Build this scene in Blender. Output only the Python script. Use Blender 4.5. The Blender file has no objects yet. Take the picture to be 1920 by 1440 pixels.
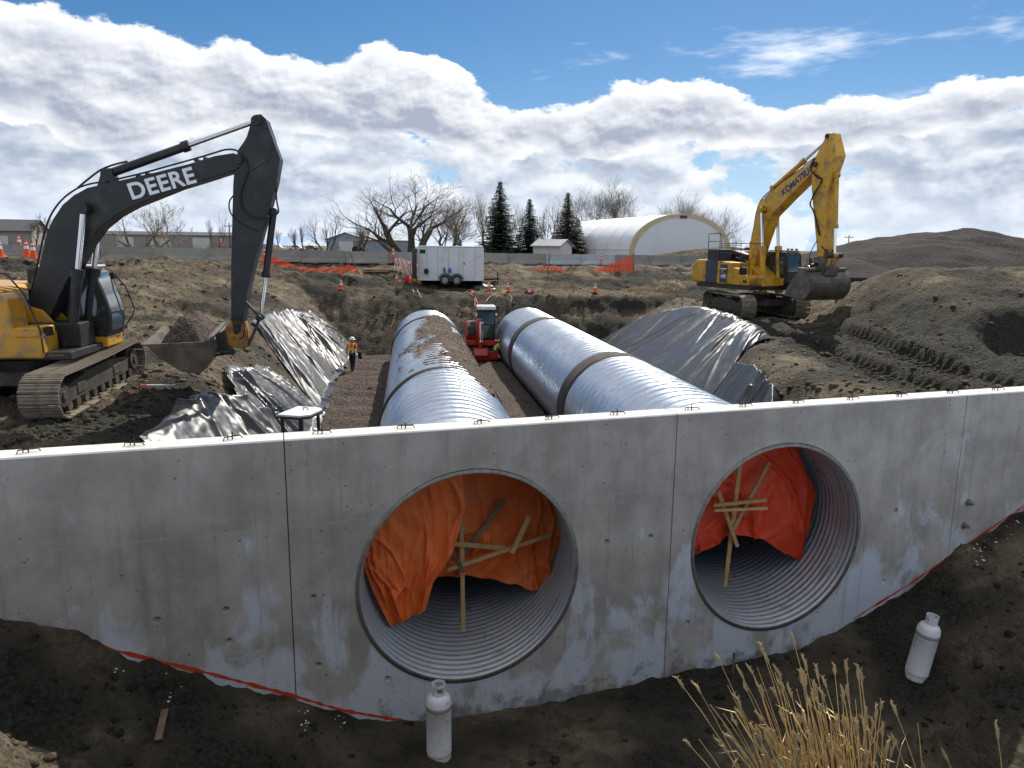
import bpy, bmesh, math, random
import numpy as np
from mathutils import Vector, Matrix
R = math.radians
rng = random.Random(7)
nrs = np.random.RandomState(11)
sc = bpy.context.scene
COL = sc.collection

# ------------------------------------------------------------------ camera
F = 1380.0; PITCH = R(10.5); ROLL = R(0.6); H = 7.8        # focal length in photo pixels, metres
cam_d = bpy.data.cameras.new('Camera'); cam = bpy.data.objects.new('Camera', cam_d); COL.objects.link(cam)
_f = Vector((0, math.cos(PITCH), -math.sin(PITCH))); _u0 = Vector((0, math.sin(PITCH), math.cos(PITCH))); _r0 = Vector((1, 0, 0))
_r = _r0*math.cos(ROLL) + _u0*math.sin(ROLL); _u = _u0*math.cos(ROLL) - _r0*math.sin(ROLL)
cam.matrix_world = Matrix(((_r.x, _u.x, -_f.x, 0), (_r.y, _u.y, -_f.y, 0), (_r.z, _u.z, -_f.z, H), (0, 0, 0, 1)))
cam_d.sensor_width = 36; cam_d.lens = 36*F/1920; cam_d.clip_start = 0.1; cam_d.clip_end = 9000
sc.camera = cam
sc.render.resolution_x = 1024; sc.render.resolution_y = 768

# ------------------------------------------------------------------ light
SUN_AZ = R(20); SUN_EL = R(46)
sun_d = bpy.data.lights.new('Sun', 'SUN'); sun_d.energy = 3.3; sun_d.angle = R(0.53); sun_d.color = (1.0, 0.94, 0.85)
sun = bpy.data.objects.new('Sun', sun_d); COL.objects.link(sun)
S = Vector((math.sin(SUN_AZ)*math.cos(SUN_EL), math.cos(SUN_AZ)*math.cos(SUN_EL), math.sin(SUN_EL)))
sun.rotation_euler = S.to_track_quat('Z', 'Y').to_euler()
sun.location = (20, 40, 60)
vs = sc.view_settings
vs.view_transform = 'Standard'; vs.look = 'None'; vs.exposure = 0.76; vs.gamma = 1.0; vs.use_curve_mapping = False

cy_ = sc.cycles
cy_.max_bounces = 5; cy_.diffuse_bounces = 3; cy_.glossy_bounces = 3; cy_.transmission_bounces = 3; cy_.transparent_max_bounces = 6
cy_.caustics_reflective = False; cy_.caustics_refractive = False; cy_.use_adaptive_sampling = True; cy_.adaptive_threshold = 0.02; cy_.use_denoising = True

# ------------------------------------------------------------------ node helper
class G:
    """tiny wrapper that writes node graphs as expressions"""
    def __init__(s, nt): s.nt = nt
    def n(s, t, ins=None, **kw):
        x = s.nt.nodes.new(t)
        for k, v in kw.items(): setattr(x, k, v)
        if ins:
            for k, v in ins.items(): s.put(x.inputs[k], v)
        return x
    def put(s, sock, v):
        if hasattr(v, 'is_output'): s.nt.links.new(v, sock)
        else:
            if isinstance(v, (tuple, list)) and sock.type == 'RGBA' and len(v) == 3: v = (*v, 1)
            sock.default_value = v
    def m(s, op, a, b=0.0, c=0.0, clamp=False):
        x = s.n('ShaderNodeMath', {0: a, 1: b, 2: c}, operation=op); x.use_clamp = clamp; return x.outputs[0]
    def add(s, a, b): return s.m('ADD', a, b)
    def sub(s, a, b): return s.m('SUBTRACT', a, b)
    def mul(s, a, b): return s.m('MULTIPLY', a, b)
    def ss(s, v, lo, hi, a=0.0, b=1.0):
        x = s.n('ShaderNodeMapRange', {0: v, 1: lo, 2: hi, 3: a, 4: b}, interpolation_type='SMOOTHSTEP'); return x.outputs[0]
    def lin(s, v, lo, hi, a=0.0, b=1.0):
        x = s.n('ShaderNodeMapRange', {0: v, 1: lo, 2: hi, 3: a, 4: b}); return x.outputs[0]
    def mix(s, f, a, b):
        x = s.n('ShaderNodeMix', data_type='RGBA'); s.put(x.inputs[0], f); s.put(x.inputs[6], a); s.put(x.inputs[7], b); return x.outputs[2]
    def noise(s, vec, scale, detail=4.0, rough=0.55, dist=0.0):
        x = s.n('ShaderNodeTexNoise', {'Scale': scale, 'Detail': detail, 'Roughness': rough, 'Distortion': dist})
        if vec is not None: s.put(x.inputs['Vector'], vec)
        return x.outputs[0]
    def voro(s, vec, scale, feature='F1', out=0):
        x = s.n('ShaderNodeTexVoronoi', {'Scale': scale}, feature=feature)
        if vec is not None: s.put(x.inputs['Vector'], vec)
        return x.outputs[out]
    def mapv(s, vec, scale=(1, 1, 1), loc=(0, 0, 0)):
        x = s.n('ShaderNodeMapping', {'Vector': vec, 'Scale': scale, 'Location': loc}); return x.outputs[0]
    def xyz(s, v):
        x = s.n('ShaderNodeSeparateXYZ', {0: v}); return x.outputs
    def comb(s, x, y, z):
        n = s.n('ShaderNodeCombineXYZ', {0: x, 1: y, 2: z}); return n.outputs[0]

# ------------------------------------------------------------------ world: clear sky with a bank of cumulus
w = bpy.data.worlds.new('World'); sc.world = w; w.use_nodes = True
nt = w.node_tree; nt.nodes.clear(); g = G(nt)
D = g.n('ShaderNodeTexCoord').outputs['Generated']
sky = g.n('ShaderNodeTexSky', sky_type='NISHITA'); sky.sun_disc = False
sky.sun_elevation = SUN_EL; sky.sun_rotation = SUN_AZ; sky.altitude = 900; sky.air_density = 1.0; sky.dust_density = 0.6; sky.ozone_density = 2.2
dx, dy, dz = g.xyz(D)
az = g.mul(g.m('ARCTAN2', dx, dy), 57.29578)            # degrees, 0 = straight ahead
el = g.mul(g.m('ARCSINE', dz), 57.29578)
elp = g.m('MAXIMUM', el, 0.0)
cv = g.comb(az, g.mul(elp, 1.75), 3.7)
def fld(scale, ox, oy, oz, detail, big=0.8, rough=0.60):
    v = g.n('ShaderNodeVectorMath', {0: cv, 1: (ox, oy, oz)}, operation='ADD').outputs[0]
    d = g.mul(g.sub(g.noise(v, scale, detail, rough), 0.5), 1.5)
    if big: d = g.add(d, g.mul(g.sub(g.noise(v, scale*0.4, 1.0, 0.5), 0.5), big))
    return d
skyc = g.n('ShaderNodeHueSaturation', {'Saturation': 1.36, 'Value': 0.52, 'Color': sky.outputs[0]}).outputs[0]
wisp = g.mul(g.ss(g.noise(g.mapv(cv, (0.5, 1.3, 1), (21.0, 4.0, 9.0)), 0.11, 5.0, 0.66), 0.58, 0.78), 0.85)
col = g.mix(wisp, skyc, (6.4, 6.8, 7.4))
col = g.mix(g.mul(g.ss(el, 10.0, 0.0), 0.85), col, (3.0, 4.3, 6.2))
# far deck of small cumulus low over the plain
a0 = fld(0.20, 40.0, 7.0, 2.0, 6.0, 0.7); a1 = fld(0.20, 40.4, 8.6, 2.0, 3.0, 0.7)
abias = g.add(g.add(0.30, g.ss(el, 7.0, 10.5, 0.0, -0.75)), g.ss(el, 2.2, 0.2, 0.0, -0.15))
ad = g.add(a0, abias)
al = g.m('ADD', g.mul(g.ss(g.sub(a0, a1), -0.30, 0.34), 0.80), g.mul(g.ss(ad, 0.40, 0.0), 0.30), clamp=True)
ac = g.mix(al, (2.2, 2.65, 3.5), (6.6, 6.8, 7.0))
ac = g.mix(g.ss(el, 6.0, 0.0, 0.0, 0.60), ac, (4.9, 5.5, 6.4))
col = g.mix(g.mul(g.ss(ad, 0.0, 0.13), 0.97), col, ac)
# the nearer bank with heaped tops and grey bases
top = g.add(11.8, g.add(g.ss(az, 1.5, -8.0, 0.0, 2.3), g.mul(g.sub(g.noise(g.comb(az, 1.0, 0.0), 0.12, 1.0), 0.5), 5.0)))
bas = g.add(6.6, g.mul(g.sub(g.noise(g.comb(az, 5.0, 0.0), 0.10, 2.0), 0.5), 7.0))
above = g.sub(el, top); rel = g.m('DIVIDE', g.sub(el, bas), g.sub(top, bas))
bias = g.ss(above, -3.4, 1.7, 0.44, -0.52)
bias = g.add(bias, g.ss(el, 17.0, 32.0, 0.0, 0.55))                       # scattered cumulus overhead, out of view, cover raised for more fill light
bias = g.sub(bias, g.ss(g.sub(el, bas), 2.6, -2.0, 0.0, 1.10))
b0 = fld(0.15, 0.0, 0.0, 0.0, 7.0, 0.7, 0.59); b1 = fld(0.15, 0.8, 1.9, 0.0, 3.0, 0.7, 0.59); b2 = fld(0.15, 0.22, 0.5, 0.0, 6.0, 0.7, 0.59)
d0 = g.add(b0, bias)
lit = g.add(g.mul(g.ss(g.sub(b0, b1), -0.34, 0.36), 0.62), g.mul(g.ss(g.sub(b0, b2), -0.20, 0.22), 0.44))
rim_ = g.ss(d0, 0.34, 0.02)
lum = g.add(g.mul(lit, 0.72), g.add(g.mul(rim_, 0.36), g.mul(g.ss(rel, 0.20, 1.05), 0.40)))
lum = g.m('SUBTRACT', lum, 0.22, clamp=True)
away = g.ss(g.m('ADD', g.mul(dx, math.sin(SUN_AZ)), g.mul(dy, math.cos(SUN_AZ))), 0.25, -0.55)   # clouds opposite the sun are lit from the front, brightened to lift the fill
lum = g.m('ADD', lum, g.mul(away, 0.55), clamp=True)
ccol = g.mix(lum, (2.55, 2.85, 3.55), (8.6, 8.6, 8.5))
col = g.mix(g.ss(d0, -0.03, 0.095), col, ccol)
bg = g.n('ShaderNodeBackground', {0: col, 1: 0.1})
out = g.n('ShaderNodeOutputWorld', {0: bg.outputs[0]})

# ------------------------------------------------------------------ photo pixel -> place in the scene
_F = np.array(_f); _R = np.array(_r); _U = np.array(_u); C0 = np.array([0, 0, H])
def ray(x, y): return _F + _R*(x-960)/F - _U*(y-720)/F
def atz(x, y, z): d = ray(x, y); return C0 + d*((z-H)/d[2])
def aty(x, y, Y): d = ray(x, y); return C0 + d*(Y/d[1])
WS = 0.322; WC = 11.3                                       # headwall front face: y = WC + WS*x
def onwall(x, y, off=0.0): d = ray(x, y); return C0 + d*((WC+off)/(d[1]-WS*d[0]))
def onplane(x, y, P0, ang):
    """distance along and height in the upright plane through P0 with heading ang"""
    d = ray(x, y); h = np.array([math.cos(ang), math.sin(ang), 0]); n = np.array([-h[1], h[0], 0])
    p = C0 + d*((n@(np.array(P0, float)-C0))/(n@d)); return float((p-np.array(P0))@h), float(p[2])

# ------------------------------------------------------------------ mesh helper
class MB:
    def __init__(s, M=None): s.v = []; s.f = []; s.M = M or Matrix()
    def add(s, vs, fs, M=None):
        T = s.M @ M if M is not None else s.M; o = len(s.v)
        s.v += [tuple(T @ Vector(p)) for p in vs]; s.f += [tuple(i+o for i in f) for f in fs]; return s
    def box(s, c, d, rot=None):
        x, y, z = d[0]/2, d[1]/2, d[2]/2
        vs = [(-x,-y,-z),(x,-y,-z),(x,y,-z),(-x,y,-z),(-x,-y,z),(x,-y,z),(x,y,z),(-x,y,z)]
        T = Matrix.Translation(c)
        if rot is not None: T = T @ rot.to_4x4()
        return s.add(vs, [(0,3,2,1),(4,5,6,7),(0,1,5,4),(1,2,6,5),(2,3,7,6),(3,0,4,7)], T)
    def bx(s, x0, x1, y0, y1, z0, z1): return s.box(((x0+x1)/2,(y0+y1)/2,(z0+z1)/2),(abs(x1-x0),abs(y1-y0),abs(z1-z0)))
    def beam(s, a, b, wd, ht, up=(0,0,1)):
        a = Vector(a); b = Vector(b); d = b-a; L = d.length; d.normalize()
        u = Vector(up); sd = d.cross(u)
        if sd.length < 1e-4: sd = d.cross(Vector((1,0,0)))
        sd.normalize(); u = sd.cross(d)
        Mx = Matrix((( d.x, sd.x, u.x),(d.y, sd.y, u.y),(d.z, sd.z, u.z)))
        return s.box((a+b)/2, (L, wd, ht), Mx)
    def prism(s, poly, y0, y1, close=True):
        """poly in (x,z), extruded from y0 to y1"""
        n = len(poly); a = sum(poly[i][0]*poly[(i+1)%n][1]-poly[(i+1)%n][0]*poly[i][1] for i in range(n))
        if a < 0: poly = poly[::-1]
        vs = [(p[0], y0, p[1]) for p in poly] + [(p[0], y1, p[1]) for p in poly]
        fs = [tuple(range(n)), tuple(range(2*n-1, n-1, -1))] + [(i, i+n, (i+1)%n+n, (i+1)%n) for i in range(n)]
        return s.add(vs, fs)
    def prismz(s, poly, z0, z1):
        n = len(poly); a = sum(poly[i][0]*poly[(i+1)%n][1]-poly[(i+1)%n][0]*poly[i][1] for i in range(n))
        if a < 0: poly = poly[::-1]
        vs = [(p[0], p[1], z0) for p in poly] + [(p[0], p[1], z1) for p in poly]
        fs = [tuple(range(n-1,-1,-1)), tuple(range(n, 2*n))] + [(i, (i+1)%n, (i+1)%n+n, i+n) for i in range(n)]
        return s.add(vs, fs)
    def cyl(s, a, b, r0, r1=None, n=12, cap=True):
        r1 = r0 if r1 is None else r1; a = Vector(a); b = Vector(b); d = (b-a).normalized()
        u = d.orthogonal().normalized(); v = d.cross(u)
        ring = [(math.cos(2*math.pi*i/n), math.sin(2*math.pi*i/n)) for i in range(n)]
        vs = [tuple(a+(u*c+v*t)*r0) for c, t in ring] + [tuple(b+(u*c+v*t)*r1) for c, t in ring]
        fs = [(i, (i+1)%n, (i+1)%n+n, i+n) for i in range(n)]
        if cap: fs += [tuple(range(n-1,-1,-1)), tuple(range(n, 2*n))]
        return s.add(vs, fs)
    def tube(s, pts, r, n=6):
        pts = [Vector(p) for p in pts]; rs = r if isinstance(r, (list, tuple)) else [r]*len(pts)
        vs = []; fs = []; u = None
        for k, p in enumerate(pts):
            d = (pts[min(k+1, len(pts)-1)] - pts[max(k-1, 0)]).normalized()
            u = d.orthogonal().normalized() if u is None else (u - d*u.dot(d)).normalized()
            v = d.cross(u)
            vs += [tuple(p+(u*math.cos(2*math.pi*i/n)+v*math.sin(2*math.pi*i/n))*rs[k]) for i in range(n)]
            if k: fs += [((k-1)*n+i, (k-1)*n+(i+1)%n, k*n+(i+1)%n, k*n+i) for i in range(n)]
        fs += [tuple(range(n-1,-1,-1)), tuple(range(len(vs)-n, len(vs)))]
        return s.add(vs, fs)
    def lathe(s, prof, c=(0,0,0), n=24):
        vs = []; fs = []
        for r, z in prof: vs += [(c[0]+r*math.cos(2*math.pi*i/n), c[1]+r*math.sin(2*math.pi*i/n), c[2]+z) for i in range(n)]
        for k in range(len(prof)-1): fs += [(k*n+i, k*n+(i+1)%n, (k+1)*n+(i+1)%n, (k+1)*n+i) for i in range(n)]
        return s.add(vs, fs)
    def ball(s, c, r, n=10, m=6):
        rx, ry, rz = r if isinstance(r, (tuple, list)) else (r, r, r)
        vs = [(c[0], c[1], c[2]-rz)]; fs = []
        for j in range(1, m):
            t = -math.pi/2 + math.pi*j/m
            vs += [(c[0]+rx*math.cos(t)*math.cos(2*math.pi*i/n), c[1]+ry*math.cos(t)*math.sin(2*math.pi*i/n), c[2]+rz*math.sin(t)) for i in range(n)]
        vs.append((c[0], c[1], c[2]+rz)); L = len(vs)-1
        fs += [(0, 1+(i+1)%n, 1+i) for i in range(n)]
        for j in range(m-2): fs += [(1+j*n+i, 1+j*n+(i+1)%n, 1+(j+1)*n+(i+1)%n, 1+(j+1)*n+i) for i in range(n)]
        fs += [(1+(m-2)*n+i, 1+(m-2)*n+(i+1)%n, L) for i in range(n)]
        return s.add(vs, fs)
    def build(s, name, mat, parent=None, smooth=False, bevel=0.0, seg=2, ang=30, solid=0.0):
        me = bpy.data.meshes.new(name); me.from_pydata(s.v, [], s.f); me.update()
        return mkobj(name, me, mat, parent, smooth, bevel, seg, ang, solid)
def mkobj(name, me, mat, parent=None, smooth=False, bevel=0.0, seg=2, ang=30, solid=0.0):
    if mat is not None: me.materials.append(MAT[mat] if isinstance(mat, str) else mat)
    o = bpy.data.objects.new(name, me); COL.objects.link(o)
    if smooth:
        me.polygons.foreach_set('use_smooth', np.ones(len(me.polygons), bool))
        if smooth == 'auto':
            try: me.set_sharp_from_angle(angle=R(ang))
            except Exception: pass
    if solid:
        md = o.modifiers.new('solid', 'SOLIDIFY'); md.thickness = solid; md.offset = 0
    if bevel:
        md = o.modifiers.new('bevel', 'BEVEL'); md.width = bevel; md.segments = seg; md.limit_method = 'ANGLE'; md.angle_limit = R(ang)
    if parent is not None: o.parent = parent
    return o
def grid_mesh(name, P, mat, parent=None, smooth=True, mask=None):
    """P: (m,n,3) array of points"""
    m, n = P.shape[:2]; idx = np.arange(m*n).reshape(m, n)
    q = np.stack([idx[:-1,:-1], idx[:-1,1:], idx[1:,1:], idx[1:,:-1]], -1).reshape(-1, 4)
    if mask is not None: q = q[mask.reshape(-1)]
    V = P.reshape(-1, 3)
    if mask is not None:
        used, inv = np.unique(q, return_inverse=True); V = V[used]; q = inv.reshape(-1, 4)
    me = bpy.data.meshes.new(name); fast_mesh(me, V, q)
    return mkobj(name, me, mat, parent, smooth)
def fast_mesh(me, V, q):
    k = q.shape[1]
    me.vertices.add(len(V)); me.vertices.foreach_set('co', np.ascontiguousarray(V, np.float32).ravel())
    me.loops.add(q.size); me.loops.foreach_set('vertex_index', np.ascontiguousarray(q, np.int32).ravel())
    me.polygons.add(len(q)); me.polygons.foreach_set('loop_start', np.arange(0, q.size, k, dtype=np.int32))
    me.update(calc_edges=True); me.validate()
def tag(o, label, cat, group=None, kind=None):
    if label: o['label'] = label
    if cat: o['category'] = cat
    if group: o['group'] = group
    if kind: o['kind'] = kind
    return o
def empty(name, loc, rz=0.0):
    o = bpy.data.objects.new(name, None); COL.objects.link(o); o.location = loc; o.rotation_euler = (0, 0, rz); o.empty_display_size = 0.2
    return o
def copy_tree(o, parent=None):
    c = o.copy(); COL.objects.link(c); c.parent = parent
    for ch in [x for x in KIDS.get(o.name, [])]: copy_tree(ch, c)
    return c
def kids_of(o):
    KIDS[o.name] = [x for x in COL.objects if x.parent == o]
    for x in KIDS[o.name]: kids_of(x)
KIDS = {}

# numpy noise
_perm = np.random.RandomState(3).rand(512, 512).astype(np.float32)
def vnoise(x, y):
    xi = np.floor(x).astype(int); yi = np.floor(y).astype(int); fx = x-xi; fy = y-yi
    fx = fx*fx*fx*(fx*(fx*6-15)+10); fy = fy*fy*fy*(fy*(fy*6-15)+10)
    a = _perm[xi & 511, yi & 511]; b = _perm[(xi+1) & 511, yi & 511]; c = _perm[xi & 511, (yi+1) & 511]; d = _perm[(xi+1) & 511, (yi+1) & 511]
    return (a*(1-fx)+b*fx)*(1-fy) + (c*(1-fx)+d*fx)*fy - 0.5
def fbm(x, y, oct=4, lac=2.03, gain=0.5):
    s = 0; a = 1.0
    for k in range(oct): s = s + a*vnoise(x+17.3*k, y+9.1*k); x = x*lac*0.96+y*lac*0.28; y = y*lac*0.96-x*0.28; a *= gain
    return s
def sstep(v, lo, hi): t = np.clip((v-lo)/(hi-lo), 0, 1); return t*t*(3-2*t)
# ------------------------------------------------------------------ materials
MAT = {}
def pmat(name, c1, c2=None, scale=3.0, rough=0.6, metal=0.0, bump=0.0, bscale=40.0, dirt=None, damt=0.5, dscale=2.0, rvar=0.0, spec=0.5, coat=0.0, trans=0.0, detail=5.0, bdist=0.02, alpha=1.0, obj_rand=0.0, sss=None):
    m = bpy.data.materials.new(name); m.use_nodes = True; nt = m.node_tree; nt.nodes.clear(); g = G(nt)
    tc = g.n('ShaderNodeTexCoord').outputs['Object']
    c = c1
    if c2 is not None: c = g.mix(g.ss(g.noise(tc, scale, detail, 0.6), 0.35, 0.68), c1, c2)
    if dirt is not None:
        dn = g.noise(g.mapv(tc, (1, 1, 1), (5, 3, 1)), dscale, 7.0, 0.62)
        c = g.mix(g.mul(g.ss(dn, 0.62-damt*0.35, 0.86-damt*0.35), 0.9), c, dirt)
    if obj_rand:
        rn = g.n('ShaderNodeObjectInfo').outputs['Random']
        c = g.n('ShaderNodeHueSaturation', {'Value': g.lin(rn, 0, 1, 1-obj_rand, 1+obj_rand), 'Color': c}).outputs[0]
    b = g.n('ShaderNodeBsdfPrincipled', {'Base Color': c, 'Metallic': metal, 'IOR': 1.45})
    b.inputs['Specular IOR Level'].default_value = spec
    b.inputs['Coat Weight'].default_value = coat
    b.inputs['Transmission Weight'].default_value = trans
    b.inputs['Alpha'].default_value = alpha
    if rvar: g.put(b.inputs['Roughness'], g.lin(g.noise(tc, scale*2.3, 5.0), 0.3, 0.7, max(0.02, rough-rvar), min(1, rough+rvar)))
    else: b.inputs['Roughness'].default_value = rough
    if bump:
        bn = g.n('ShaderNodeBump', {'Strength': bump, 'Distance': bdist, 'Height': g.noise(tc, bscale, 5.0, 0.6)})
        g.put(b.inputs['Normal'], bn.outputs[0])
    g.n('ShaderNodeOutputMaterial', {0: b.outputs[0]})
    MAT[name] = m; return m
DUST = (0.20, 0.165, 0.115)
pmat('deere_yellow', (0.62, 0.31, 0.015), (0.52, 0.25, 0.012), 1.5, 0.38, 0, 0.03, 30, DUST, 0.48, 3.2, 0.1, coat=0.1)
pmat('deere_dark', (0.012, 0.0135, 0.016), (0.020, 0.021, 0.023), 1.2, 0.42, 0, 0.04, 25, (0.055, 0.049, 0.040), 0.30, 1.5, 0.1)
pmat('kom_yellow', (0.68, 0.36, 0.02), (0.58, 0.30, 0.016), 1.3, 0.38, 0, 0.03, 30, (0.15, 0.11, 0.06), 0.42, 2.6, 0.1, coat=0.1)
pmat('kom_grey', (0.035, 0.045, 0.065), (0.05, 0.058, 0.075), 2.0, 0.5, 0, 0.03, 30, DUST, 0.2, 2.0, 0.1)
pmat('machine_black', (0.012, 0.012, 0.013), (0.03, 0.028, 0.026), 3.0, 0.5, 0, 0.05, 30, DUST, 0.15, 3.0)
pmat('red_paint', (0.55, 0.035, 0.012), (0.45, 0.028, 0.012), 2.0, 0.35, 0, 0.0, 30, DUST, 0.22, 3.0, 0.08, coat=0.3)
pmat('track_steel', (0.17, 0.15, 0.115), (0.33, 0.285, 0.215), 5.0, 0.55, 0.2, 0.25, 30, (0.31, 0.26, 0.185), 0.55, 4.0, 0.15)
pmat('track_frame', (0.045, 0.040, 0.034), (0.085, 0.072, 0.054), 3.0, 0.7, 0.1, 0.25, 25, (0.17, 0.14, 0.10), 0.35, 3.0)
pmat('bucket_steel', (0.095, 0.078, 0.062), (0.17, 0.142, 0.112), 2.5, 0.5, 0.35, 0.12, 20, (0.20, 0.165, 0.12), 0.45, 2.0, 0.15)
pmat('rusty_yellow', (0.42, 0.19, 0.02), (0.20, 0.10, 0.03), 6.0, 0.6, 0.1, 0.15, 30, (0.10, 0.075, 0.05), 0.45, 5.0)
pmat('chrome', (0.62, 0.62, 0.62), None, 3, 0.12, 1.0)
pmat('rubber', (0.018, 0.018, 0.018), (0.03, 0.029, 0.027), 6, 0.75, 0, 0.1, 40, DUST, 0.2, 4)
pmat('glass_cab', (0.022, 0.040, 0.044), (0.03, 0.05, 0.055), 1, 0.04, 0.0, spec=0.9, coat=1.0)
pmat('white_paint', (0.78, 0.79, 0.80), (0.72, 0.73, 0.75), 1.0, 0.35, 0, 0.02, 10, (0.42, 0.38, 0.32), 0.12, 1.2, 0.08)
pmat('trailer_dark', (0.016, 0.016, 0.017), None, 1, 0.7)
pmat('aluminium', (0.70, 0.70, 0.71), (0.58, 0.58, 0.6), 4, 0.35, 0.9)
pmat('tank_white', (0.74, 0.74, 0.76), (0.66, 0.66, 0.68), 3.0, 0.42, 0, 0.04, 30, (0.30, 0.26, 0.21), 0.28, 6.0, 0.08)
pmat('brass', (0.45, 0.30, 0.10), None, 1, 0.35, 0.9)
pmat('barrier_concrete', (0.33, 0.315, 0.275), (0.26, 0.25, 0.22), 1.2, 0.85, 0, 0.15, 30, (0.20, 0.185, 0.16), 0.35, 1.0, obj_rand=0.10)
pmat('barrier_pale', (0.50, 0.51, 0.52), (0.40, 0.42, 0.43), 1.2, 0.85, 0, 0.15, 30, (0.26, 0.25, 0.23), 0.3, 1.0, obj_rand=0.08)
pmat('wood_new', (0.56, 0.37, 0.17), (0.46, 0.28, 0.12), 6, 0.65, 0, 0.1, 60, (0.16, 0.11, 0.07), 0.18, 5, obj_rand=0.18)
pmat('wood_old', (0.22, 0.16, 0.11), (0.15, 0.105, 0.07), 6, 0.8, 0, 0.15, 60, obj_rand=0.2)
pmat('cone_orange', (0.85, 0.10, 0.015), (0.75, 0.085, 0.015), 3, 0.5, 0, 0, 30, DUST, 0.15, 6)
pmat('reflective', (0.80, 0.80, 0.80), None, 1, 0.4)
pmat('net_orange', (0.85, 0.10, 0.02), (0.72, 0.075, 0.018), 2, 0.6)
pmat('red_plastic', (0.72, 0.02, 0.015), None, 2, 0.4)
pmat('yellow_plastic', (0.75, 0.55, 0.02), None, 2, 0.4)
pmat('magenta_paint', (0.42, 0.03, 0.10), (0.35, 0.025, 0.085), 4, 0.45)
pmat('blue_plastic', (0.03, 0.13, 0.45), None, 2, 0.4)
pmat('hose_orange', (0.62, 0.13, 0.03), (0.55, 0.22, 0.10), 2, 0.5)
pmat('cloth_orange', (0.95, 0.20, 0.01), (0.82, 0.15, 0.01), 6, 0.8)
pmat('cloth_lime', (0.60, 0.78, 0.08), (0.5, 0.68, 0.06), 6, 0.8)
pmat('reflective_lime', (0.72, 0.80, 0.30), None, 1, 0.5)
pmat('cloth_navy', (0.018, 0.022, 0.040), (0.028, 0.032, 0.05), 6, 0.85)
pmat('skin', (0.50, 0.29, 0.20), None, 1, 0.55)
pmat('hat_white', (0.78, 0.78, 0.80), None, 1, 0.35)
pmat('boot', (0.05, 0.035, 0.025), None, 1, 0.8)
pmat('dome_fabric', (0.82, 0.83, 0.84), (0.78, 0.80, 0.82), 0.4, 0.5, 0, 0.05, 3)
pmat('dome_trim', (0.62, 0.52, 0.32), (0.56, 0.47, 0.29), 0.8, 0.6)
pmat('siding_white', (0.68, 0.67, 0.63), (0.62, 0.61, 0.58), 0.8, 0.7)
pmat('siding_grey', (0.30, 0.34, 0.38), (0.26, 0.30, 0.34), 0.5, 0.6)
pmat('siding_tan', (0.34, 0.31, 0.27), (0.28, 0.26, 0.225), 0.5, 0.7)
pmat('roof_grey', (0.30, 0.31, 0.32), (0.25, 0.26, 0.27), 0.7, 0.6)
pmat('roof_dark', (0.06, 0.062, 0.068), None, 1, 0.6)
pmat('window_dark', (0.03, 0.035, 0.04), None, 1, 0.15)
pmat('bark', (0.085, 0.068, 0.052), (0.14, 0.115, 0.09), 2.0, 0.9, 0, 0.4, 8)
pmat('bark_pale', (0.19, 0.16, 0.125), (0.26, 0.22, 0.17), 2.0, 0.9, 0, 0.4, 8)
pmat('twig', (0.11, 0.09, 0.07), (0.17, 0.14, 0.105), 1.0, 0.9)
pmat('twig_grey', (0.25, 0.215, 0.165), (0.32, 0.275, 0.21), 1.0, 0.9)
pmat('needles', (0.022, 0.040, 0.022), (0.045, 0.068, 0.036), 0.9, 0.75)
pmat('needles_blue', (0.024, 0.045, 0.040), (0.045, 0.072, 0.062), 0.9, 0.75)
pmat('needles_brown', (0.070, 0.062, 0.040), (0.105, 0.090, 0.060), 0.9, 0.8)
pmat('straw', (0.68, 0.50, 0.23), (0.52, 0.36, 0.15), 9, 0.7)
pmat('dry_grass', (0.46, 0.36, 0.19), (0.36, 0.27, 0.14), 3, 0.85)
pmat('brush', (0.15, 0.12, 0.085), (0.21, 0.165, 0.115), 3, 0.9)
pmat('asphalt', (0.055, 0.055, 0.057), (0.075, 0.074, 0.073), 1.5, 0.9, 0, 0.2, 40)
pmat('pole_wood', (0.16, 0.125, 0.095), (0.11, 0.085, 0.065), 2, 0.9)
pmat('tractor_green', (0.03, 0.12, 0.05), None, 1, 0.5)
pmat('decal_white', (0.78, 0.79, 0.80), None, 1, 0.4)
pmat('decal_navy', (0.025, 0.035, 0.14), None, 1, 0.4)
pmat('paint_line', (0.62, 0.055, 0.015), (0.48, 0.045, 0.02), 7, 0.7, 0, 0.1, 40)
pmat('rebar', (0.045, 0.035, 0.028), (0.075, 0.05, 0.035), 20, 0.7, 0.4)
pmat('galv_bolt', (0.30, 0.28, 0.25), (0.20, 0.18, 0.15), 12, 0.55, 0.6)
pmat('rope', (0.55, 0.40, 0.18), None, 3, 0.8)
pmat('snow', (0.78, 0.80, 0.84), None, 3, 0.6)

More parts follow.
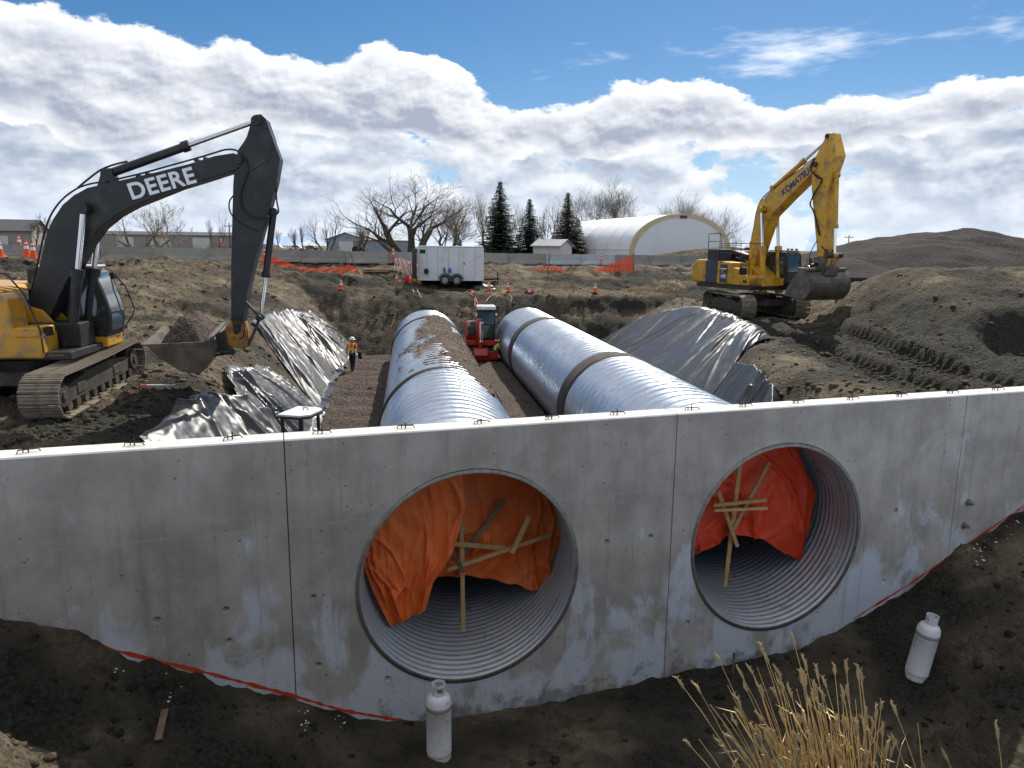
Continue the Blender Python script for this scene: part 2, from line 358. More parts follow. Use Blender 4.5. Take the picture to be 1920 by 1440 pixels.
def soil_mat(name, use_attr=True):
    """dug earth: dry tan crust, brown loam and dark moist clods, some painted sun and shade; attribute 'damp' 0..1, 'gravel' 0..1"""
    m = bpy.data.materials.new(name); m.use_nodes = True; nt = m.node_tree; nt.nodes.clear(); g = G(nt)
    tc = g.n('ShaderNodeTexCoord').outputs['Object']
    n1 = g.noise(tc, 0.55, 6.0, 0.62); n2 = g.noise(g.mapv(tc, (1, 1, 1), (7, 2, 1)), 3.1, 7.0, 0.66); n3 = g.noise(tc, 17.0, 5.0, 0.65)
    c = g.mix(g.ss(n2, 0.34, 0.66), (0.062, 0.049, 0.033), (0.180, 0.144, 0.095))
    c = g.mix(g.mul(g.ss(n1, 0.52, 0.66), 0.75), c, (0.27, 0.218, 0.142))
    c = g.mix(g.mul(g.ss(n3, 0.46, 0.64), 0.35), c, (0.052, 0.040, 0.027))
    if use_attr:
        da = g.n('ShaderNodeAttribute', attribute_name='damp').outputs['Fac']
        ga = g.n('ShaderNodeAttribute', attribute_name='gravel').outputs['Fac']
        damp_shade_n = g.ss(g.add(da, g.mul(g.sub(n2, 0.5), 0.9)), 0.25, 0.80)
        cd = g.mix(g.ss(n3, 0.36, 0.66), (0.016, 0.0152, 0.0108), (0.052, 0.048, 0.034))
        c = g.mix(damp_shade_n, c, cd)
        st = g.voro(tc, 26.0, 'F1', 1)
        sg = g.n('ShaderNodeSeparateColor', {0: st}).outputs[0]
        cg = g.mix(g.ss(sg, 0.1, 0.95), (0.050, 0.037, 0.030), (0.150, 0.117, 0.095))
        c = g.mix(g.ss(g.add(ga, g.mul(g.sub(n2, 0.5), 0.35)), 0.35, 0.62), c, cg)
    h = g.add(g.mul(g.noise(tc, 6.0, 9.0, 0.72), 1.0), g.mul(g.voro(tc, 13.0), 0.45))
    bn = g.n('ShaderNodeBump', {'Strength': 1.0, 'Distance': 0.14, 'Height': h})
    b = g.n('ShaderNodeBsdfPrincipled', {'Base Color': c, 'Roughness': 0.92, 'Normal': bn.outputs[0]}); b.inputs['Specular IOR Level'].default_value = 0.25
    g.n('ShaderNodeOutputMaterial', {0: b.outputs[0]}); MAT[name] = m
soil_mat('soil')

def gravel_mat(name, lo, hi, sc_):
    m = bpy.data.materials.new(name); m.use_nodes = True; nt = m.node_tree; nt.nodes.clear(); g = G(nt)
    tc = g.n('ShaderNodeTexCoord').outputs['Object']
    v = g.n('ShaderNodeTexVoronoi', {'Scale': sc_, 'Vector': tc}, feature='F1')
    sg = g.n('ShaderNodeSeparateColor', {0: v.outputs[1]}).outputs[0]
    big = g.noise(tc, 0.35, 6.0, 0.6)
    c = g.mix(g.ss(sg, 0.05, 0.98), lo, hi)
    c = g.mix(g.mul(g.ss(big, 0.5, 0.7), 0.5), c, tuple(x*1.45 for x in hi))
    bn = g.n('ShaderNodeBump', {'Strength': 0.9, 'Distance': 0.05, 'Height': g.add(g.mul(v.outputs[0], -0.8), g.noise(tc, 3.0, 6.0, 0.65))})
    b = g.n('ShaderNodeBsdfPrincipled', {'Base Color': c, 'Roughness': 0.93, 'Normal': bn.outputs[0]}); b.inputs['Specular IOR Level'].default_value = 0.2
    g.n('ShaderNodeOutputMaterial', {0: b.outputs[0]}); MAT[name] = m
gravel_mat('gravel', (0.050, 0.037, 0.030), (0.15, 0.115, 0.092), 28.0)
gravel_mat('stockpile', (0.012, 0.0104, 0.0098), (0.033, 0.0275, 0.025), 9.0)

def concrete_mat():
    m = bpy.data.materials.new('concrete'); m.use_nodes = True; nt = m.node_tree; nt.nodes.clear(); g = G(nt)
    tc = g.n('ShaderNodeTexCoord').outputs['Object']          # x along wall, z up, metres above footing
    x, y, z = g.xyz(tc)
    n1 = g.noise(tc, 0.9, 7.0, 0.62); n2 = g.noise(g.mapv(tc, (2.2, 1, 0.35)), 1.4, 7.0, 0.65); n3 = g.noise(tc, 9.0, 6.0, 0.7)
    c = g.mix(g.ss(n1, 0.32, 0.68), (0.315, 0.294, 0.264), (0.475, 0.448, 0.408))
    c = g.mix(g.mul(g.ss(n2, 0.46, 0.70), 0.38), c, (0.24, 0.225, 0.205))
    c = g.mix(g.mul(g.ss(n3, 0.5, 0.75), 0.30), c, (0.44, 0.43, 0.41))
    # pale blue-white lime bloom, mostly in the lower half
    e = g.noise(g.mapv(tc, (1.3, 1, 0.75), (31, 0, 4)), 0.95, 6.0, 0.60, 0.4)
    lowz = g.lin(z, 0.3, 4.6, 0.15, -0.10)
    bloom = g.ss(g.add(e, lowz), 0.54, 0.66)
    c = g.mix(g.mul(bloom, 0.85), c, (0.56, 0.61, 0.68))
    bl2 = g.ss(g.noise(g.mapv(tc, (1, 1, 1), (3, 0, 17)), 4.2, 3.0, 0.5, 0.6), 0.66, 0.73)
    c = g.mix(g.mul(bl2, g.lin(z, 1.0, 4.5, 0.6, 0.12)), c, (0.50, 0.52, 0.55))
    # run stains and splash near the ground
    st = g.noise(g.mapv(tc, (3.2, 1, 0.16), (9, 0, 2)), 1.5, 6.0, 0.62)
    c = g.mix(g.mul(g.ss(st, 0.54, 0.72), 0.32), c, (0.155, 0.138, 0.115))
    mud = g.ss(g.add(g.noise(tc, 2.6, 7.0, 0.7), g.lin(z, 0.0, 1.4, 0.26, -0.30)), 0.60, 0.74)
    c = g.mix(g.mul(mud, 0.6), c, (0.085, 0.070, 0.055))
    fx = g.m('ABSOLUTE', g.sub(g.m('FRACT', g.m('DIVIDE', g.add(x, 60.0), 1.22)), 0.5))
    c = g.mix(g.mul(g.ss(fx, 0.490, 0.499), g.lin(n2, 0.35, 0.65, 0.05, 0.38)), c, (0.20, 0.186, 0.165))
    # pour lift line and bug holes
    lift = g.ss(g.m('ABSOLUTE', g.sub(g.add(z, g.mul(n1, 0.12)), 3.78)), 0.0, 0.022, 1.0, 0.0)
    c = g.mix(g.mul(g.mul(lift, g.ss(n2, 0.4, 0.6)), 0.5), c, (0.47, 0.45, 0.42))
    vx = g.n('ShaderNodeTexVoronoi', {'Scale': 5.5, 'Vector': tc, 'Randomness': 1.0}, feature='F1')
    pit = g.ss(vx.outputs[0], 0.05, 0.085, 1.0, 0.0)
    c = g.mix(g.mul(pit, 0.75), c, (0.075, 0.07, 0.064))
    vt = g.n('ShaderNodeTexVoronoi', {'Scale': 2.6, 'Vector': g.mapv(tc, (1, 0, 1.15), (0.3, 0, 0.1)), 'Randomness': 0.10}, feature='F1')
    tie = g.mul(g.ss(vt.outputs[0], 0.030, 0.055, 1.0, 0.0), g.ss(g.noise(tc, 0.7, 1.0), 0.42, 0.5))
    c = g.mix(g.mul(tie, 0.85), c, (0.06, 0.055, 0.05))
    bh = g.add(g.mul(n3, 0.25), g.add(g.mul(pit, -0.7), g.mul(g.noise(tc, 60.0, 3.0, 0.7), 0.15)))
    bn = g.n('ShaderNodeBump', {'Strength': 0.5, 'Distance': 0.012, 'Height': bh})
    b = g.n('ShaderNodeBsdfPrincipled', {'Base Color': c, 'Roughness': g.lin(n1, 0.3, 0.7, 0.68, 0.86), 'Normal': bn.outputs[0]}); b.inputs['Specular IOR Level'].default_value = 0.3
    g.n('ShaderNodeOutputMaterial', {0: b.outputs[0]}); MAT['concrete'] = m
concrete_mat()
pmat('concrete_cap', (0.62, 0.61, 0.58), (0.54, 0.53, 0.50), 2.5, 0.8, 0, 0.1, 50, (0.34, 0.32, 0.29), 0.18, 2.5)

def galv_mat(name, c_lo, c_hi, dirtc, damt, rough=0.30, metal=0.80):
    m = bpy.data.materials.new(name); m.use_nodes = True; nt = m.node_tree; nt.nodes.clear(); g = G(nt)
    tc = g.n('ShaderNodeTexCoord').outputs['Object']           # y along the pipe
    sp = g.voro(g.mapv(tc, (1, 1, 1)), 22.0, 'F1', 1)
    sg = g.n('ShaderNodeSeparateColor', {0: sp}).outputs[0]
    n1 = g.noise(g.mapv(tc, (1, 0.5, 1)), 0.8, 6.0, 0.6); n2 = g.noise(tc, 4.0, 7.0, 0.66)
    c = g.mix(g.add(g.mul(sg, 0.35), g.mul(g.ss(n1, 0.3, 0.7), 0.65)), c_lo, c_hi)
    d = g.ss(g.add(n2, g.mul(g.sub(n1, 0.5), 0.5)), 0.66-damt*0.3, 0.82-damt*0.3)
    c = g.mix(d, c, dirtc)
    b = g.n('ShaderNodeBsdfPrincipled', {'Base Color': c, 'Metallic': g.lin(d, 0, 1, metal, 0.05), 'Roughness': g.add(g.lin(n2, 0.3, 0.7, rough-0.06, rough+0.12), g.mul(d, 0.35))})
    g.n('ShaderNodeOutputMaterial', {0: b.outputs[0]}); MAT[name] = m
galv_mat('galvanized', (0.37, 0.425, 0.515), (0.55, 0.605, 0.685), (0.20, 0.165, 0.125), 0.18, 0.32)
galv_mat('galv_inner', (0.36, 0.385, 0.41), (0.50, 0.53, 0.56), (0.17, 0.15, 0.125), 0.24, 0.36, 0.38)
pmat('band_dirty', (0.032, 0.027, 0.023), (0.062, 0.052, 0.043), 3.0, 0.85, 0.0, 0.3, 25)

def plastic_mat():
    m = bpy.data.materials.new('poly_sheet'); m.use_nodes = True; nt = m.node_tree; nt.nodes.clear(); g = G(nt)
    tc = g.n('ShaderNodeTexCoord').outputs['Object']
    n = g.noise(tc, 1.1, 7.0, 0.66); n2 = g.noise(tc, 5.0, 6.0, 0.6)
    c = g.mix(g.mul(g.ss(n, 0.54, 0.72), 0.7), (0.016, 0.017, 0.020), (0.13, 0.115, 0.095))
    bn = g.n('ShaderNodeBump', {'Strength': 0.12, 'Distance': 0.03, 'Height': g.add(g.noise(g.mapv(tc, (1, 1, 1)), 2.6, 4.0, 0.6, 0.8), g.mul(n2, 0.2))})
    b = g.n('ShaderNodeBsdfPrincipled', {'Base Color': c, 'Roughness': g.lin(n2, 0.3, 0.7, 0.34, 0.48), 'Normal': bn.outputs[0]}); b.inputs['Specular IOR Level'].default_value = 0.70
    b.inputs['Coat Weight'].default_value = 0.0
    g.n('ShaderNodeOutputMaterial', {0: b.outputs[0]}); MAT['poly_sheet'] = m
plastic_mat()
def tarp_mat(name, a, b_, dirt):
    m = bpy.data.materials.new(name); m.use_nodes = True; nt = m.node_tree; nt.nodes.clear(); g = G(nt)
    tc = g.n('ShaderNodeTexCoord').outputs['Object']
    n = g.noise(tc, 1.6, 6.0, 0.62); n2 = g.noise(g.mapv(tc, (1, 1, 1), (2, 8, 3)), 3.4, 8.0, 0.7)
    c = g.mix(g.ss(n, 0.35, 0.65), a, b_)
    c = g.mix(g.mul(g.ss(n2, 0.56, 0.78), 0.55), c, dirt)
    wr = g.add(g.noise(g.mapv(tc, (1.0, 1, 2.6)), 2.2, 5.0, 0.6, 1.2), g.mul(g.noise(g.mapv(tc, (1.0, 1, 1.8)), 7.0, 4.0, 0.6, 1.5), 0.5))
    bn = g.n('ShaderNodeBump', {'Strength': 0.40, 'Distance': 0.05, 'Height': wr})
    p = g.n('ShaderNodeBsdfPrincipled', {'Base Color': c, 'Roughness': 0.5, 'Normal': bn.outputs[0]})
    t = g.n('ShaderNodeBsdfTranslucent', {'Color': c})
    mx = g.n('ShaderNodeMixShader', {0: 0.04, 1: p.outputs[0], 2: t.outputs[0]})
    g.n('ShaderNodeOutputMaterial', {0: mx.outputs[0]}); MAT[name] = m
tarp_mat('tarp_orange', (0.88, 0.165, 0.032), (0.95, 0.235, 0.052), (0.44, 0.10, 0.037))
tarp_mat('tarp_red', (0.82, 0.065, 0.018), (0.90, 0.085, 0.022), (0.48, 0.05, 0.022))
# ------------------------------------------------------------------ terrain
_ctl = np.array([(-14,12,4.3),(-9.5,14,4.0),(-9.6,16.2,3.98),(-10.1,20.6,4.28),(-13,16,4.05),(-13.5,21,4.3),(-8.2,22,4.15),(-17,16,4.5),(-20,20,4.8),(-10.3,28,4.35),(-13,28,4.5),(-12,35,4.4),(-12,41,4.7),(-10.8,46.4,5.05),
  (-18,30,4.9),(-22,34,5.9),(-26,36,6.7),(-33,40,7.0),(-30,28,6.3),(-16,36,5.2),(-17,42,5.9),(-24,46,6.6),(-10,50,5.6),(-5,46.8,5.0),(-4.6,50,5.2),(0,50,5.2),(5.7,50,5.1),(12,50,5.1),
  (11,36.5,4.42),(12.5,39.5,4.45),(14.5,42,4.5),(15,36,4.4),(13,44,4.6),(18,46,5.2),(7.8,43,4.85),(10,33,4.35),(10.5,28,4.3),(11,22,4.1),(11,17,4.2),(14,24,4.1),(16,20,4.1),(20,21,4.2),(30,20,4.5),(14,31,4.4),(8,16,4.0),
  (-32,38.7,6.95),(20,56,6.0),(30,50,6.3),(40,45,6.8),(-45,30,6.8),(-45,15,6.4),(45,20,5.2),(45,33,6.6)], float)
def barZ(x): return np.interp(x, [-45, -32, -18, -10, 2, 13, 40], [7.0, 6.88, 6.72, 6.62, 6.56, 6.5, 6.4])
for bx_ in np.arange(-50, 60, 8.0):
    zz_ = float(barZ(bx_)); _ctl = np.vstack([_ctl, [(bx_, 56.5+0.37*bx_-0.6, zz_), (bx_, 56.5+0.37*bx_+8, 6.40), (bx_, 56.5+0.37*bx_-2.6, zz_-0.25)]])
def _tps(r2): return 0.5*r2*np.log(r2+1e-9)
_n = len(_ctl); _A = np.zeros((_n+3, _n+3)); _d2 = ((_ctl[:,None,:2]-_ctl[None,:,:2])**2).sum(-1)
_A[:_n,:_n] = _tps(_d2)+np.eye(_n)*2.0; _A[:_n,_n] = 1; _A[:_n,_n+1:] = _ctl[:,:2]; _A[_n,:_n] = 1; _A[_n+1:,:_n] = _ctl[:,:2].T
_wt = np.linalg.solve(_A, np.concatenate([_ctl[:,2], np.zeros(3)]))
def rim(x, y):
    s = _wt[_n] + _wt[_n+1]*x + _wt[_n+2]*y
    for k in range(_n): s = s + _wt[k]*_tps((x-_ctl[k,0])**2+(y-_ctl[k,1])**2)
    return s
FLOOR = 1.6
def footL(y): return np.interp(y, [10, 18, 25, 30.5, 37.5, 42.5, 50], [-5.1, -5.3, -6.9, -7.9, -8.8, -8.9, -8.9])
def footR(y): return np.interp(y, [12, 20, 27, 34, 43, 50], [6.7, 6.2, 5.5, 4.9, 4.2, 3.9])
def footF(x): return np.interp(x, [-10, -6, -2, 2, 5], [42.0, 42.3, 42.7, 43.3, 43.2])
def barY(x): return 56.5+0.37*x
def zbase(x, y):
    """smooth shape of the site behind the headwall"""
    far = sstep(y-barY(x), 4.0, 14.0)
    yy = np.minimum(y, barY(x)+10); z = rim(np.clip(x, -48, 48), yy)
    z = np.clip(z, 3.4, 7.3)*(1-far) + 6.35*far
    # bank on the right of the cut, its crest level, a bite taken out of its face
    cx = sstep(x, 14.0, 19.0)
    bank = 4.25 + np.clip((y-24.6)*0.30, 0, 2.80) - np.clip((y-36.0)*0.28, 0, 1.1)
    bite = sstep(x-0.35*(y-26), 16.3, 17.8)*(1-sstep(y-0.20*(x-19), 27.6, 29.2))
    bank = bank - 1.15*bite*np.clip((y-24.8)*0.6, 0, 1)
    bank = bank*(1-far)+6.35*far
    z = z*(1-cx) + np.maximum(z-0.4*cx, bank)*cx
    # heap along the left, behind the dark excavator
    # the cut for the pipes
    sL = 0.86; sR = np.interp(y, [18, 26, 32], [0.95, 0.85, 0.55]); sF = 0.92
    e = np.maximum(np.maximum((footL(y)-x)*sL, (x-footR(y))*sR), np.maximum((y-footF(x))*sF, 0))
    e = FLOOR + e
    k = 0.35; hh = np.clip(0.5+0.5*(z-e)/k, 0, 1)
    return e*hh + z*(1-hh) - k*hh*(1-hh)*0.8, e
PAX = ((-0.609, 11.104), (4.975, 12.902))                       # where the pipe axes meet the wall face
def under_pipe(x, y, z):
    for cx, cy in PAX:
        lat = (x-cx)*0.9903+(y-cy)*0.139; s = -(x-cx)*0.139+(y-cy)*0.9903
        zu = 2.55-np.sqrt(np.clip(1.88**2-lat**2, 0, None))-0.015
        z = np.where((np.abs(lat) < 1.88)&(s > -1.5)&(s < 30.4), np.minimum(z, zu), z)
    return z
def zsite(x, y, rough=True):
    z, e = zbase(x, y)
    if not rough: return z
    near = 1-sstep(y, 62, 80)
    fl = sstep(z, FLOOR+0.5, FLOOR+0.15)                         # 1 on the pit floor
    a = 0.22*fbm(x/2.6, y/2.6, 3)*(1-0.6*fl) + 0.20*fbm(x/0.75, y/0.75, 4, gain=0.62)*(1-0.72*fl)
    cl = np.abs(fbm(x/0.55+40, y/0.55, 4, gain=0.6)); a = a - 0.16*cl*(1-fl)
    # rough clods by the near left edge and along the right ramp
    rr = sstep(np.hypot(x+7.6, (y-17)*0.7), 4.5, 1.5) + 0.7*sstep(np.hypot((x-9.0)*0.6, (y-19)*0.6), 4.0, 1.5)
    a = a + rr*(0.24*np.abs(fbm(x/0.42, y/0.42, 4, gain=0.65))-0.05)
    # ruts of tracked machines
    for (x0, x1) in ((10.9, 11.9), (13.5, 14.5)):
        xc = x - 0.05*(33-y) - 0.35*np.sin(y*0.21)
        inn = sstep(xc, x0-0.12, x0+0.12)*(1-sstep(xc, x1-0.12, x1+0.12))*sstep(y, 16, 18)*(1-sstep(y, 32, 34))
        a = a*(1-0.75*inn) + inn*(-0.26+0.12*np.sin(y*2*math.pi/0.42 + 0.8*x))
        edge = np.exp(-((xc-x1-0.25)/0.22)**2)*sstep(y, 16, 18)*(1-sstep(y, 32, 34)); a = a + 0.15*edge
    # rows of ripples on the pit floor from compaction, long furrows on the apron
    a = a + fl*0.10*np.sin(y*2*math.pi/1.7+1.5*vnoise(x/1.5, y/1.5))*sstep(-x, 3.5, 5.5)
    apr = sstep(y, 43, 47)*(1-sstep(y-barY(x), -2.5, -1.0))
    lf = sstep(-x, 11.5, 14)*sstep(y, 24, 28)
    a = a + np.maximum(apr, 0.8*lf*(1-sstep(y-barY(x), -2.5, -1.0)))*(0.34*vnoise(x/7.0, y/0.9)+0.24*np.abs(fbm(x/1.3, y/0.5, 3)))
    berm = sstep(y-barY(x), -5.2, -4.4)*(1-sstep(y-barY(x), -3.6, -2.8)); a = a + 0.42*berm*(0.4+np.abs(fbm(x/1.4, y/0.9, 4)))*sstep(np.abs(x+3), 5, 8)
    calm = np.maximum(sstep(x-footL(y), -4.6, -4.0)*(1-sstep(x-footL(y), 0.2, 0.6))*sstep(y, 13, 14.5)*(1-sstep(y, 42, 43.5)), sstep(x-footR(y), -0.5, 0.0)*(1-sstep(x-footR(y), 4.4, 5.0))*sstep(y, 18.5, 20)*(1-sstep(y, 42.5, 44)))
    bk = sstep(x, 14.5, 17)*sstep(y, 24, 26)*(1-sstep(y, 36, 38)); a = a + bk*(0.26*vnoise((x*0.5+y)/0.8, (x-y*0.5)/6.0)+0.16*np.abs(vnoise((x*0.9-y*0.4)/0.45, (x*0.4+y*0.9)/3.0)))
    a = a*(1-0.72*calm)*(1-0.45*sstep(x, 15, 18))
    return under_pipe(x, y, z + a*near)
def site_grid(u, t): return u*t, t
NU, NV = 760, 520
u = np.linspace(-1.02, 1.02, NU)
y0 = (WC+0.25)/(1-WS*u)
k = np.linspace(0, 1, NV)
Yg = y0[None,:]*(74.0/y0[None,:])**k[:,None]
ext = np.array([80, 90, 105, 130, 170, 240, 360, 600, 1000, 1800, 3500.0])
Yg = np.vstack([Yg, np.repeat(ext[:,None], NU, 1)])
Xg = u[None,:]*Yg
Zg = zsite(Xg, Yg)
P = np.stack([Xg, Yg, Zg], -1)
ground = grid_mesh('site_ground', P, 'soil'); ground['kind'] = 'structure'
def attrs(o, damp, gravel):
    me = o.data
    for nm, val in (('damp', damp), ('gravel', gravel)):
        at = me.attributes.new(nm, 'FLOAT', 'POINT'); at.data.foreach_set('value', np.ascontiguousarray(val.ravel(), np.float32))
zb_, e_ = zbase(Xg, Yg)
fl = sstep(zb_, FLOOR+0.45, FLOOR+0.2)*(Yg < 46)
lump = vnoise(Xg/3.0, Yg/2.2)
damp = 0.33 + 0.80*lump + 0.45*fbm(Xg/9.0, Yg/3.0, 2) + 0.18*sstep(Xg, 6, 10) - 0.12*sstep(Xg, 14.5, 18)*sstep(Yg, 27.5, 30) + 0.16*sstep(-Xg, 8, 11)*sstep(Yg, 24, 30)
damp += 0.14*sstep(Yg, 42.5, 44.5)*(1-sstep(zb_, 4.2, 5.0))*(Yg < 50)                      # far face of the cut
damp += 0.50*(sstep(Xg, 9.5, 11)*(1-sstep(Xg, 15.5, 18))*sstep(Yg, 15, 18)*(1-sstep(Yg, 33, 36)))
damp += 0.65*(sstep(Xg-0.35*(Yg-26), 16.0, 17.5)*(1-sstep(Yg-0.2*(Xg-19), 27.8, 29.6)))  # shadow in the bite of the bank, painted into the soil colour
damp += 0.40*sstep(np.hypot(Xg+7.2, (Yg-16.5)*0.8), 4.2, 1.0)
damp += sstep(Yg, 45, 47)*(0.12+1.3*vnoise(Xg/6, Yg/0.8))
damp -= 0.9*sstep(Yg-barY(Xg), -3.2, -2.4)
attrs(ground, np.clip(damp, 0, 1), np.clip(fl, 0, 1))

# ditch in front of the headwall and the near bank the picture was taken from
_bx = [-16, -9, -6.8, -6.2, -5.65, -4.4, -3.3, -2.2, -1.3, 0, 3, 4.5, 5.6, 6.8, 8, 8.9, 10.8, 13, 18]
_bz = [4.0, 3.4, 2.85, 2.72, 2.25, 1.48, 0.95, 0.34, 0.14, 0.07, 0.13, 0.15, 0.22, 0.59, 1.03, 1.6, 2.55, 3.5, 4.4]
def zfront(x, y, rough=True):
    Dw = (WC + WS*x - y)*0.952                                  # distance out from the wall
    xa = x + Dw*0.306
    zb = np.interp(xa, _bx, _bz)
    drop = np.clip(Dw, 0, 9)
    right = sstep(xa, 5.0, 8.0); left = sstep(-xa, 2.5, 5.5)
    z = zb - right*np.clip(drop*0.36, 0, 2.0)*(zb > 0.2) - left*drop*0.14 + 0.11*drop*(1-right)*(1-left)
    bank = 6.15 - np.clip(y-1.6-2.0*sstep(-x, 3.75, 5.5)+0.25*vnoise(x/0.8, y/0.8), 0, 20)*1.05
    kk = 0.6; hh = np.clip(0.5+0.5*(bank-z)/kk, 0, 1)
    z = bank*hh + z*(1-hh) + kk*hh*(1-hh)*0.5
    if rough:
        a = 0.16*fbm(x/1.3, y/1.3, 3) + 0.13*fbm(x/0.42+9, y/0.42, 4, gain=0.6)
        a = a*(0.65+0.55*left+0.3*right) + left*0.14*np.abs(fbm(x/0.5, y/0.5, 4)) - 0.13*left*sstep(-Dw, -1.6, -0.4)
        z = z + a
    return z
u = np.linspace(-1.25, 1.25, 620)
y1 = (WC+0.12)/(1-WS*u); y0b = np.full_like(u, 0.9)
k = np.linspace(0, 1, 330)**0.75
Yg2 = y0b[None,:]+(y1-y0b)[None,:]*k[:,None]; Xg2 = u[None,:]*Yg2
Xg2 = np.where(np.abs(Xg2) < 2.4*np.abs(u)[None,:], np.sign(u)[None,:]*np.maximum(np.abs(Xg2), 2.4*np.abs(u)[None,:]), Xg2)
Yw_ = WC+0.12+WS*Xg2; Yg2 = np.minimum(Yg2, Yw_)
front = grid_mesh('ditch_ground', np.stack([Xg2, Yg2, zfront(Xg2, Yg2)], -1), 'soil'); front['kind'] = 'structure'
attrs(front, np.clip(0.52 + 0.6*fbm(Xg2/1.2, Yg2/1.2, 3) - 0.7*sstep(-Xg2, 4.3, 5.2)*sstep(-Yg2, -8.2, -7.2), 0, 1), np.zeros_like(Xg2))  # moist ditch; the sunlit left corner is painted lighter tan

# loose clods of earth, too many to count
_ico = bmesh.new(); bmesh.ops.create_icosphere(_ico, subdivisions=1, radius=1.0)
ICO_V = np.array([v.co[:] for v in _ico.verts]); ICO_F = np.array([[v.index for v in f.verts] for f in _ico.faces]); _ico.free()
def scatter(name, pts, sizes, mat, squash=0.7, seed=1):
    rs = np.random.RandomState(seed); n = len(pts)
    V = np.repeat(ICO_V[None], n, 0)*(1+0.55*(rs.rand(n, len(ICO_V), 1)-0.5))
    V = V*np.array([1, 1, squash])*(0.65+0.7*rs.rand(n, 1, 3))
    a = rs.rand(n)*6.28; ca, sa = np.cos(a)[:,None], np.sin(a)[:,None]
    x = V[...,0]*ca-V[...,1]*sa; y = V[...,0]*sa+V[...,1]*ca
    V = np.stack([x, y, V[...,2]], -1)*sizes[:,None,None] + pts[:,None,:]
    q = (ICO_F[None]+(np.arange(n)*len(ICO_V))[:,None,None]).reshape(-1, 3)
    me = bpy.data.meshes.new(name); fast_mesh(me, V.reshape(-1, 3), q)
    o = mkobj(name, me, mat); o['kind'] = 'stuff'; return o
def clods(n, fx, seed, smin, smax, keep=None):
    rs = np.random.RandomState(seed); t = 10.5*(5.2**rs.rand(n)); x = (rs.rand(n)*1.7-0.85)*t; y = t
    ok = y > (WC+0.8+WS*x)
    if keep is not None: ok &= keep(x, y, rs)
    x, y = x[ok], y[ok]; z = zsite(x, y); s = smin*(smax/smin)**(rs.rand(len(x))**2.2)
    return np.stack([x, y, z], -1), s, x, y
def keepc(x, y, rs):
    zb, _ = zbase(x, y); fl = zb < FLOOR+0.25
    p = 0.35 + 1.3*np.clip(vnoise(x/2.5, y/2.5)+0.1, 0, 1) + 1.0*sstep(np.hypot(x+7.4, (y-16.5)*0.8), 4.5, 1.5) + 0.6*sstep(np.hypot(x-9, y-18), 6, 2)
    p = p*(1-0.65*sstep(x, 14, 17))*(1-0.93*fl)*(1-sstep(y, 40, 54)*0.6)
    return rs.rand(len(x)) < p*0.7
p_, s_, x_, y_ = clods(42000, None, 5, 0.014, 0.14, keepc)
o = scatter('soil_clods', p_, s_, 'soil', 0.75, 2); tag(o, 'loose brown clods of earth scattered over the dug site behind the headwall', 'clods', kind='stuff')
def attr_pts(o, damp, per=12):
    n = len(o.data.vertices)
    for nm, v in (('damp', np.repeat(damp, per)), ('gravel', np.zeros(n))):
        at = o.data.attributes.new(nm, 'FLOAT', 'POINT'); at.data.foreach_set('value', np.ascontiguousarray(v, np.float32))
attr_pts(o, np.clip(0.30+0.5*vnoise(x_/2.2, y_/2.2)+0.35*sstep(np.hypot(x_+7.2, (y_-16.5)*0.8), 4.2, 1.0), 0, 1))
rs = np.random.RandomState(9); n = 7500
x = rs.rand(n)*22-10; y = 5.5+rs.rand(n)*9.5; ok = (y < WC+WS*x-0.08); x, y = x[ok], y[ok]
pr = 0.25+0.9*sstep(-x, 1.0, 3.5)+0.35*sstep(x, 6, 8); ok = rs.rand(len(x)) < pr; x, y = x[ok], y[ok]
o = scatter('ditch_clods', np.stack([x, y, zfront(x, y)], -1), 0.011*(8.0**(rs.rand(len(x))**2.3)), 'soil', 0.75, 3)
tag(o, 'dark moist clods lying in the shaded ditch before the headwall', 'clods', kind='stuff'); attr_pts(o, np.full(len(x), 0.8)-0.7*sstep(-x, 4.3, 5.2)*sstep(-y, -8.2, -7.2))  # clods in the sunlit corner are painted lighter as well
# last crusts of snow along the foot of the wall
rs = np.random.RandomState(19); pts = []
for (cx, n_, w_) in ((-5.4, 3, 0.12), (-4.75, 5, 0.08), (-3.1, 9, 0.06), (-2.6, 5, 0.06), (9.5, 18, 0.25), (10.3, 14, 0.25)):
    for _ in range(n_):
        xx = cx+rs.randn()*w_; yy = WC+WS*xx-0.12-abs(rs.randn())*0.28; pts.append((xx, yy))
pts = np.array(pts); o = scatter('snow_crusts', np.stack([pts[:,0], pts[:,1], zfront(pts[:,0], pts[:,1])+0.01], -1), 0.010+0.028*rs.rand(len(pts))**2, 'snow', 0.4, 5)
tag(o, 'small white crusts of old snow along the foot of the headwall', 'snow', kind='stuff')

# road beyond the barrier
xs = np.linspace(-70, 75, 60); rows = []
for off in (1.2, 9.5): rows.append(np.stack([xs, barY(xs)+off, np.full_like(xs, 6.62)], -1))
Pq = np.array(rows); Pq[...,2] = np.maximum(zsite(Pq[...,0], Pq[...,1], False), 6.30)+0.12
road = grid_mesh('road', Pq, 'asphalt'); road['kind'] = 'structure'

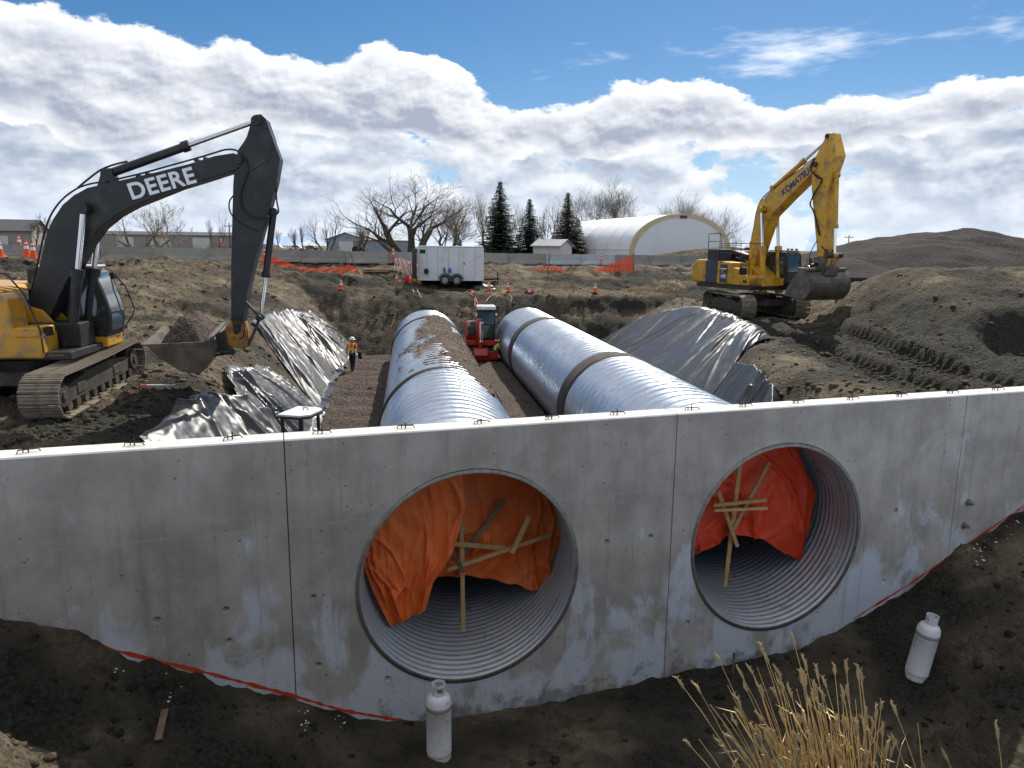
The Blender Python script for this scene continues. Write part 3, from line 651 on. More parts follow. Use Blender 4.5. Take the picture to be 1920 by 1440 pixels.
# gravel stockpile on the right
def pile(name, cx, cy, rx, ry, h, zb, mat, label, cat, seed, n=70, peak=1.2):
    rs = np.random.RandomState(seed); a = np.linspace(0, 2*math.pi, n+1); r = np.linspace(0, 1, 40)
    A, Rr = np.meshgrid(a, r); off = rs.rand()*50
    w_ = 1+0.25*vnoise(np.cos(A)*2+off, np.sin(A)*2+off)
    x = cx+rx*w_*Rr*np.cos(A); y = cy+ry*w_*Rr*np.sin(A)
    prof = np.clip(1-Rr**peak, 0, 1)
    z = zb+h*prof*(1+0.35*fbm(x/(rx*0.5)+off, y/(ry*0.5), 4)) + 0.05*h*fbm(x/0.8, y/0.8, 4) - 0.3*(Rr > 0.98)
    P = np.stack([x, y, z], -1); P[:,-1] = P[:,0]
    o = grid_mesh(name, P, mat); return tag(o, label, cat)
pile('gravel_stockpile', 31.0, 52, 17.0, 10, 3.1, 5.9, 'stockpile', 'large dark gravel stockpile rising behind the earth bank', 'gravel pile', 4, peak=1.45)
pile('gravel_stockpile', 22.5, 49, 6.5, 5, 1.1, 6.2, 'stockpile', 'low shoulder of dark gravel beside the large stockpile', 'gravel pile', 8, peak=1.6)
pile('dirt_heap', -20.5, 59, 5.2, 2.0, 1.6, 6.4, 'soil', 'long brown dirt heap behind the barrier beside the tan warehouse', 'dirt heap', 12)
pile('dirt_heap', -32, 60, 6.5, 2.0, 1.15, 6.4, 'soil', 'low brown dirt heap behind the barrier at the foot of bare trees', 'dirt heap', 13)
pile('dirt_heap', 22, 78, 13, 3.5, 1.7, 6.3, 'soil', 'distant dark earth ridge behind the yellow excavator', 'dirt heap', 14)

# ------------------------------------------------------------------ headwall
TH = math.atan(WS); CT = math.cos(TH)
wall = empty('concrete_headwall', (0, WC, 0), TH)
tag(wall, 'long grey concrete headwall with two round culvert openings', 'headwall')
ZT = 5.05; WT = 0.45; RH = 1.835
HOLES = [(-0.64, 2.55), (5.226, 2.545)]
JO = [-14.0, -3.435, 2.962, 9.40, 18.5]
def wl(px, py): p = onwall(px, py); return (p[0]/CT, p[2])
TIES = [wl(*p) for p in ((295,1162),(424,1143),(430,1202),(588,1120),(597,1247),(727,1273),(1138,1016),(1220,1006),(1680,957),(1289,1168),(1657,1090))]
for i in range(4):
    xa, xb = JO[i]+0.008, JO[i+1]-0.008
    bm = bmesh.new(); 
    loops = [[(xa,-0.8),(xb,-0.8),(xb,ZT-0.02),(xa,ZT-0.02)]]
    for hx, hz in HOLES:
        if xa < hx < xb: loops.append([(hx+RH*math.cos(t), hz+RH*math.sin(t)) for t in np.linspace(0, 2*math.pi, 73)[:-1]])
    ties = [t for t in TIES if xa < t[0] < xb]
    fl_loops = loops + [[(tx+0.055*math.cos(t), tz+0.055*math.sin(t)) for t in np.linspace(0, 2*math.pi, 13)[:-1]] for tx, tz in ties]
    for yy, lps in ((0.0, fl_loops), (WT, loops)):
        edges = []
        for lp in lps:
            vs_ = [bm.verts.new((x, yy, z)) for x, z in lp]
            edges += [bm.edges.new((vs_[j], vs_[(j+1)%len(vs_)])) for j in range(len(vs_))]
        bmesh.ops.triangle_fill(bm, use_beauty=True, use_dissolve=False, edges=edges)
    for lp in loops:
        n = len(lp); a_ = [bm.verts.new((x, 0, z)) for x, z in lp]; b_ = [bm.verts.new((x, WT, z)) for x, z in lp]
        for j in range(n):
            if lp is loops[0] and j == 2: continue
            bm.faces.new((a_[j], a_[(j+1)%n], b_[(j+1)%n], b_[j]))
    bmesh.ops.remove_doubles(bm, verts=bm.verts, dist=1e-5); bmesh.ops.recalc_face_normals(bm, faces=bm.faces)
    me = bpy.data.meshes.new('wall_panel'); bm.to_mesh(me); bm.free()
    pan = mkobj('wall_panel', me, 'concrete', wall)
    # chamfered cap of the pour
    cm = MB(); cm.prism([(-0.0,ZT-0.02),(0.02,ZT),(WT-0.02,ZT),(WT,ZT-0.02)], xa, xb)
    cm.v = [(v[1], v[0], v[2]) for v in cm.v]; cm.build('coping', 'concrete_cap', wall)
    for tx, tz in ties:
        t = MB(); n = 14
        ringv = lambda r, y: [(tx+r*math.cos(2*math.pi*j/n), y, tz+r*math.sin(2*math.pi*j/n)) for j in range(n)]
        vs_ = ringv(0.0548, 0.0)+ringv(0.036, 0.05)+ringv(0.016, 0.055)+ringv(0.012, 0.09)
        fs_ = [(k*n+j, k*n+(j+1)%n, (k+1)*n+(j+1)%n, (k+1)*n+j) for k in range(3) for j in range(n)]+[tuple(range(3*n, 4*n))]
        t.add(vs_, fs_).build('tie_hole', 'concrete', wall)
for xj in JO[1:4]:
    MB().bx(xj-0.012, xj+0.012, 0.025, WT-0.02, -0.7, ZT-0.03).build('joint_filler', 'roof_dark', wall)
# sprayed line
def stripe(pts, wdt):
    m = MB(); rs = random.Random(4); vs_ = []; 
    P2 = [wl(*p) for p in pts]; n = 0; top_ = []; bot_ = []
    for (a, b) in zip(P2, P2[1:]):
        for t in np.linspace(0, 1, 14)[:-1]:
            x = a[0]+(b[0]-a[0])*t; z = a[1]+(b[1]-a[1])*t; h = wdt*(0.35+1.1*rs.random())
            top_.append((x, -0.004, z+h*0.5)); bot_.append((x, -0.004, z-h*0.6))
    n = len(top_); m.add(top_+bot_, [(i+n, i+1+n, i+1, i) for i in range(n-1)]); m.build('spray_line', 'paint_line', wall)
stripe([(120,1180),(215,1219),(400,1264),(553,1305),(640,1331),(760,1352),(800,1357)], 0.055)
stripe([(930,1338),(985,1324)], 0.04)
stripe([(1600,1160),(1700,1098),(1775,1048),(1850,995),(1925,945)], 0.05)
# bolts
for p in ((1815,942),(1807,985)):
    x, z = wl(*p); m = MB()
    m.cyl((x,-0.015,z),(x,0.02,z),0.075,n=16); m.cyl((x,-0.10,z),(x,0,z),0.042,n=6); m.cyl((x,-0.145,z),(x,0,z),0.024,n=10)
    m.build('anchor_bolt', 'galv_bolt', wall, bevel=0.004)
# bent reinforcing stubs left in the top
for i, p in enumerate(((62,841),(258,828),(437,816),(602,805),(757,798),(895,788),(1030,783),(1152,775),(1290,766),(1385,758),(1483,752),(1590,747),(1684,742),(1775,735),(1862,730))):
    q = atz(p[0], p[1], ZT); lx = q[0]*CT+(q[1]-WC)*math.sin(TH); ly = WT*0.5
    m = MB(); rs = random.Random(i); a = rs.uniform(-0.35, 0.35)
    def rp(x, y, z): return (lx+x*math.cos(a)-y*math.sin(a), ly+x*math.sin(a)+y*math.cos(a), ZT+z)
    m.tube([rp(-0.13,-0.03,0.004), rp(-0.115,-0.03,0.05), rp(0.11,-0.02,0.05), rp(0.14,-0.02,0.012)], 0.009, 6)
    m.tube([rp(-0.10,0.04,0.035), rp(0.12,0.05,0.04)], 0.008, 6)
    m.tube([rp(0.0,-0.01,-0.05), rp(0.0,-0.01,0.085+0.03*rs.random())], 0.010, 6)
    m.tube([rp(-0.06,0.0,-0.03), rp(-0.06,0.0,0.07)], 0.008, 6)
    m.build('anchor_stub', 'rebar', wall)

# ------------------------------------------------------------------ culvert pipes
PD = np.array([-0.139, 0.9903]); PN = np.array([0.9903, 0.139])     # along and across (to the right)
RP = 1.80
PIPES = []
for (hx, hz) in HOLES:
    x = hx*CT; PIPES.append((np.array([x, WC+WS*x]), hz))
SK = math.tan(TH - math.atan(0.139/0.9903)) # the pipes meet the wall at a skew
def pipe_pt(i, s, th, r):
    """th measured from the crown, positive to the right"""
    c, zc = PIPES[i]; lat = r*np.sin(th); along = s + lat*SK*np.clip(1-s/5.0, 0, 1)
    return np.stack([c[0]+PD[0]*along+PN[0]*lat, c[1]+PD[1]*along+PN[1]*lat, zc+r*np.cos(th)], -1)
plabels = ('long corrugated steel culvert pipe with brown gravel spilled along its crown', 'long corrugated steel culvert pipe with two wide dark coupling bands')
PIPE_O = []
for i, (c, zc) in enumerate(PIPES):
    L = 29.6 if i == 0 else 30.2
    s = np.linspace(-0.02, L, int(L/0.15*6)); th = np.linspace(0, 2*math.pi, 97)
    Sg, Tg = np.meshgrid(s, th, indexing='ij')
    helix = Sg/0.15 - Tg/(2*math.pi)*0.0
    seam = Sg/0.46 + Tg/(2*math.pi); r = RP + 0.016*np.cos(2*math.pi*Sg/0.23)*sstep(Sg, 0.3, 1.0) + 0.042*np.exp(-((seam-np.round(seam))*0.46/0.028)**2)*sstep(Sg, 2.6, 3.2)
    r = r + 0.006*vnoise(Sg/2.0, np.cos(Tg)*3+5)*sstep(Sg, 1, 3)
    P = pipe_pt(i, Sg, Tg, r); P[:,-1] = P[:,0]
    loc = Vector((c[0], c[1], 0)); root = empty('culvert_pipe', loc)
    tag(root, plabels[i], 'culvert pipe', 'steel culvert pipes')
    o = grid_mesh('barrel', P-np.array(loc), 'galvanized', root)
    si = np.linspace(-0.015, 7.0, int(7.0/0.15*8)); Si, Ti = np.meshgrid(si, th, indexing='ij'); ri = RP - 0.034 + 0.020*np.cos(2*math.pi*Si/0.15)
    Pi = pipe_pt(i, Si, Ti, ri-0.006); Pi[:,-1] = Pi[:,0]; grid_mesh('inner_wall', Pi-np.array(loc), 'galv_inner', root)
    # rolled end ring at the wall face
    th2 = np.linspace(0, 2*math.pi, 97); rg = []
    for k_, (rr, ss) in enumerate(((RP-0.036,-0.020),(RP+0.020,-0.020),(RP+0.022,0.05),(RP-0.034,0.012),(RP-0.036,-0.020))): rg.append(pipe_pt(i, np.full_like(th2, ss), th2, rr))
    P = np.array(rg); P[:,-1] = P[:,0]; grid_mesh('end_ring', P-np.array(loc), 'galv_bolt', root, smooth=False)
    bands = ((36.6-12.9, 1.05), (24.1-12.9, 1.05)) if i else ((20.9-11.1, 0.30), (36.4-11.1, 0.30))
    for (bs, bw) in bands:
        s = np.linspace(bs-bw/2, bs+bw/2, 14); Sg, Tg = np.meshgrid(s, th, indexing='ij')
        rr = RP+0.070+0.006*np.cos(2*math.pi*Sg/0.067); rr[0] = rr[-1] = RP+0.010
        P = pipe_pt(i, Sg, Tg, rr); P[:,-1] = P[:,0]; cb = grid_mesh('coupling_band', P-np.array(loc), 'band_dirty', root)
    PIPE_O.append(root)
# gravel lying on the left pipe
s = np.linspace(8.0, 27.2, 300); th = np.radians(np.linspace(-75, 85, 220)); Sg, Tg = np.meshgrid(s, th, indexing='ij')
lat = np.degrees(Tg); cen = np.interp(Sg, [8, 12, 16, 20, 24, 27], [42, 26, 14, 16, 14, 18]); wd = np.interp(Sg, [8, 9.2, 11, 13, 17, 20, 24, 26, 27.2], [2, 14, 36, 40, 38, 33, 27, 22, 2])
mk = 1-np.abs(lat-cen)/wd + 1.0*fbm(lat/16.0, Sg/1.8, 4) + 0.25*fbm(lat/4.0, Sg/0.35, 3) + 0.32
mk = mk - 3*sstep(np.abs(lat-5), 75, 80)
hgt = np.clip(mk, -0.2, 1.2)*0.085 + 0.02*fbm(lat/2.0, Sg/0.08, 2)*(mk > 0)
P = pipe_pt(0, Sg, Tg, RP+0.006+hgt)
keep = (mk[:-1,:-1] > -0.05)&(mk[1:,1:] > -0.05)
gs = grid_mesh('gravel_spill', P, 'gravel', mask=keep); tag(gs, 'brown gravel spilled in a long strip along a culvert pipe crown', 'gravel', kind='stuff')
rs = np.random.RandomState(8); n = 1500; a = rs.rand(n)*18+8.5; b = np.radians(rs.rand(n)*130-60); bi = np.clip(((a-8)/19.2*299).astype(int), 0, 299); bj = np.clip(((np.degrees(b)+75)/160*219).astype(int), 0, 219)
ok = (mk[bi, bj] > -0.35)&(rs.rand(n) < np.where(mk[bi, bj] > 0, 0.8, 0.35)); a, b, bi, bj = a[ok], b[ok], bi[ok], bj[ok]
o = scatter('gravel_stones', pipe_pt(0, a, b, RP+0.01+np.clip(hgt[bi, bj], 0, 1)), 0.012+0.03*rs.rand(len(a))**2, 'gravel', 0.8, 6); tag(o, 'stray stones on and around the gravel spilled over the culvert pipe', 'gravel', kind='stuff')
# ------------------------------------------------------------------ black plastic sheets on the slopes
def resample(pts, n):
    pts = np.array(pts, float); d = np.r_[0, np.cumsum(np.hypot(*np.diff(pts[:,:2], axis=0).T))]; t = np.linspace(0, d[-1], n)
    return np.stack([np.interp(t, d, pts[:,k]) for k in range(pts.shape[1])], -1)
def sheet(name, top_, bot_, m, n, folds, amp, off, label, seed, curl=0.25, cat='plastic sheet', gather=(), hole=None, bulge=0.0):
    T = resample(top_, m); B = resample(bot_, m); b = np.linspace(0, 1, n)[None,:]; a = np.linspace(0, 1, m)[:,None]
    ja = vnoise(a*9+seed, a*0+seed)*0.5; 
    x = T[:,0][:,None]*(1-b)+B[:,0][:,None]*b; y = T[:,1][:,None]*(1-b)+B[:,1][:,None]*b
    L = math.hypot(*(np.array(top_[-1])-np.array(top_[0]))[:2])
    # ragged edges
    x = x + (vnoise(a*14+seed, b*3)*0.5+vnoise(a*40+seed, b*3)*0.25)*np.clip(np.abs(b-0.5)*2-0.6, 0, 1)*0.9
    y = y + (vnoise(a*11+seed+50, b*3+9)*0.5)*np.clip(np.abs(b-0.5)*2-0.6, 0, 1)*0.9 + (vnoise(b*4+seed, a*2)*0.5)*np.clip(np.abs(a-0.5)*2-0.8, 0, 1)
    aw = a + 0.035*vnoise(b*2.5+seed, a*5) + 0.10*(b-0.5)*vnoise(a*3+seed*2, a*0)
    for ga, gw in gather: aw = aw + (a-ga)*np.exp(-((a-ga)/gw)**2)*(1-b)*0.9
    # long irregular creases running down the slope, many fanning out of the pinned points
    rc = np.random.RandomState(seed*7+1); f = 0.8*vnoise(a*3.2+seed, b*1.4+seed) + 0.35*vnoise(a*9+seed, b*2.2)
    hubs = [h_[0] for h_ in gather] or [rc.rand()]
    for k_ in range(folds):
        a0_ = (hubs[rc.randint(len(hubs))]+rc.randn()*0.02) if rc.rand() < 0.5 else rc.rand()
        a1_ = a0_+rc.randn()*0.13; c_ = rc.rand()*0.05; w0 = 0.004+0.010*rc.rand()**2
        line = a0_+(a1_-a0_)*b+0.03*vnoise(b*3+k_*3.3, b*0+seed)*b
        dd_ = (a-line); wd_ = w0*(0.5+1.3*b)
        env = np.clip((b-c_)*9, 0, 1)*np.clip((rc.uniform(0.5, 1.3)-b)*6, 0, 1)
        f = f + rc.uniform(0.35, 1.0)*np.exp(-np.abs(dd_/wd_)**1.3)*env - 0.30*np.exp(-((dd_-2.2*wd_)/(1.6*wd_))**2)*env
    f = f + 0.22*vnoise(aw*60+seed, b*8) + 0.14*vnoise(a*110+seed, b*30)
    zz = zbase(x, y)[0]
    z = np.maximum(zz, zsite(x, y)-0.10) + off + amp*f*(0.65+0.6*np.sin(np.clip(b*1.1, 0, 1)*math.pi))
    z = z + bulge*np.clip(b/0.16, 0, 1)**0.7*np.clip((1-b)/0.85, 0, 1)**0.8*np.clip(a/0.08, 0, 1)**0.6*np.clip((1-a)/0.08, 0, 1)**0.6
    # smooth the ground contact a little, curl the edges
    edge = np.clip((np.abs(b-0.5)*2-0.93)/0.07, 0, 1)
    z = z + curl*edge*np.clip(vnoise(a*16+seed, b*0+2)+0.05, 0, 1) - 0.02*edge
    P = np.stack([x, y, z], -1)
    for _ in range(2): P[1:-1,1:-1,2] = (P[:-2,1:-1,2]+P[2:,1:-1,2]+6*P[1:-1,1:-1,2]+P[1:-1,:-2,2]+P[1:-1,2:,2])/10
    mask = None
    if hole is not None:
        ha, hb, hr = hole; A_, B_ = np.broadcast_arrays(a, b); mask = (np.hypot((A_-ha)*1.4, (B_-hb))+0.12*vnoise(A_*25, B_*25) > hr)[:-1,:-1]
    o = grid_mesh(name, P, 'poly_sheet', mask=mask); return tag(o, label, cat, 'black plastic sheets over the slopes')
sheet('plastic_sheet', [(-11.6,32.6),(-12.0,35.5),(-12.0,39),(-11.6,42.6)], [(-6.7,26.2),(-7.7,31),(-8.4,36),(-9.0,42.6)], 300, 100, 30, 0.17, 0.14, 'black plastic sheet on the slope beside the worker in orange', 3, gather=((0.75,0.12),))
sheet('plastic_sheet', [(-7.6,14.6),(-7.9,17),(-7.7,20.2),(-8.9,22.5),(-9.0,26.4)], [(-4.9,14.2),(-5.1,17),(-5.4,20),(-6.2,23),(-6.8,26.6)], 300, 90, 26, 0.20, 0.30, 'black plastic sheet bunched on the slope behind the small canopy', 7, bulge=0.25, gather=((0.35,0.12),(0.62,0.1)))
sheet('plastic_sheet', [(6.9,44.0),(9.0,42.2),(10.4,39),(10.9,35),(10.6,31.5),(10.2,28.8)], [(4.6,43.6),(4.75,40),(5.0,36),(5.4,31),(5.9,27.5),(6.2,24.2)], 360, 130, 38, 0.080, 0.14, 'wide black plastic sheet over the slope below the yellow excavator', 13, gather=((0.8,0.1),), bulge=0.36)
sheet('plastic_sheet', [(7.7,25.2),(7.95,23.4),(7.8,21.2),(7.2,19.6)], [(6.1,24.0),(6.3,22.4),(6.4,20.6),(6.5,19.2)], 130, 80, 10, 0.16, 0.38, 'small black plastic sheet bulging between the wall and the banded pipe', 21, bulge=0.6)
# pegs holding the wide sheet
for i, (px, py) in enumerate(((1279,580),(1318,588),(1358,600),(1407,612),(1439,628),(1385,607))):
    q = atz(px, py, 4.5); x, y = q[0], q[1]; z = float(zsite(np.array([x]), np.array([y]))[0])
    o = MB().cyl((0,0,-0.1),(0.02*i-0.05,0,0.62),0.018,0.015,n=6).build('steel_peg', 'rebar'); o.location = (x, y, z+0.05)
    tag(o, 'thin steel peg pinning the top edge of the wide plastic sheet', 'peg', 'pegs along the wide plastic sheet')

# ------------------------------------------------------------------ orange tarpaulins and timber braces in the pipe mouths
PDv = np.array([PD[0], PD[1], 0]); 
def in_pipe(i, px, py, s):
    """place of a photo pixel on the cross-section s metres inside pipe i -> lateral, height over axis"""
    off = s*(PD[1]-WS*PD[0]); p = onwall(px, py, off); q = p[:2]-PIPES[i][0]; return float(q@PN), float(p[2]-PIPES[i][1])
def pipe_w(i, s, lat, h): c, zc = PIPES[i]; along = s+lat*SK; return np.stack([c[0]+PD[0]*along+PN[0]*lat, c[1]+PD[1]*along+PN[1]*lat, zc+h], -1)
def curve(pts, n): return resample(np.array(pts), n)
def tarp(name, i, s0, top_, bot_, left_, right_, label, mat, seed, amp=0.16, topr=True, folds=5.0, lean=0.0):
    def cv_(pp, out=False):
        q = np.array([in_pipe(i, x, y, s0) for x, y in pp])
        if out:
            r = np.hypot(q[:,0], q[:,1]); q = q*(1.775/r)[:,None]
        return q
    Tq, Bq, Lq, Rq = cv_(top_, True), cv_(bot_), cv_(left_), cv_(right_)
    Lq[0] = Tq[0]; Rq[0] = Tq[-1]; Lq[-1] = Bq[0]; Rq[-1] = Bq[-1]
    m, n = 90, 90; T, B, L, Rr = resample(Tq, m), resample(Bq, m), resample(Lq, n), resample(Rq, n)
    a = np.linspace(0, 1, m)[:,None,None]; b = np.linspace(0, 1, n)[None,:,None]
    Pq = (1-b)*T[:,None]+b*B[:,None]+(1-a)*L[None]+a*Rr[None] - ((1-a)*(1-b)*T[0]+a*(1-b)*T[-1]+(1-a)*b*B[0]+a*b*B[-1])
    lat, h = Pq[...,0], Pq[...,1]; r = np.hypot(lat, h); k_ = np.minimum(1, 1.775/np.maximum(r, 1e-6)); lat, h = lat*k_, h*k_
    A, Bb = a[...,0], b[...,0]
    wA = A+0.16*vnoise(A*2.2+seed, Bb*2.0+seed)+0.05*vnoise(A*7, Bb*6+seed)
    f = (0.5-np.abs(vnoise(wA*folds+seed+0.9*Bb, Bb*1.1+seed)))*0.9 + 0.5*(0.5-np.abs(vnoise(wA*folds*1.9+seed*2, Bb*2.2+wA*3))) + 0.75*vnoise(A*2.4+seed, Bb*2.6) + 0.16*np.clip(1-np.abs(vnoise(wA*4+Bb*3, Bb*3-wA*2+seed))*6, 0, 1) + 0.04*vnoise(A*22+seed, Bb*18)
    rc = np.random.RandomState(seed+100)
    for k_ in range(16):
        a0_ = rc.rand(); a1_ = a0_+rc.randn()*0.25; w0 = 0.008+0.012*rc.rand(); dd_ = A-(a0_+(a1_-a0_)*Bb+0.05*vnoise(Bb*4+k_, Bb*0+seed)); f = f + rc.uniform(0.15, 0.5)*np.exp(-np.abs(dd_/w0)**1.2)*np.clip(1-np.abs(Bb-rc.rand())*rc.uniform(1.2, 2.6), 0, 1)
    dep = s0 - amp*(f-0.45)*np.clip(0.35+Bb*0.9, 0, 1) + lean*(Bb-0.5)
    # the hems wave
    h = h + 0.05*vnoise(A*10+seed, Bb*0)*np.clip(Bb*3-2, 0, 1)
    o = grid_mesh(name, pipe_w(i, dep, lat, h), mat); return tag(o, label, 'tarpaulin', 'orange tarpaulins hung in the pipe mouths')
tarp('tarpaulin', 0, 0.80, [(688,1055),(700,1015),(740,955),(800,905),(866,889)], [(735,1176),(765,1165),(798,1142)], [(688,1055),(702,1112),(735,1176)], [(866,889),(872,955),(848,1035),(812,1090),(798,1142)], 'dull orange tarpaulin drooping low against the pipe side', 'tarp_orange', 4, 0.30, folds=3.2)
tarp('tarpaulin', 0, 1.38, [(820,890),(868,888),(930,892),(985,910),(1035,955)], [(800,1092),(870,1080),(960,1095),(1038,1112)], [(820,890),(835,990),(800,1092)], [(1035,955),(1053,992),(1036,1050),(1038,1112)], 'dull orange tarpaulin with level hem behind the nailed boards', 'tarp_orange', 9, 0.22, folds=2.6)
tarp('tarpaulin', 1, 1.30, [(1300,1000),(1330,925),(1385,862),(1440,840),(1482,838)], [(1300,1042),(1329,1031),(1364,1004),(1404,1002),(1427,1007),(1469,1035),(1500,1051)], [(1300,1000),(1299,1020),(1300,1042)], [(1482,838),(1510,880),(1527,920),(1512,990),(1500,1051)], 'bright red orange tarpaulin with an arched hem behind crossed boards', 'tarp_red', 15, 0.26, folds=3.4)
def boards(i, s, lst, label, foot):
    base = pipe_w(i, np.array(s), np.array(foot[0]), np.array(foot[1])); root = empty('timber_brace', tuple(base)); tag(root, label, 'brace', 'timber braces in the pipe mouths')
    for k, (a, b, mat, ds, wd) in enumerate(lst):
        la, lb = in_pipe(i, *a, s), in_pipe(i, *b, s); pts = []
        for (lat, h) in (la, lb):
            r = math.hypot(lat, h)
            if r > 1.76: lat, h = lat*1.76/r, h*1.76/r
            pts.append(pipe_w(i, np.array(s-ds), np.array(lat), np.array(h))-base)
        MB().beam(pts[0], pts[1], wd, 0.038, up=(PD[0], PD[1], 0)).build('board', mat, root, bevel=0.004)
boards(0, 1.16, [((865,965),(869,1184),'wood_new',0.0,0.075),((845,1017),(946,1025),'wood_new',0.045,0.085),((837,1065),(1031,999),'wood_new',0.09,0.07),((867,1043),(948,938),'wood_old',-0.042,0.085),((958,1031),(990,963),'wood_new',0.135,0.09),((845,1021),(869,1067),'wood_old',0.135,0.06)],
  'timber brace of loosely nailed boards on one post before dull orange tarpaulin', (-0.05,-1.76))
boards(1, 1.12, [((1387,872),(1359,1099),'wood_new',0.0,0.085),((1440,866),(1373,991),'wood_new',0.045,0.075),((1343,918),(1379,1022),'wood_new',0.09,0.075),((1332,943),(1431,933),'wood_new',0.135,0.07),((1332,951),(1431,947),'wood_new',0.18,0.055),((1378,985),(1361,1067),'wood_old',-0.042,0.07)],
  'timber brace of crossed boards before the bright red orange tarpaulin', (-0.3,-1.73))

# ------------------------------------------------------------------ propane cylinders
def propane(loc, lean, turn, label):
    root = empty('propane_cylinder', loc); root.rotation_mode = 'ZYX'; root.rotation_euler = (lean[1], lean[0], turn); tag(root, label, 'gas cylinder', 'propane cylinders in the ditch')
    r = 0.188
    MB().lathe([(0.0,0.07),(r*0.8,0.07),(r,0.11),(r,0.12),(r+0.002,0.125),(r+0.002,0.135),(r,0.14),(r,0.90),(r+0.003,0.905),(r+0.003,0.92),(r,0.925),(r*0.985,0.96),(r*0.92,1.005),(r*0.78,1.045),(r*0.5,1.068),(0.05,1.078),(0.0,1.08)], n=36).build('tank', 'tank_white', root, smooth='auto', ang=50)
    MB().lathe([(r*0.93,0.0),(r*0.96,0.0),(r*0.97,0.10),(r*0.94,0.10),(r*0.93,0.0)], n=36).build('foot_ring', 'tank_white', root)
    MB().lathe([(r+0.0015,0.835),(r+0.0015,0.885)], n=36).build('scuffed_band', 'barrier_concrete', root, smooth=True)
    # collar with two hand openings
    m = MB(); n = 40; rc = 0.102
    for j in range(n):
        a0, a1 = 2*math.pi*j/n, 2*math.pi*(j+1)/n
        def pnt(a, z, q): return (q*math.cos(a), q*math.sin(a), z)
        opn = (2 <= j <= 10) or (22 <= j <= 30)
        for (z0, z1) in (((1.05,1.10),(1.19,1.235)) if opn else ((1.05,1.235),)):
            vs_ = [pnt(a0,z0,rc),pnt(a1,z0,rc),pnt(a1,z1,rc),pnt(a0,z1,rc),pnt(a0,z0,rc-0.008),pnt(a1,z0,rc-0.008),pnt(a1,z1,rc-0.008),pnt(a0,z1,rc-0.008)]
            m.add(vs_, [(0,1,2,3),(5,4,7,6),(3,2,6,7),(1,0,4,5)])
    m.build('collar', 'tank_white', root)
    m = MB(); m.cyl((0,0,1.07),(0,0,1.14),0.022,n=10); m.cyl((0,0,1.115),(0.06,0,1.115),0.014,n=8); m.cyl((0,0,1.14),(0,0,1.17),0.03,n=8); m.build('valve', 'brass', root)
    return root
q = (-1.05, 9.98); propane((q[0], q[1], float(zfront(np.array([q[0]]), np.array([q[1]]))[0])-0.02), (0.0, 0.0), 0.6, 'white propane cylinder standing upright below the pipe with dull orange tarpaulin')
q = (7.26, 12.0); propane((q[0], q[1], float(zfront(np.array([q[0]]), np.array([q[1]]))[0])-0.03), (0.13, 0.04), 2.0, 'white propane cylinder leaning on the ditch slope near the wall bolts')

# ------------------------------------------------------------------ dry grass on the near bank
def grass_clump(name, base, n, spread, hmin, hmax, lean, seed, label):
    rs = random.Random(seed); root = empty(name, base); tag(root, label, 'grass')
    st = MB(); hd = MB(); lf = MB()
    for k in range(n):
        a = rs.uniform(0, 6.28); q = spread*math.sqrt(rs.random()); x, y = q*math.cos(a), q*math.sin(a)*0.6; hh = rs.uniform(hmin, hmax)
        lx = lean[0]*hh+rs.gauss(0, 0.085)+x*0.5; ly = lean[1]*hh+rs.gauss(0, 0.08)
        gz = float(zfront(np.array([base[0]+x]), np.array([base[1]+y]))[0])-base[2]
        pts = [(x+lx*t**1.6, y+ly*t**1.6, gz-0.03+hh*t*(1-0.08*t)) for t in (0, .25, .5, .75, .9, 1.0)]
        st.tube(pts, [0.0027, 0.0026, 0.0023, 0.0020, 0.0016, 0.0013], 4)
        if rs.random() < 0.72:
            d = (Vector(pts[-1])-Vector(pts[-2])).normalized(); L = rs.uniform(0.05, 0.085)
            hp = [Vector(pts[-1])+d*(L*t-0.01)+Vector((0.012*t*t*rs.uniform(-1, 1), 0, -0.008*t*t)) for t in (0, .2, .5, .8, 1.0)]
            hd.tube(hp, [0.002, 0.0052, 0.0060, 0.0042, 0.001], 6)
            for j in range(7):
                c = hp[1+j % 3]; v = Vector((rs.uniform(-1, 1), rs.uniform(-1, 1), rs.uniform(0.3, 1))).normalized()
                hd.tube([c, c+v*0.013+d*0.006], [0.0025, 0.0008], 3)
        if rs.random() < 0.9:
            t0 = rs.choice((1, 2, 3)); c = Vector(pts[t0]); v = Vector((rs.uniform(-1, 1), rs.uniform(-1, 1), 0.5)); L = rs.uniform(0.08, 0.22)
            w_ = Vector((0.003, 0.002, 0)); e1 = c+v*L*0.5+Vector((0, 0, L*0.3)); e2 = c+v*L+Vector((0, 0, L*0.05))
            lf.add([c-w_, c+w_, e1+w_, e1-w_, e2], [(0,1,2,3),(3,2,4)])
    st.build('stalk_tuft', 'straw', root)['kind'] = 'stuff'; hd.build('seed_heads', 'dry_grass', root)['kind'] = 'stuff'
    if lf.f: lf.build('leaf_blades', 'straw', root)['kind'] = 'stuff'
def gbase(px, py, Y): p = aty(px, py, Y); return (p[0], p[1], float(zfront(np.array([p[0]]), np.array([p[1]]))[0]))
grass_clump('grass_clump', gbase(1560, 1640, 2.55), 150, 0.19, 0.66, 1.26, (-0.20, 0.0), 3, 'tall dry straw grass clump with seed heads on the near bank')
grass_clump('grass_clump', gbase(1760, 1640, 2.5), 8, 0.12, 0.6, 1.0, (-0.22, 0.05), 5, 'few long dry straw stalks leaning beside the tall grass clump')
grass_clump('grass_clump', gbase(1860, 1560, 2.4), 8, 0.22, 0.5, 0.72, (-0.1, 0.0), 8, 'short sparse dry grass tuft at the edge of the near bank')
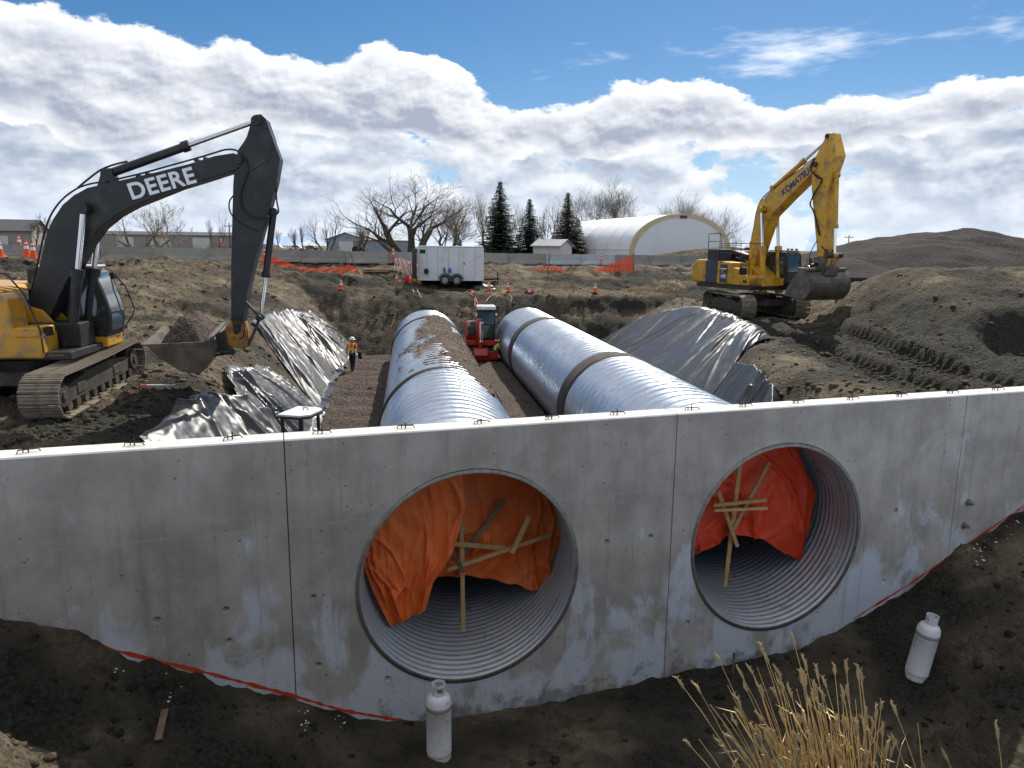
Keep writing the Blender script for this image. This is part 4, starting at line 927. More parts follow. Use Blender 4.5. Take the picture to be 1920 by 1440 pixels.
o = MB().beam((0,0,0),(-0.16,0.55,0.06),0.09,0.022).build('broken_lath', 'wood_old', bevel=0.003); q = (-4.55, 8.55); o.location = (q[0], q[1], float(zfront(np.array([q[0]]), np.array([q[1]]))[0])+0.06); tag(o, 'short broken wooden lath lying on the dark ditch slope', 'lath')
q = onwall(1360, 1262); o = MB().box((0,0,0.15),(0.035,0.035,0.5)).build('grade_stake', 'wood_old', bevel=0.003); o.location = (q[0]+0.02, q[1]-0.35, float(zfront(np.array([q[0]]), np.array([q[1]-0.35]))[0])); tag(o, 'small wooden grade stake in the ditch between the two openings', 'stake')
# ------------------------------------------------------------------ tracked machines
def Rz(a): return Matrix.Rotation(a, 4, 'Z')
def text_mesh(name, txt, size, M, mat, parent, extr=0.004, bold=0.0, sp=1.0, shear=0.0):
    cu = bpy.data.curves.new('t', 'FONT'); cu.body = txt; cu.size = size; cu.extrude = extr; cu.offset = bold; cu.align_x = 'CENTER'; cu.align_y = 'CENTER'; cu.space_character = sp; cu.shear = shear
    to = bpy.data.objects.new('t', cu); COL.objects.link(to); dg = bpy.context.evaluated_depsgraph_get(); me = bpy.data.meshes.new_from_object(to.evaluated_get(dg))
    bpy.data.objects.remove(to); bpy.data.curves.remove(cu); me.transform(M); me.name = name
    return mkobj(name, me, mat, parent)
def shoe_mesh(w, p):
    m = MB(); m.bx(-p*0.47, p*0.47, -w/2, w/2, 0.0, 0.022)
    for gx in (-0.33, 0.0, 0.33): m.prism([(gx*p-0.016,0.022),(gx*p+0.016,0.022),(gx*p+0.009,0.048),(gx*p-0.009,0.048)], -w/2, w/2)
    me = bpy.data.meshes.new('track_shoe'); me.from_pydata(m.v, [], m.f); me.update(); me.materials.append(MAT['track_steel']); return me
def stadium(L, r, n, zc, sag=0.0):
    """points and headings along a track loop of overall length L"""
    ls = L-2*r; per = 2*ls+2*math.pi*r; out = []
    for k in range(n):
        d = per*k/n
        if d < ls: x, z, a = -ls/2+d, zc+r - sag*math.sin(math.pi*d/ls), 0.0
        elif d < ls+math.pi*r: t = (d-ls)/r; x, z, a = ls/2+r*math.sin(t), zc+r*math.cos(t), -t
        elif d < 2*ls+math.pi*r: x, z, a = ls/2-(d-ls-math.pi*r), zc-r, -math.pi
        else: t = (d-2*ls-math.pi*r)/r; x, z, a = -ls/2-r*math.sin(t), zc-r*math.cos(t), -math.pi-t
        out.append((x, z, a))
    return out
def undercarriage(root, M, L, r, gauge, sw, nshoe, separate, mt='track_frame', rubber=False):
    zc = r+0.05
    me = shoe_mesh(sw, (2*(L-2*r)+2*math.pi*r)/nshoe) if not rubber else None
    for sd in (-1, 1):
        y = sd*gauge/2
        tr = MB(M)                                                     # links of the chain
        pts = stadium(L, r-0.02, 60, zc, 0.03); ins = stadium(L, r-0.09, 60, zc, 0.03); wi = 0.09 if not rubber else sw/2
        vs_ = []
        for (x, z, a), (x2, z2, a2) in zip(pts, ins): vs_ += [(x,y-wi,z),(x,y+wi,z),(x2,y+wi,z2),(x2,y-wi,z2)]
        n = len(pts); fs_ = []
        for k in range(n):
            a_, b_ = 4*k, 4*((k+1)%n)
            fs_ += [(a_,a_+1,b_+1,b_),(a_+1,a_+2,b_+2,b_+1),(a_+2,a_+3,b_+3,b_+2),(a_+3,a_,b_,b_+3)]
        tr.add(vs_, fs_)
        if rubber:
            for (x, z, a) in stadium(L, r-0.01, nshoe, zc): tr.box((x,y,z), (0.05,sw,0.05), Matrix.Rotation(-a,3,'Y'))
        if me is not None and not separate:
            for (x, z, a) in stadium(L, r, nshoe, zc, 0.03):
                T = Matrix.Translation((x,y,z)) @ Matrix.Rotation(-a,4,'Y'); tr.add([v.co[:] for v in me.vertices], [tuple(p.vertices) for p in me.polygons], T)
        to = tr.build('track', 'rubber' if rubber else 'track_steel', root)
        if me is not None and separate:
            for (x, z, a) in stadium(L, r, nshoe, zc, 0.03):
                s_ = bpy.data.objects.new('track_shoe', me); COL.objects.link(s_); s_.parent = to
                s_.matrix_local = M @ Matrix.Translation((x,y,z)) @ Matrix.Rotation(-a,4,'Y')
        ls = L-2*r; f = MB(M); w2 = sw*0.30
        f.prism([(-ls/2+0.1,zc-r*0.52),(ls/2-0.1,zc-r*0.52),(ls/2+0.05,zc),(ls/2-0.35,zc+r*0.30),(0.5,zc+r*0.62),(-0.5,zc+r*0.62),(-ls/2+0.35,zc+r*0.30),(-ls/2-0.05,zc)], y-w2, y+w2)
        f.bx(-ls*0.32, -ls*0.22, y+sd*w2-0.02, y+sd*w2+0.05, zc-r*0.3, zc+r*0.25); f.bx(ls*0.18, ls*0.30, y+sd*w2-0.02, y+sd*w2+0.06, zc-r*0.35, zc+r*0.2)
        f.build('track_frame', mt, root, bevel=0.02)
        for sx in (-1, 1):
            c = MB(M); x = sx*ls/2; c.cyl((x,y-sw*0.24,zc),(x,y+sw*0.24,zc),r-0.11,n=28); c.cyl((x,y-sw*0.36,zc),(x,y+sw*0.36,zc),r*0.55,n=20); c.cyl((x,y-sw*0.40,zc),(x,y+sw*0.40,zc),r*0.22,n=14)
            c.build('idler' if sx > 0 else 'sprocket', mt, root, bevel=0.008)
        nr = max(5, int(ls/0.42))
        for k in range(nr):
            x = -ls/2+0.28+(ls-0.56)*k/(nr-1); MB(M).cyl((x,y-sw*0.33,zc-r*0.66),(x,y+sw*0.33,zc-r*0.66),r*0.25,n=12).build('track_roller', mt, root)
        for x in (-ls*0.2, ls*0.22): MB(M).cyl((x,y-sw*0.3,zc+r*0.72),(x,y+sw*0.3,zc+r*0.72),r*0.16,n=10).build('carrier_roller', mt, root)
    b = MB(M); b.prism([(-0.9,zc-0.05),(0.9,zc-0.05),(0.75,zc+0.28),(-0.75,zc+0.28)], -gauge/2+sw*0.28, gauge/2-sw*0.28); b.build('car_body', mt, root, bevel=0.03)
    MB(M).cyl((0,0,zc+0.2),(0,0,zc+0.52),0.74*L/5.0,n=32).build('swing_ring', 'machine_black', root)
def ram(root, M, a, b, f, r, mb='deere_dark', pin=True, y2=None):
    a, b = Vector(a), Vector(b); m_ = a+(b-a)*f; d = (b-a).normalized()
    c = MB(M); c.cyl(a, m_, r, n=16); c.cyl(m_-d*r*1.6, m_, r*1.28, n=16); c.cyl(a-Vector((0,r*1.1,0)), a+Vector((0,r*1.1,0)), r*1.15, n=14)
    bo = c.build('cylinder_barrel', mb, root, smooth='auto', ang=40)
    q = MB(M); q.cyl(m_, b, r*0.56, n=14); ro = q.build('cylinder_rod', 'chrome', root, smooth='auto', ang=40)
    if pin: MB(M).cyl(b-Vector((0,r*1.2,0)), b+Vector((0,r*1.2,0)), r*1.1, n=14).build('rod_eye', mb, root)
def hose(root, M, pts, r=0.022, mat='rubber'):
    P_ = np.array(pts, float); n = len(P_); t = np.linspace(0, n-1, n*5); out = []
    for tt in t:
        i = min(int(tt), n-2); f = tt-i; p0 = P_[max(i-1,0)]; p1 = P_[i]; p2 = P_[i+1]; p3 = P_[min(i+2,n-1)]
        out.append(0.5*((2*p1)+(p2-p0)*f+(2*p0-5*p1+4*p2-p3)*f*f+(3*p1-p0-3*p2+p3)*f**3))
    MB(M).tube(out, r, 6).build('hose', mat, root, smooth=True)
def rail(root, M, pts, r=0.02, mat='machine_black'): MB(M).tube(pts, r, 6).build('handrail', mat, root)
def cab(root, M, prof, y0, y1, mat_frame, front_n, panes, roofmat='white_paint', seat=True):
    """prof: closed side outline (x,z) starting at the front foot and going up the front; solid shell with glass set proud"""
    MB(M).prism(prof, y0, y1).build('cab_shell', mat_frame, root, bevel=0.035, seg=3)
    for nm, poly, yy in panes:                                         # side panes: outline in (x,z) at y
        s = 1 if yy > (y0+y1)/2 else -1
        MB(M).prism(poly, yy, yy+s*0.012).build(nm, 'glass_cab', root, bevel=0.004)
def front_pane(root, M, pts, y0, y1, nm='front_window'):
    """pts: (x,z) up the front of the cab"""
    m = MB(M); vs_ = []; n = len(pts)
    for x, z in pts: vs_ += [(x+0.012, y0, z), (x+0.012, y1, z), (x-0.02, y0, z), (x-0.02, y1, z)]
    fs_ = []
    for k in range(n-1):
        a, b = 4*k, 4*k+4; fs_ += [(a,a+1,b+1,b),(a+1,a+3,b+3,b+1),(a+2,a,b,b+2)]
    fs_ += [(0,2,3,1),(4*n-4,4*n-3,4*n-1,4*n-2)]
    m.add(vs_, fs_).build(nm, 'glass_cab', root, smooth='auto')
def plate_chain(poly_up, poly_dn): return poly_up+poly_dn[::-1]

# ---- dark boomed excavator on the left
DL = (-11.5, 18.3, 4.08); DH = R(8)
dx_ = empty('excavator', DL); tag(dx_, 'yellow and charcoal excavator with dark boom holding a loaded bucket', 'excavator')
UM = Rz(DH)
LM = Matrix.Translation((-0.36, -0.38, -0.04)) @ Rz(math.atan2(4.6, -0.5)) @ Matrix.Rotation(-R(3.2), 4, 'Y')
undercarriage(dx_, LM, 4.95, 0.47, 2.72, 0.85, 47, True)
def dpl(yoff): return (DL[0]-math.sin(DH)*yoff, DL[1]+math.cos(DH)*yoff, 0)
def dtr(pts, yoff): 
    out = []
    for p in pts: s, z = onplane(p[0], p[1], dpl(yoff), DH); out.append((s, z-DL[2]))
    return out
z1 = lambda X, Y: (X/3.4286, 180+Y/3.4286)                  # from the first enlargement back to photo pixels
BW = 0.30
boom_px = [z1(*p) for p in ((1548,385),(1500,366),(1440,375),(1380,385),(1200,440),(1000,490),(740,550),(560,590),(470,640),(400,700),(340,790),(300,880),(262,1050),(222,1200),(182,1330),(165,1400),(185,1470),(260,1480),(330,1400),(370,1310),(430,1190),(490,1090),(560,960),(640,850),(740,770),(850,710),(1000,650),(1150,590),(1300,545),(1440,500),(1500,482),(1545,455),(1565,420))]
MB(UM).prism(dtr(boom_px, -BW), -BW, BW).build('boom', 'deere_dark', dx_, bevel=0.018)
arm_px = [(478,215),(488,214),(496,220),(525,297),(518,340),(508,380),(496,422),(478,486),(464,545),(456,600),(451,624),(444,630),(437,626),(433,598),(433,500),(435,413),(437,343),(440,308),(446,281),(464,256),(470,230)]
MB(UM).prism(dtr(arm_px, -0.26), -0.26, 0.26).build('arm', 'deere_dark', dx_, bevel=0.018)
def dp(px, py, y): s, z = onplane(px, py, dpl(y), DH); return (s, y, z-DL[2])
def pinD(px, py, w, r, mat='machine_black'): a = dp(px, py, -w); MB(UM).cyl((a[0],-w,a[2]),(a[0],w,a[2]),r,n=18).build('pivot_pin', mat, dx_, bevel=0.006)
pinD(446,299,0.40,0.10); pinD(481,226,0.34,0.12); pinD(157,391,0.46,0.13); pinD(444,618,0.34,0.07)
# cheek plates at the head of the arm
for sy in (-1, 1): MB(UM).prism(dtr([(446,285),(463,256),(470,232),(476,216),(490,214),(498,222),(512,262),(505,300),(470,320),(450,318)], -0.27), sy*0.262, sy*0.285).build('cheek_plate', 'deere_dark', dx_, bevel=0.006)
a = dp(201,327,0); b = dp(481,227,0); ram(dx_, UM, a, b, 0.545, 0.105)
MB(UM).prism(dtr([(186,352),(196,318),(212,316),(222,345)], 0), -0.16, 0.16).build('cylinder_bracket', 'deere_dark', dx_, bevel=0.01)
for y in (-0.47, 0.47): ram(dx_, UM, dp(133,640,y) if y < 0 else tuple(np.array(dp(133,640,-0.47))*[1,0,1]+[0,y,0]), dp(157,391,-0.47)[:1]+(y,)+dp(157,391,-0.47)[2:], 0.55, 0.125)
a = dp(513,397,0); b = dp(489,594,0); ram(dx_, UM, a, b, 0.62, 0.085)
for y in (-0.20, 0.20):
    p1, p2, p3 = dp(456,560,y), dp(488,595,y), dp(466,648,y)
    MB(UM).beam(p1, p2, 0.05, 0.13, up=(0,1,0)).build('link_arm', 'machine_black', dx_, bevel=0.01); MB(UM).beam(p2, p3, 0.06, 0.14, up=(0,1,0)).build('bucket_link', 'machine_black', dx_, bevel=0.01)
a = dp(488,595,0); MB(UM).cyl((a[0],-0.28,a[2]),(a[0],0.28,a[2]),0.075,n=14).build('pivot_pin', 'machine_black', dx_)
MB(UM).prism(dtr([(432,604),(446,596),(456,606),(462,622),(466,648),(458,655),(440,652),(424,646),(418,628),(424,612)], -0.26), -0.26, 0.26).build('quick_coupler', 'rusty_yellow', dx_, bevel=0.02)
MB(UM).prism(dtr([(400,628),(424,618),(428,645),(432,662),(404,668),(394,652)], -0.2), -0.30, 0.30).build('tilt_mount', 'machine_black', dx_, bevel=0.02)
ram(dx_, UM, dp(436,660,-0.42), dp(398,662,-0.42), 0.6, 0.06, 'machine_black')
# bucket: traced side, 1.7 m wide, rolled a little by its tilt cylinder
TB = UM @ Matrix.Translation(dp(345,655,0)) @ Matrix.Rotation(R(9), 4, 'X') @ Matrix.Translation(-Vector(dp(345,655,0)))
side = dtr([(276,634),(286,648),(296,659),(340,688),(372,691),(386,680),(397,655),(394,634),(386,629)], -0.85)
inn = dtr([(286,636),(298,652),(342,680),(370,683),(380,675),(390,655),(388,634)], -0.85)
m = MB(TB); n = len(side); vs_ = []
ir = inn
shell_o = side; 
m.add([(x,y,z) for y in (-0.85,0.85) for x,z in shell_o], [(i,i+1,i+1+n,i+n) for i in range(n-1)])
m.build('bucket_shell', 'bucket_steel', dx_, solid=0.03)
for sy in (-1, 1): MB(TB).prism(side, sy*0.835, sy*0.865).build('bucket_side', 'bucket_steel', dx_, bevel=0.006)
for sy in (-1, 1): MB(TB).prism(dtr([(276,634),(286,648),(296,659),(340,688),(356,690),(350,682),(336,676),(304,650),(300,641),(386,637),(386,629)], -0.85), sy*0.866, sy*0.888).build('side_cutter', 'bucket_steel', dx_, bevel=0.005)
m = MB(TB); e0, e1 = side[0], side[1]; m.beam((e0[0]-0.05,-0.88,e0[1]-0.02),(e0[0]-0.05,0.88,e0[1]-0.02),0.16,0.035); m.build('cutting_edge', 'bucket_steel', dx_, bevel=0.006)
m = MB(TB); t_ = side[-1]; m.bx(t_[0]-0.02, t_[0]+0.10, -0.87, 0.87, t_[1]-0.10, t_[1]+0.035); m.build('top_rail', 'bucket_steel', dx_, bevel=0.012)
# load of gravel heaped in it
gx = np.linspace(side[0][0]+0.15, side[-1][0]-0.02, 60); gy = np.linspace(-0.82, 0.82, 60); GX, GY = np.meshgrid(gx, gy, indexing='ij')
tt = (GX-gx[0])/(gx[-1]-gx[0]); zz = np.interp(GX, [side[0][0], side[-1][0]], [side[0][1], side[-1][1]])
hp = np.clip(np.sin(np.clip(tt*1.05-0.02, 0, 1)*math.pi), 0, 1)**0.8*np.clip(1-((GY-0.12)/0.9)**2, 0, 1)**0.7
zz = zz-0.13+0.66*hp*(0.75+0.5*tt)*(1+0.25*fbm(GX*2, GY*2, 3))+0.03*fbm(GX*9, GY*9, 3)
TT = np.array(Matrix.Translation(DL) @ TB); Pp = np.stack([GX, GY, zz, np.ones_like(zz)], -1) @ TT.T
gl = grid_mesh('gravel_load', Pp[...,:3], 'gravel'); tag(gl, 'heap of brown gravel filling the bucket under the dark boom', 'gravel', kind='stuff')
# upper works
bz = dtr([(85,674),(85,600),(30,560)], -1.5); zb0 = bz[0][1]; sf = bz[0][0]
MB(UM).bx(-2.6, sf+0.55, -1.45, 1.45, zb0-0.02, zb0+0.16).build('deck_frame', 'machine_black', dx_, bevel=0.02)
MB(UM).prism([(-2.2,zb0+0.02),(sf-0.02,zb0+0.02),(sf,zb0+0.25),(sf,zb0+0.60),(sf-0.25,zb0+0.68),(sf-0.62,zb0+0.70),(sf-0.68,zb0+1.38),(sf-0.85,zb0+1.50),(-2.2,zb0+1.50)], -1.52, -0.75).build('side_body', 'deere_yellow', dx_, bevel=0.05, seg=3)
MB(UM).bx(sf-0.60, sf-0.05, -1.54, -0.72, zb0+0.50, zb0+0.74).build('tool_box', 'deere_yellow', dx_, bevel=0.05, seg=3)
MB(UM).bx(sf-0.16, sf+0.02, -1.35, -1.0, zb0+0.52, zb0+0.72).build('work_light', 'machine_black', dx_, bevel=0.02)
MB(UM).bx(sf+0.0, sf+0.42, -1.45, -0.9, zb0+0.05, zb0+0.13).build('step', 'deere_yellow', dx_, bevel=0.015)
MB(UM).bx(-1.35, -1.0, -1.56, -1.1, zb0+1.02, zb0+1.12).build('step', 'deere_yellow', dx_, bevel=0.015)
MB(UM).prism([(-3.6,zb0-0.1),(-2.25,zb0-0.05),(-2.2,zb0+1.55),(-3.3,zb0+1.5),(-3.65,zb0+1.1)], -1.5, 1.5).build('counterweight', 'deere_yellow', dx_, bevel=0.08, seg=3)
MB(UM).prism([(-2.15,zb0+1.5),(sf-0.9,zb0+1.52),(sf-1.0,zb0+1.66),(-2.15,zb0+1.72)], -1.45, 1.4).build('engine_hood', 'deere_yellow', dx_, bevel=0.05)
MB(UM).bx(-1.9, -1.0, -1.2, -0.45, zb0+1.725, zb0+1.76).build('hood_grille', 'siding_grey', dx_)
MB(UM).bx(-0.6, 0.9, -0.62, 0.25, zb0+0.16, zb0+0.75).build('boom_mount', 'machine_black', dx_, bevel=0.03)
for y in (-0.36, 0.36): MB(UM).prism([(-0.75,zb0+0.6),(0.35,zb0+0.6),(0.0,zb0+1.05),(-0.35,zb0+1.15),(-0.6,zb0+1.0)], y-0.03, y+0.03).build('mount_plate', 'deere_yellow', dx_, bevel=0.01)
rail(dx_, UM, [(sf-0.02,-1.5,zb0+0.15),(sf-0.05,-1.5,zb0+0.7),(sf-0.30,-1.5,zb0+1.5),(sf-0.62,-1.5,zb0+1.95),(sf-1.1,-1.5,zb0+2.03),(-1.9,-1.5,zb0+2.03)], 0.022)
rail(dx_, UM, [(sf-1.02,-1.5,zb0+1.5),(sf-1.1,-1.5,zb0+2.03)], 0.02)
cy0, cy1 = 0.40, 1.42
fr = dtr([(200,632),(207,618),(207,600),(206,586),(199,565),(189,540),(175,512)], cy0)
cb, ct_ = fr[0][1], fr[-1][1]
prof = [fr[0]]+fr[1:]+[(fr[-1][0]-0.15, ct_+0.10),(fr[-1][0]-0.9, ct_+0.14),(fr[0][0]-1.75, ct_+0.10),(fr[0][0]-1.8, cb)]
cab(dx_, UM, prof, cy0, cy1, 'machine_black', None, [('side_window', [(fr[3][0]-0.30,fr[3][1]-0.1),(fr[4][0]-0.22,fr[4][1]),(fr[5][0]-0.2,fr[5][1]),(fr[6][0]-0.18,fr[6][1]-0.12),(fr[6][0]-0.75,fr[6][1]-0.12),(fr[6][0]-0.75,fr[3][1]-0.1)], cy0), ('side_window', [(fr[6][0]-0.85,fr[3][1]-0.1),(fr[6][0]-0.85,fr[6][1]-0.12),(fr[0][0]-1.65,fr[6][1]-0.12),(fr[0][0]-1.65,fr[3][1]-0.1)], cy0), ('door_window', [(fr[3][0]-0.25,fr[2][1]),(fr[5][0]-0.15,fr[5][1]),(fr[6][0]-0.15,fr[6][1]-0.12),(fr[6][0]-0.9,fr[6][1]-0.12),(fr[6][0]-0.9,fr[2][1])], cy1)])
front_pane(dx_, UM, fr[3:], cy0+0.09, cy1-0.09); front_pane(dx_, UM, [(fr[1][0],fr[1][1]-0.02),fr[2],(fr[3][0],fr[3][1]-0.05)], cy0+0.09, cy1-0.09, 'lower_front_window')
MB(UM).bx(fr[0][0]-1.8, fr[0][0]+0.02, cy0-0.01, cy1+0.01, cb-0.26, cb+0.01).build('cab_base', 'deere_yellow', dx_, bevel=0.03)
MB(UM).bx(fr[-1][0]-1.35, fr[-1][0]-0.05, cy0+0.05, cy1-0.05, ct_+0.135, ct_+0.19).build('cab_roof', 'white_paint', dx_, bevel=0.03)
rail(dx_, UM, [(fr[6][0]+0.05,cy1+0.05,ct_),(fr[5][0]+0.18,cy1+0.12,fr[5][1]),(fr[3][0]+0.20,cy1+0.16,fr[3][1]),(fr[2][0]+0.14,cy1+0.14,fr[2][1]+0.02),(fr[1][0],cy1+0.05,fr[1][1])], 0.018)
MB(UM).bx(fr[6][0]+0.0, fr[6][0]+0.10, cy1+0.0, cy1+0.22, ct_-0.20, ct_-0.02).build('wiper_motor', 'machine_black', dx_, bevel=0.01)
# hoses along the boom, over the elbow and down the arm
def dh(pts, y): return [dp(px, py, y) for px, py in pts]
for k, y in enumerate((-0.12, 0.0, 0.12)):
    hose(dx_, UM, dh([z1(*p) for p in ((185,1330),(230,1130),(262,980),(288,870),(330,760),(400,665),(490,598),(580,565),(700,545),(900,500),(1100,445),(1280,395),(1380,365),(1450,345),(1520,350),(1580,400),(1590,470))], y), 0.024)
hose(dx_, UM, dh([z1(*p) for p in ((500,590),(560,540),(640,480),(720,445),(820,420))], 0.05), 0.024)
hose(dx_, UM, dh([z1(*p) for p in ((1545,365),(1585,420),(1588,500),(1550,600),(1545,690),(1580,750),(1650,785),(1730,775))], -0.31), 0.024)
hose(dx_, UM, dh([z1(*p) for p in ((1500,640),(1475,680),(1478,740),(1520,800),(1600,845),(1660,870))], -0.30), 0.02)
hose(dx_, UM, dh([z1(*p) for p in ((1780,520),(1775,600),(1780,680),(1790,745),(1760,770))], -0.1), 0.022)
hose(dx_, UM, dh([(432,600),(440,594),(452,598),(458,612),(456,630),(448,636)], -0.30), 0.016)
for q in ((900,510),(960,498),(1270,408),(1330,400),(700,552)):
    a = dp(*z1(*q), 0.0); MB(UM).box((a[0],0,a[2]-0.03),(0.07,0.42,0.07)).build('hose_clamp', 'machine_black', dx_)
# lettering on the boom side
p1, p2 = dp(*z1(845,620), -BW), dp(*z1(1235,515), -BW); c = (Vector(p1)+Vector(p2))/2; d = Vector(p2)-Vector(p1); ang = math.atan2(d.z, d.x); L = d.length
tm = Matrix.Translation((c.x, -BW-0.004, c.z)) @ Matrix.Rotation(-ang, 4, 'Y') @ Matrix.Rotation(R(90), 4, 'X')
to = text_mesh('lettering', 'DEERE', 0.50, UM @ tm, 'decal_white', dx_, 0.003, 0.012, 1.06)
xs_ = [(UM @ tm).inverted() @ v.co for v in to.data.vertices]; w_ = max(v.x for v in xs_)-min(v.x for v in xs_)
sc_ = (L+0.1)/w_; to.data.transform((UM @ tm) @ Matrix.Diagonal((sc_, sc_*0.98, 1, 1)) @ (UM @ tm).inverted())

# ---- yellow excavator on the right
KL = (12.9, 39.6, 4.42); KH = R(-68)
kx = empty('excavator', KL); tag(kx, 'yellow excavator with raised yellow boom and wide muddy bucket', 'excavator')
KU = Rz(KH); KM = Rz(math.atan2(-5.3, 0.6))
undercarriage(kx, KM, 5.35, 0.52, 2.85, 0.75, 50, False)
def kp(px, py, y=0.0):
    P0 = (KL[0]-math.sin(KH)*y, KL[1]+math.cos(KH)*y, 0); s, z = onplane(px, py, P0, KH); return (s, z-KL[2])
ft = kp(1414,506); pn = kp(1540,309); at_ = kp(1560,256); tp = kp(1545,486); bt = kp(1442,392)
bw = 0.33
def off(p, q, d): v = np.array(q)-np.array(p); v = v/np.linalg.norm(v); return np.array([-v[1], v[0]])*d
u1 = off(ft, bt, 1); u2 = off(bt, pn, 1); ub = (u1+u2)/np.linalg.norm(u1+u2)
F_ = np.array(ft); B_ = np.array(bt); N_ = np.array(pn); mid1 = F_*0.45+B_*0.55; mid2 = B_*0.6+N_*0.4; mid3 = B_*0.25+N_*0.75
upp = [F_+u1*0.22, mid1+u1*0.48, B_+ub*0.55, mid2+u2*0.50, mid3+u2*0.36, N_+u2*0.22, N_+(N_-B_)/np.linalg.norm(N_-B_)*0.22]
low_ = [F_-u1*0.22, mid1-u1*0.40, B_-ub*0.62, mid2-u2*0.42, mid3-u2*0.30, N_-u2*0.20]
poly = [tuple(p) for p in upp+low_[::-1]]+[tuple(F_-(B_-F_)/np.linalg.norm(B_-F_)*0.25)]
MB(KU).prism(poly, -bw, bw).build('boom', 'kom_yellow', kx, bevel=0.03)
A_ = np.array(at_); T_ = np.array(tp); 
arm = [(A_[0]-0.05,A_[1]+0.14),(A_[0]+0.22,A_[1]+0.12),(A_[0]+0.66,A_[1]-0.9),(N_[0]+0.95,N_[1]-0.35),(N_[0]+0.75,N_[1]-1.4),(T_[0]+0.30,T_[1]+0.5),(T_[0]+0.18,T_[1]-0.12),(T_[0]-0.14,T_[1]-0.14),(T_[0]-0.24,T_[1]+0.6),(N_[0]-0.20,N_[1]-1.1),(N_[0]-0.30,N_[1]-0.1),(N_[0]-0.18,N_[1]+0.25),(A_[0]-0.16,A_[1]-0.1)]
MB(KU).prism(arm, -0.29, 0.29).build('arm', 'kom_yellow', kx, bevel=0.03)
for p, r, w2 in ((N_,0.13,0.40),(A_,0.11,0.33),(T_,0.10,0.36),(B_,0.14,0.45)): MB(KU).cyl((p[0],-w2,p[1]),(p[0],w2,p[1]),r,n=18).build('pivot_pin', 'machine_black', kx, bevel=0.008)
ca = B_+u2*0.80+(N_-B_)*0.18; ram(kx, KU, (ca[0],0,ca[1]), (A_[0],0,A_[1]), 0.56, 0.12, 'kom_yellow')
MB(KU).prism([tuple(ca+u2*0.14), tuple(ca-u2*0.35-(N_-B_)*0.06), tuple(ca-u2*0.35+(N_-B_)*0.06)], -0.15, 0.15).build('cylinder_bracket', 'kom_yellow', kx, bevel=0.01)
fb = np.array(kp(1427,545)); fb = np.array([fb[0]+0.75, 1.35])
for y in (-0.52, 0.52): ram(kx, KU, (fb[0],y,fb[1]), (B_[0]+0.05,y,B_[1]-0.05), 0.55, 0.14, 'kom_yellow')
ca = np.array([N_[0]+0.98, N_[1]-0.55]); cb_ = np.array([T_[0]+0.62, T_[1]+0.18]); ram(kx, KU, (ca[0],0,ca[1]), (cb_[0],0,cb_[1]), 0.66, 0.115, 'kom_yellow')
for y in (-0.23, 0.23):
    MB(KU).beam((T_[0]+0.05,y,T_[1]+0.62),(cb_[0],y,cb_[1]),0.06,0.15,up=(0,1,0)).build('link_arm', 'machine_black', kx, bevel=0.01)
    MB(KU).beam((cb_[0],y,cb_[1]),(T_[0]+0.45,y,T_[1]-0.55),0.07,0.16,up=(0,1,0)).build('bucket_link', 'kom_yellow', kx, bevel=0.01)
MB(KU).cyl((cb_[0],-0.42,cb_[1]),(cb_[0],0.42,cb_[1]),0.12,n=16).build('pivot_pin', 'machine_black', kx)
MB(KU).prism([(T_[0]-0.25,T_[1]+0.12),(T_[0]+0.2,T_[1]+0.15),(T_[0]+0.62,T_[1]-0.35),(T_[0]+0.55,T_[1]-0.75),(T_[0]-0.2,T_[1]-0.72),(T_[0]-0.42,T_[1]-0.3)], -0.38, 0.38).build('quick_coupler', 'bucket_steel', kx, bevel=0.03)
# wide ditching bucket curled in under the arm
bc = np.array([T_[0]-0.15, T_[1]-1.20]); rb = 0.72; prof = [tuple(bc+np.array([math.cos(t)*rb*1.02, math.sin(t)*rb])) for t in np.linspace(R(95), R(-120), 16)]
prof.append((bc[0]-0.95, bc[1]-0.42))
m = MB(KU); n = len(prof); m.add([(x,y,z) for y in (-1.2,1.2) for x,z in prof], [(i,i+1,i+1+n,i+n) for i in range(n-1)]); m.build('bucket_shell', 'bucket_steel', kx, solid=0.035, smooth=False)
for sy in (-1, 1): MB(KU).prism(prof+[(bc[0]-0.5,bc[1]+0.25)], sy*1.19, sy*1.225).build('bucket_side', 'bucket_steel', kx, bevel=0.006)
MB(KU).beam((prof[-1][0]-0.05,-1.24,prof[-1][1]+0.02),(prof[-1][0]-0.05,1.24,prof[-1][1]+0.02),0.2,0.04).build('cutting_edge', 'bucket_steel', kx, bevel=0.006)
MB(KU).bx(bc[0]-0.25, bc[0]+0.42, -1.2, 1.2, bc[1]+rb*0.9, bc[1]+rb+0.08).build('bucket_top_beam', 'bucket_steel', kx, bevel=0.03)
for y in (-0.42, 0.42): MB(KU).prism([(T_[0]-0.35,T_[1]-0.3),(T_[0]+0.6,T_[1]-0.4),(bc[0]+0.55,bc[1]+rb*0.7),(bc[0]-0.3,bc[1]+rb*0.9)], y-0.03, y+0.03).build('bucket_ear', 'bucket_steel', kx, bevel=0.01)
for y in (-0.85, 0.85): ram(kx, KU, (bc[0]+0.1,y*0.5,bc[1]+rb+0.25), (bc[0]+0.1,y*1.1,bc[1]+rb+0.10), 0.6, 0.07, 'machine_black')
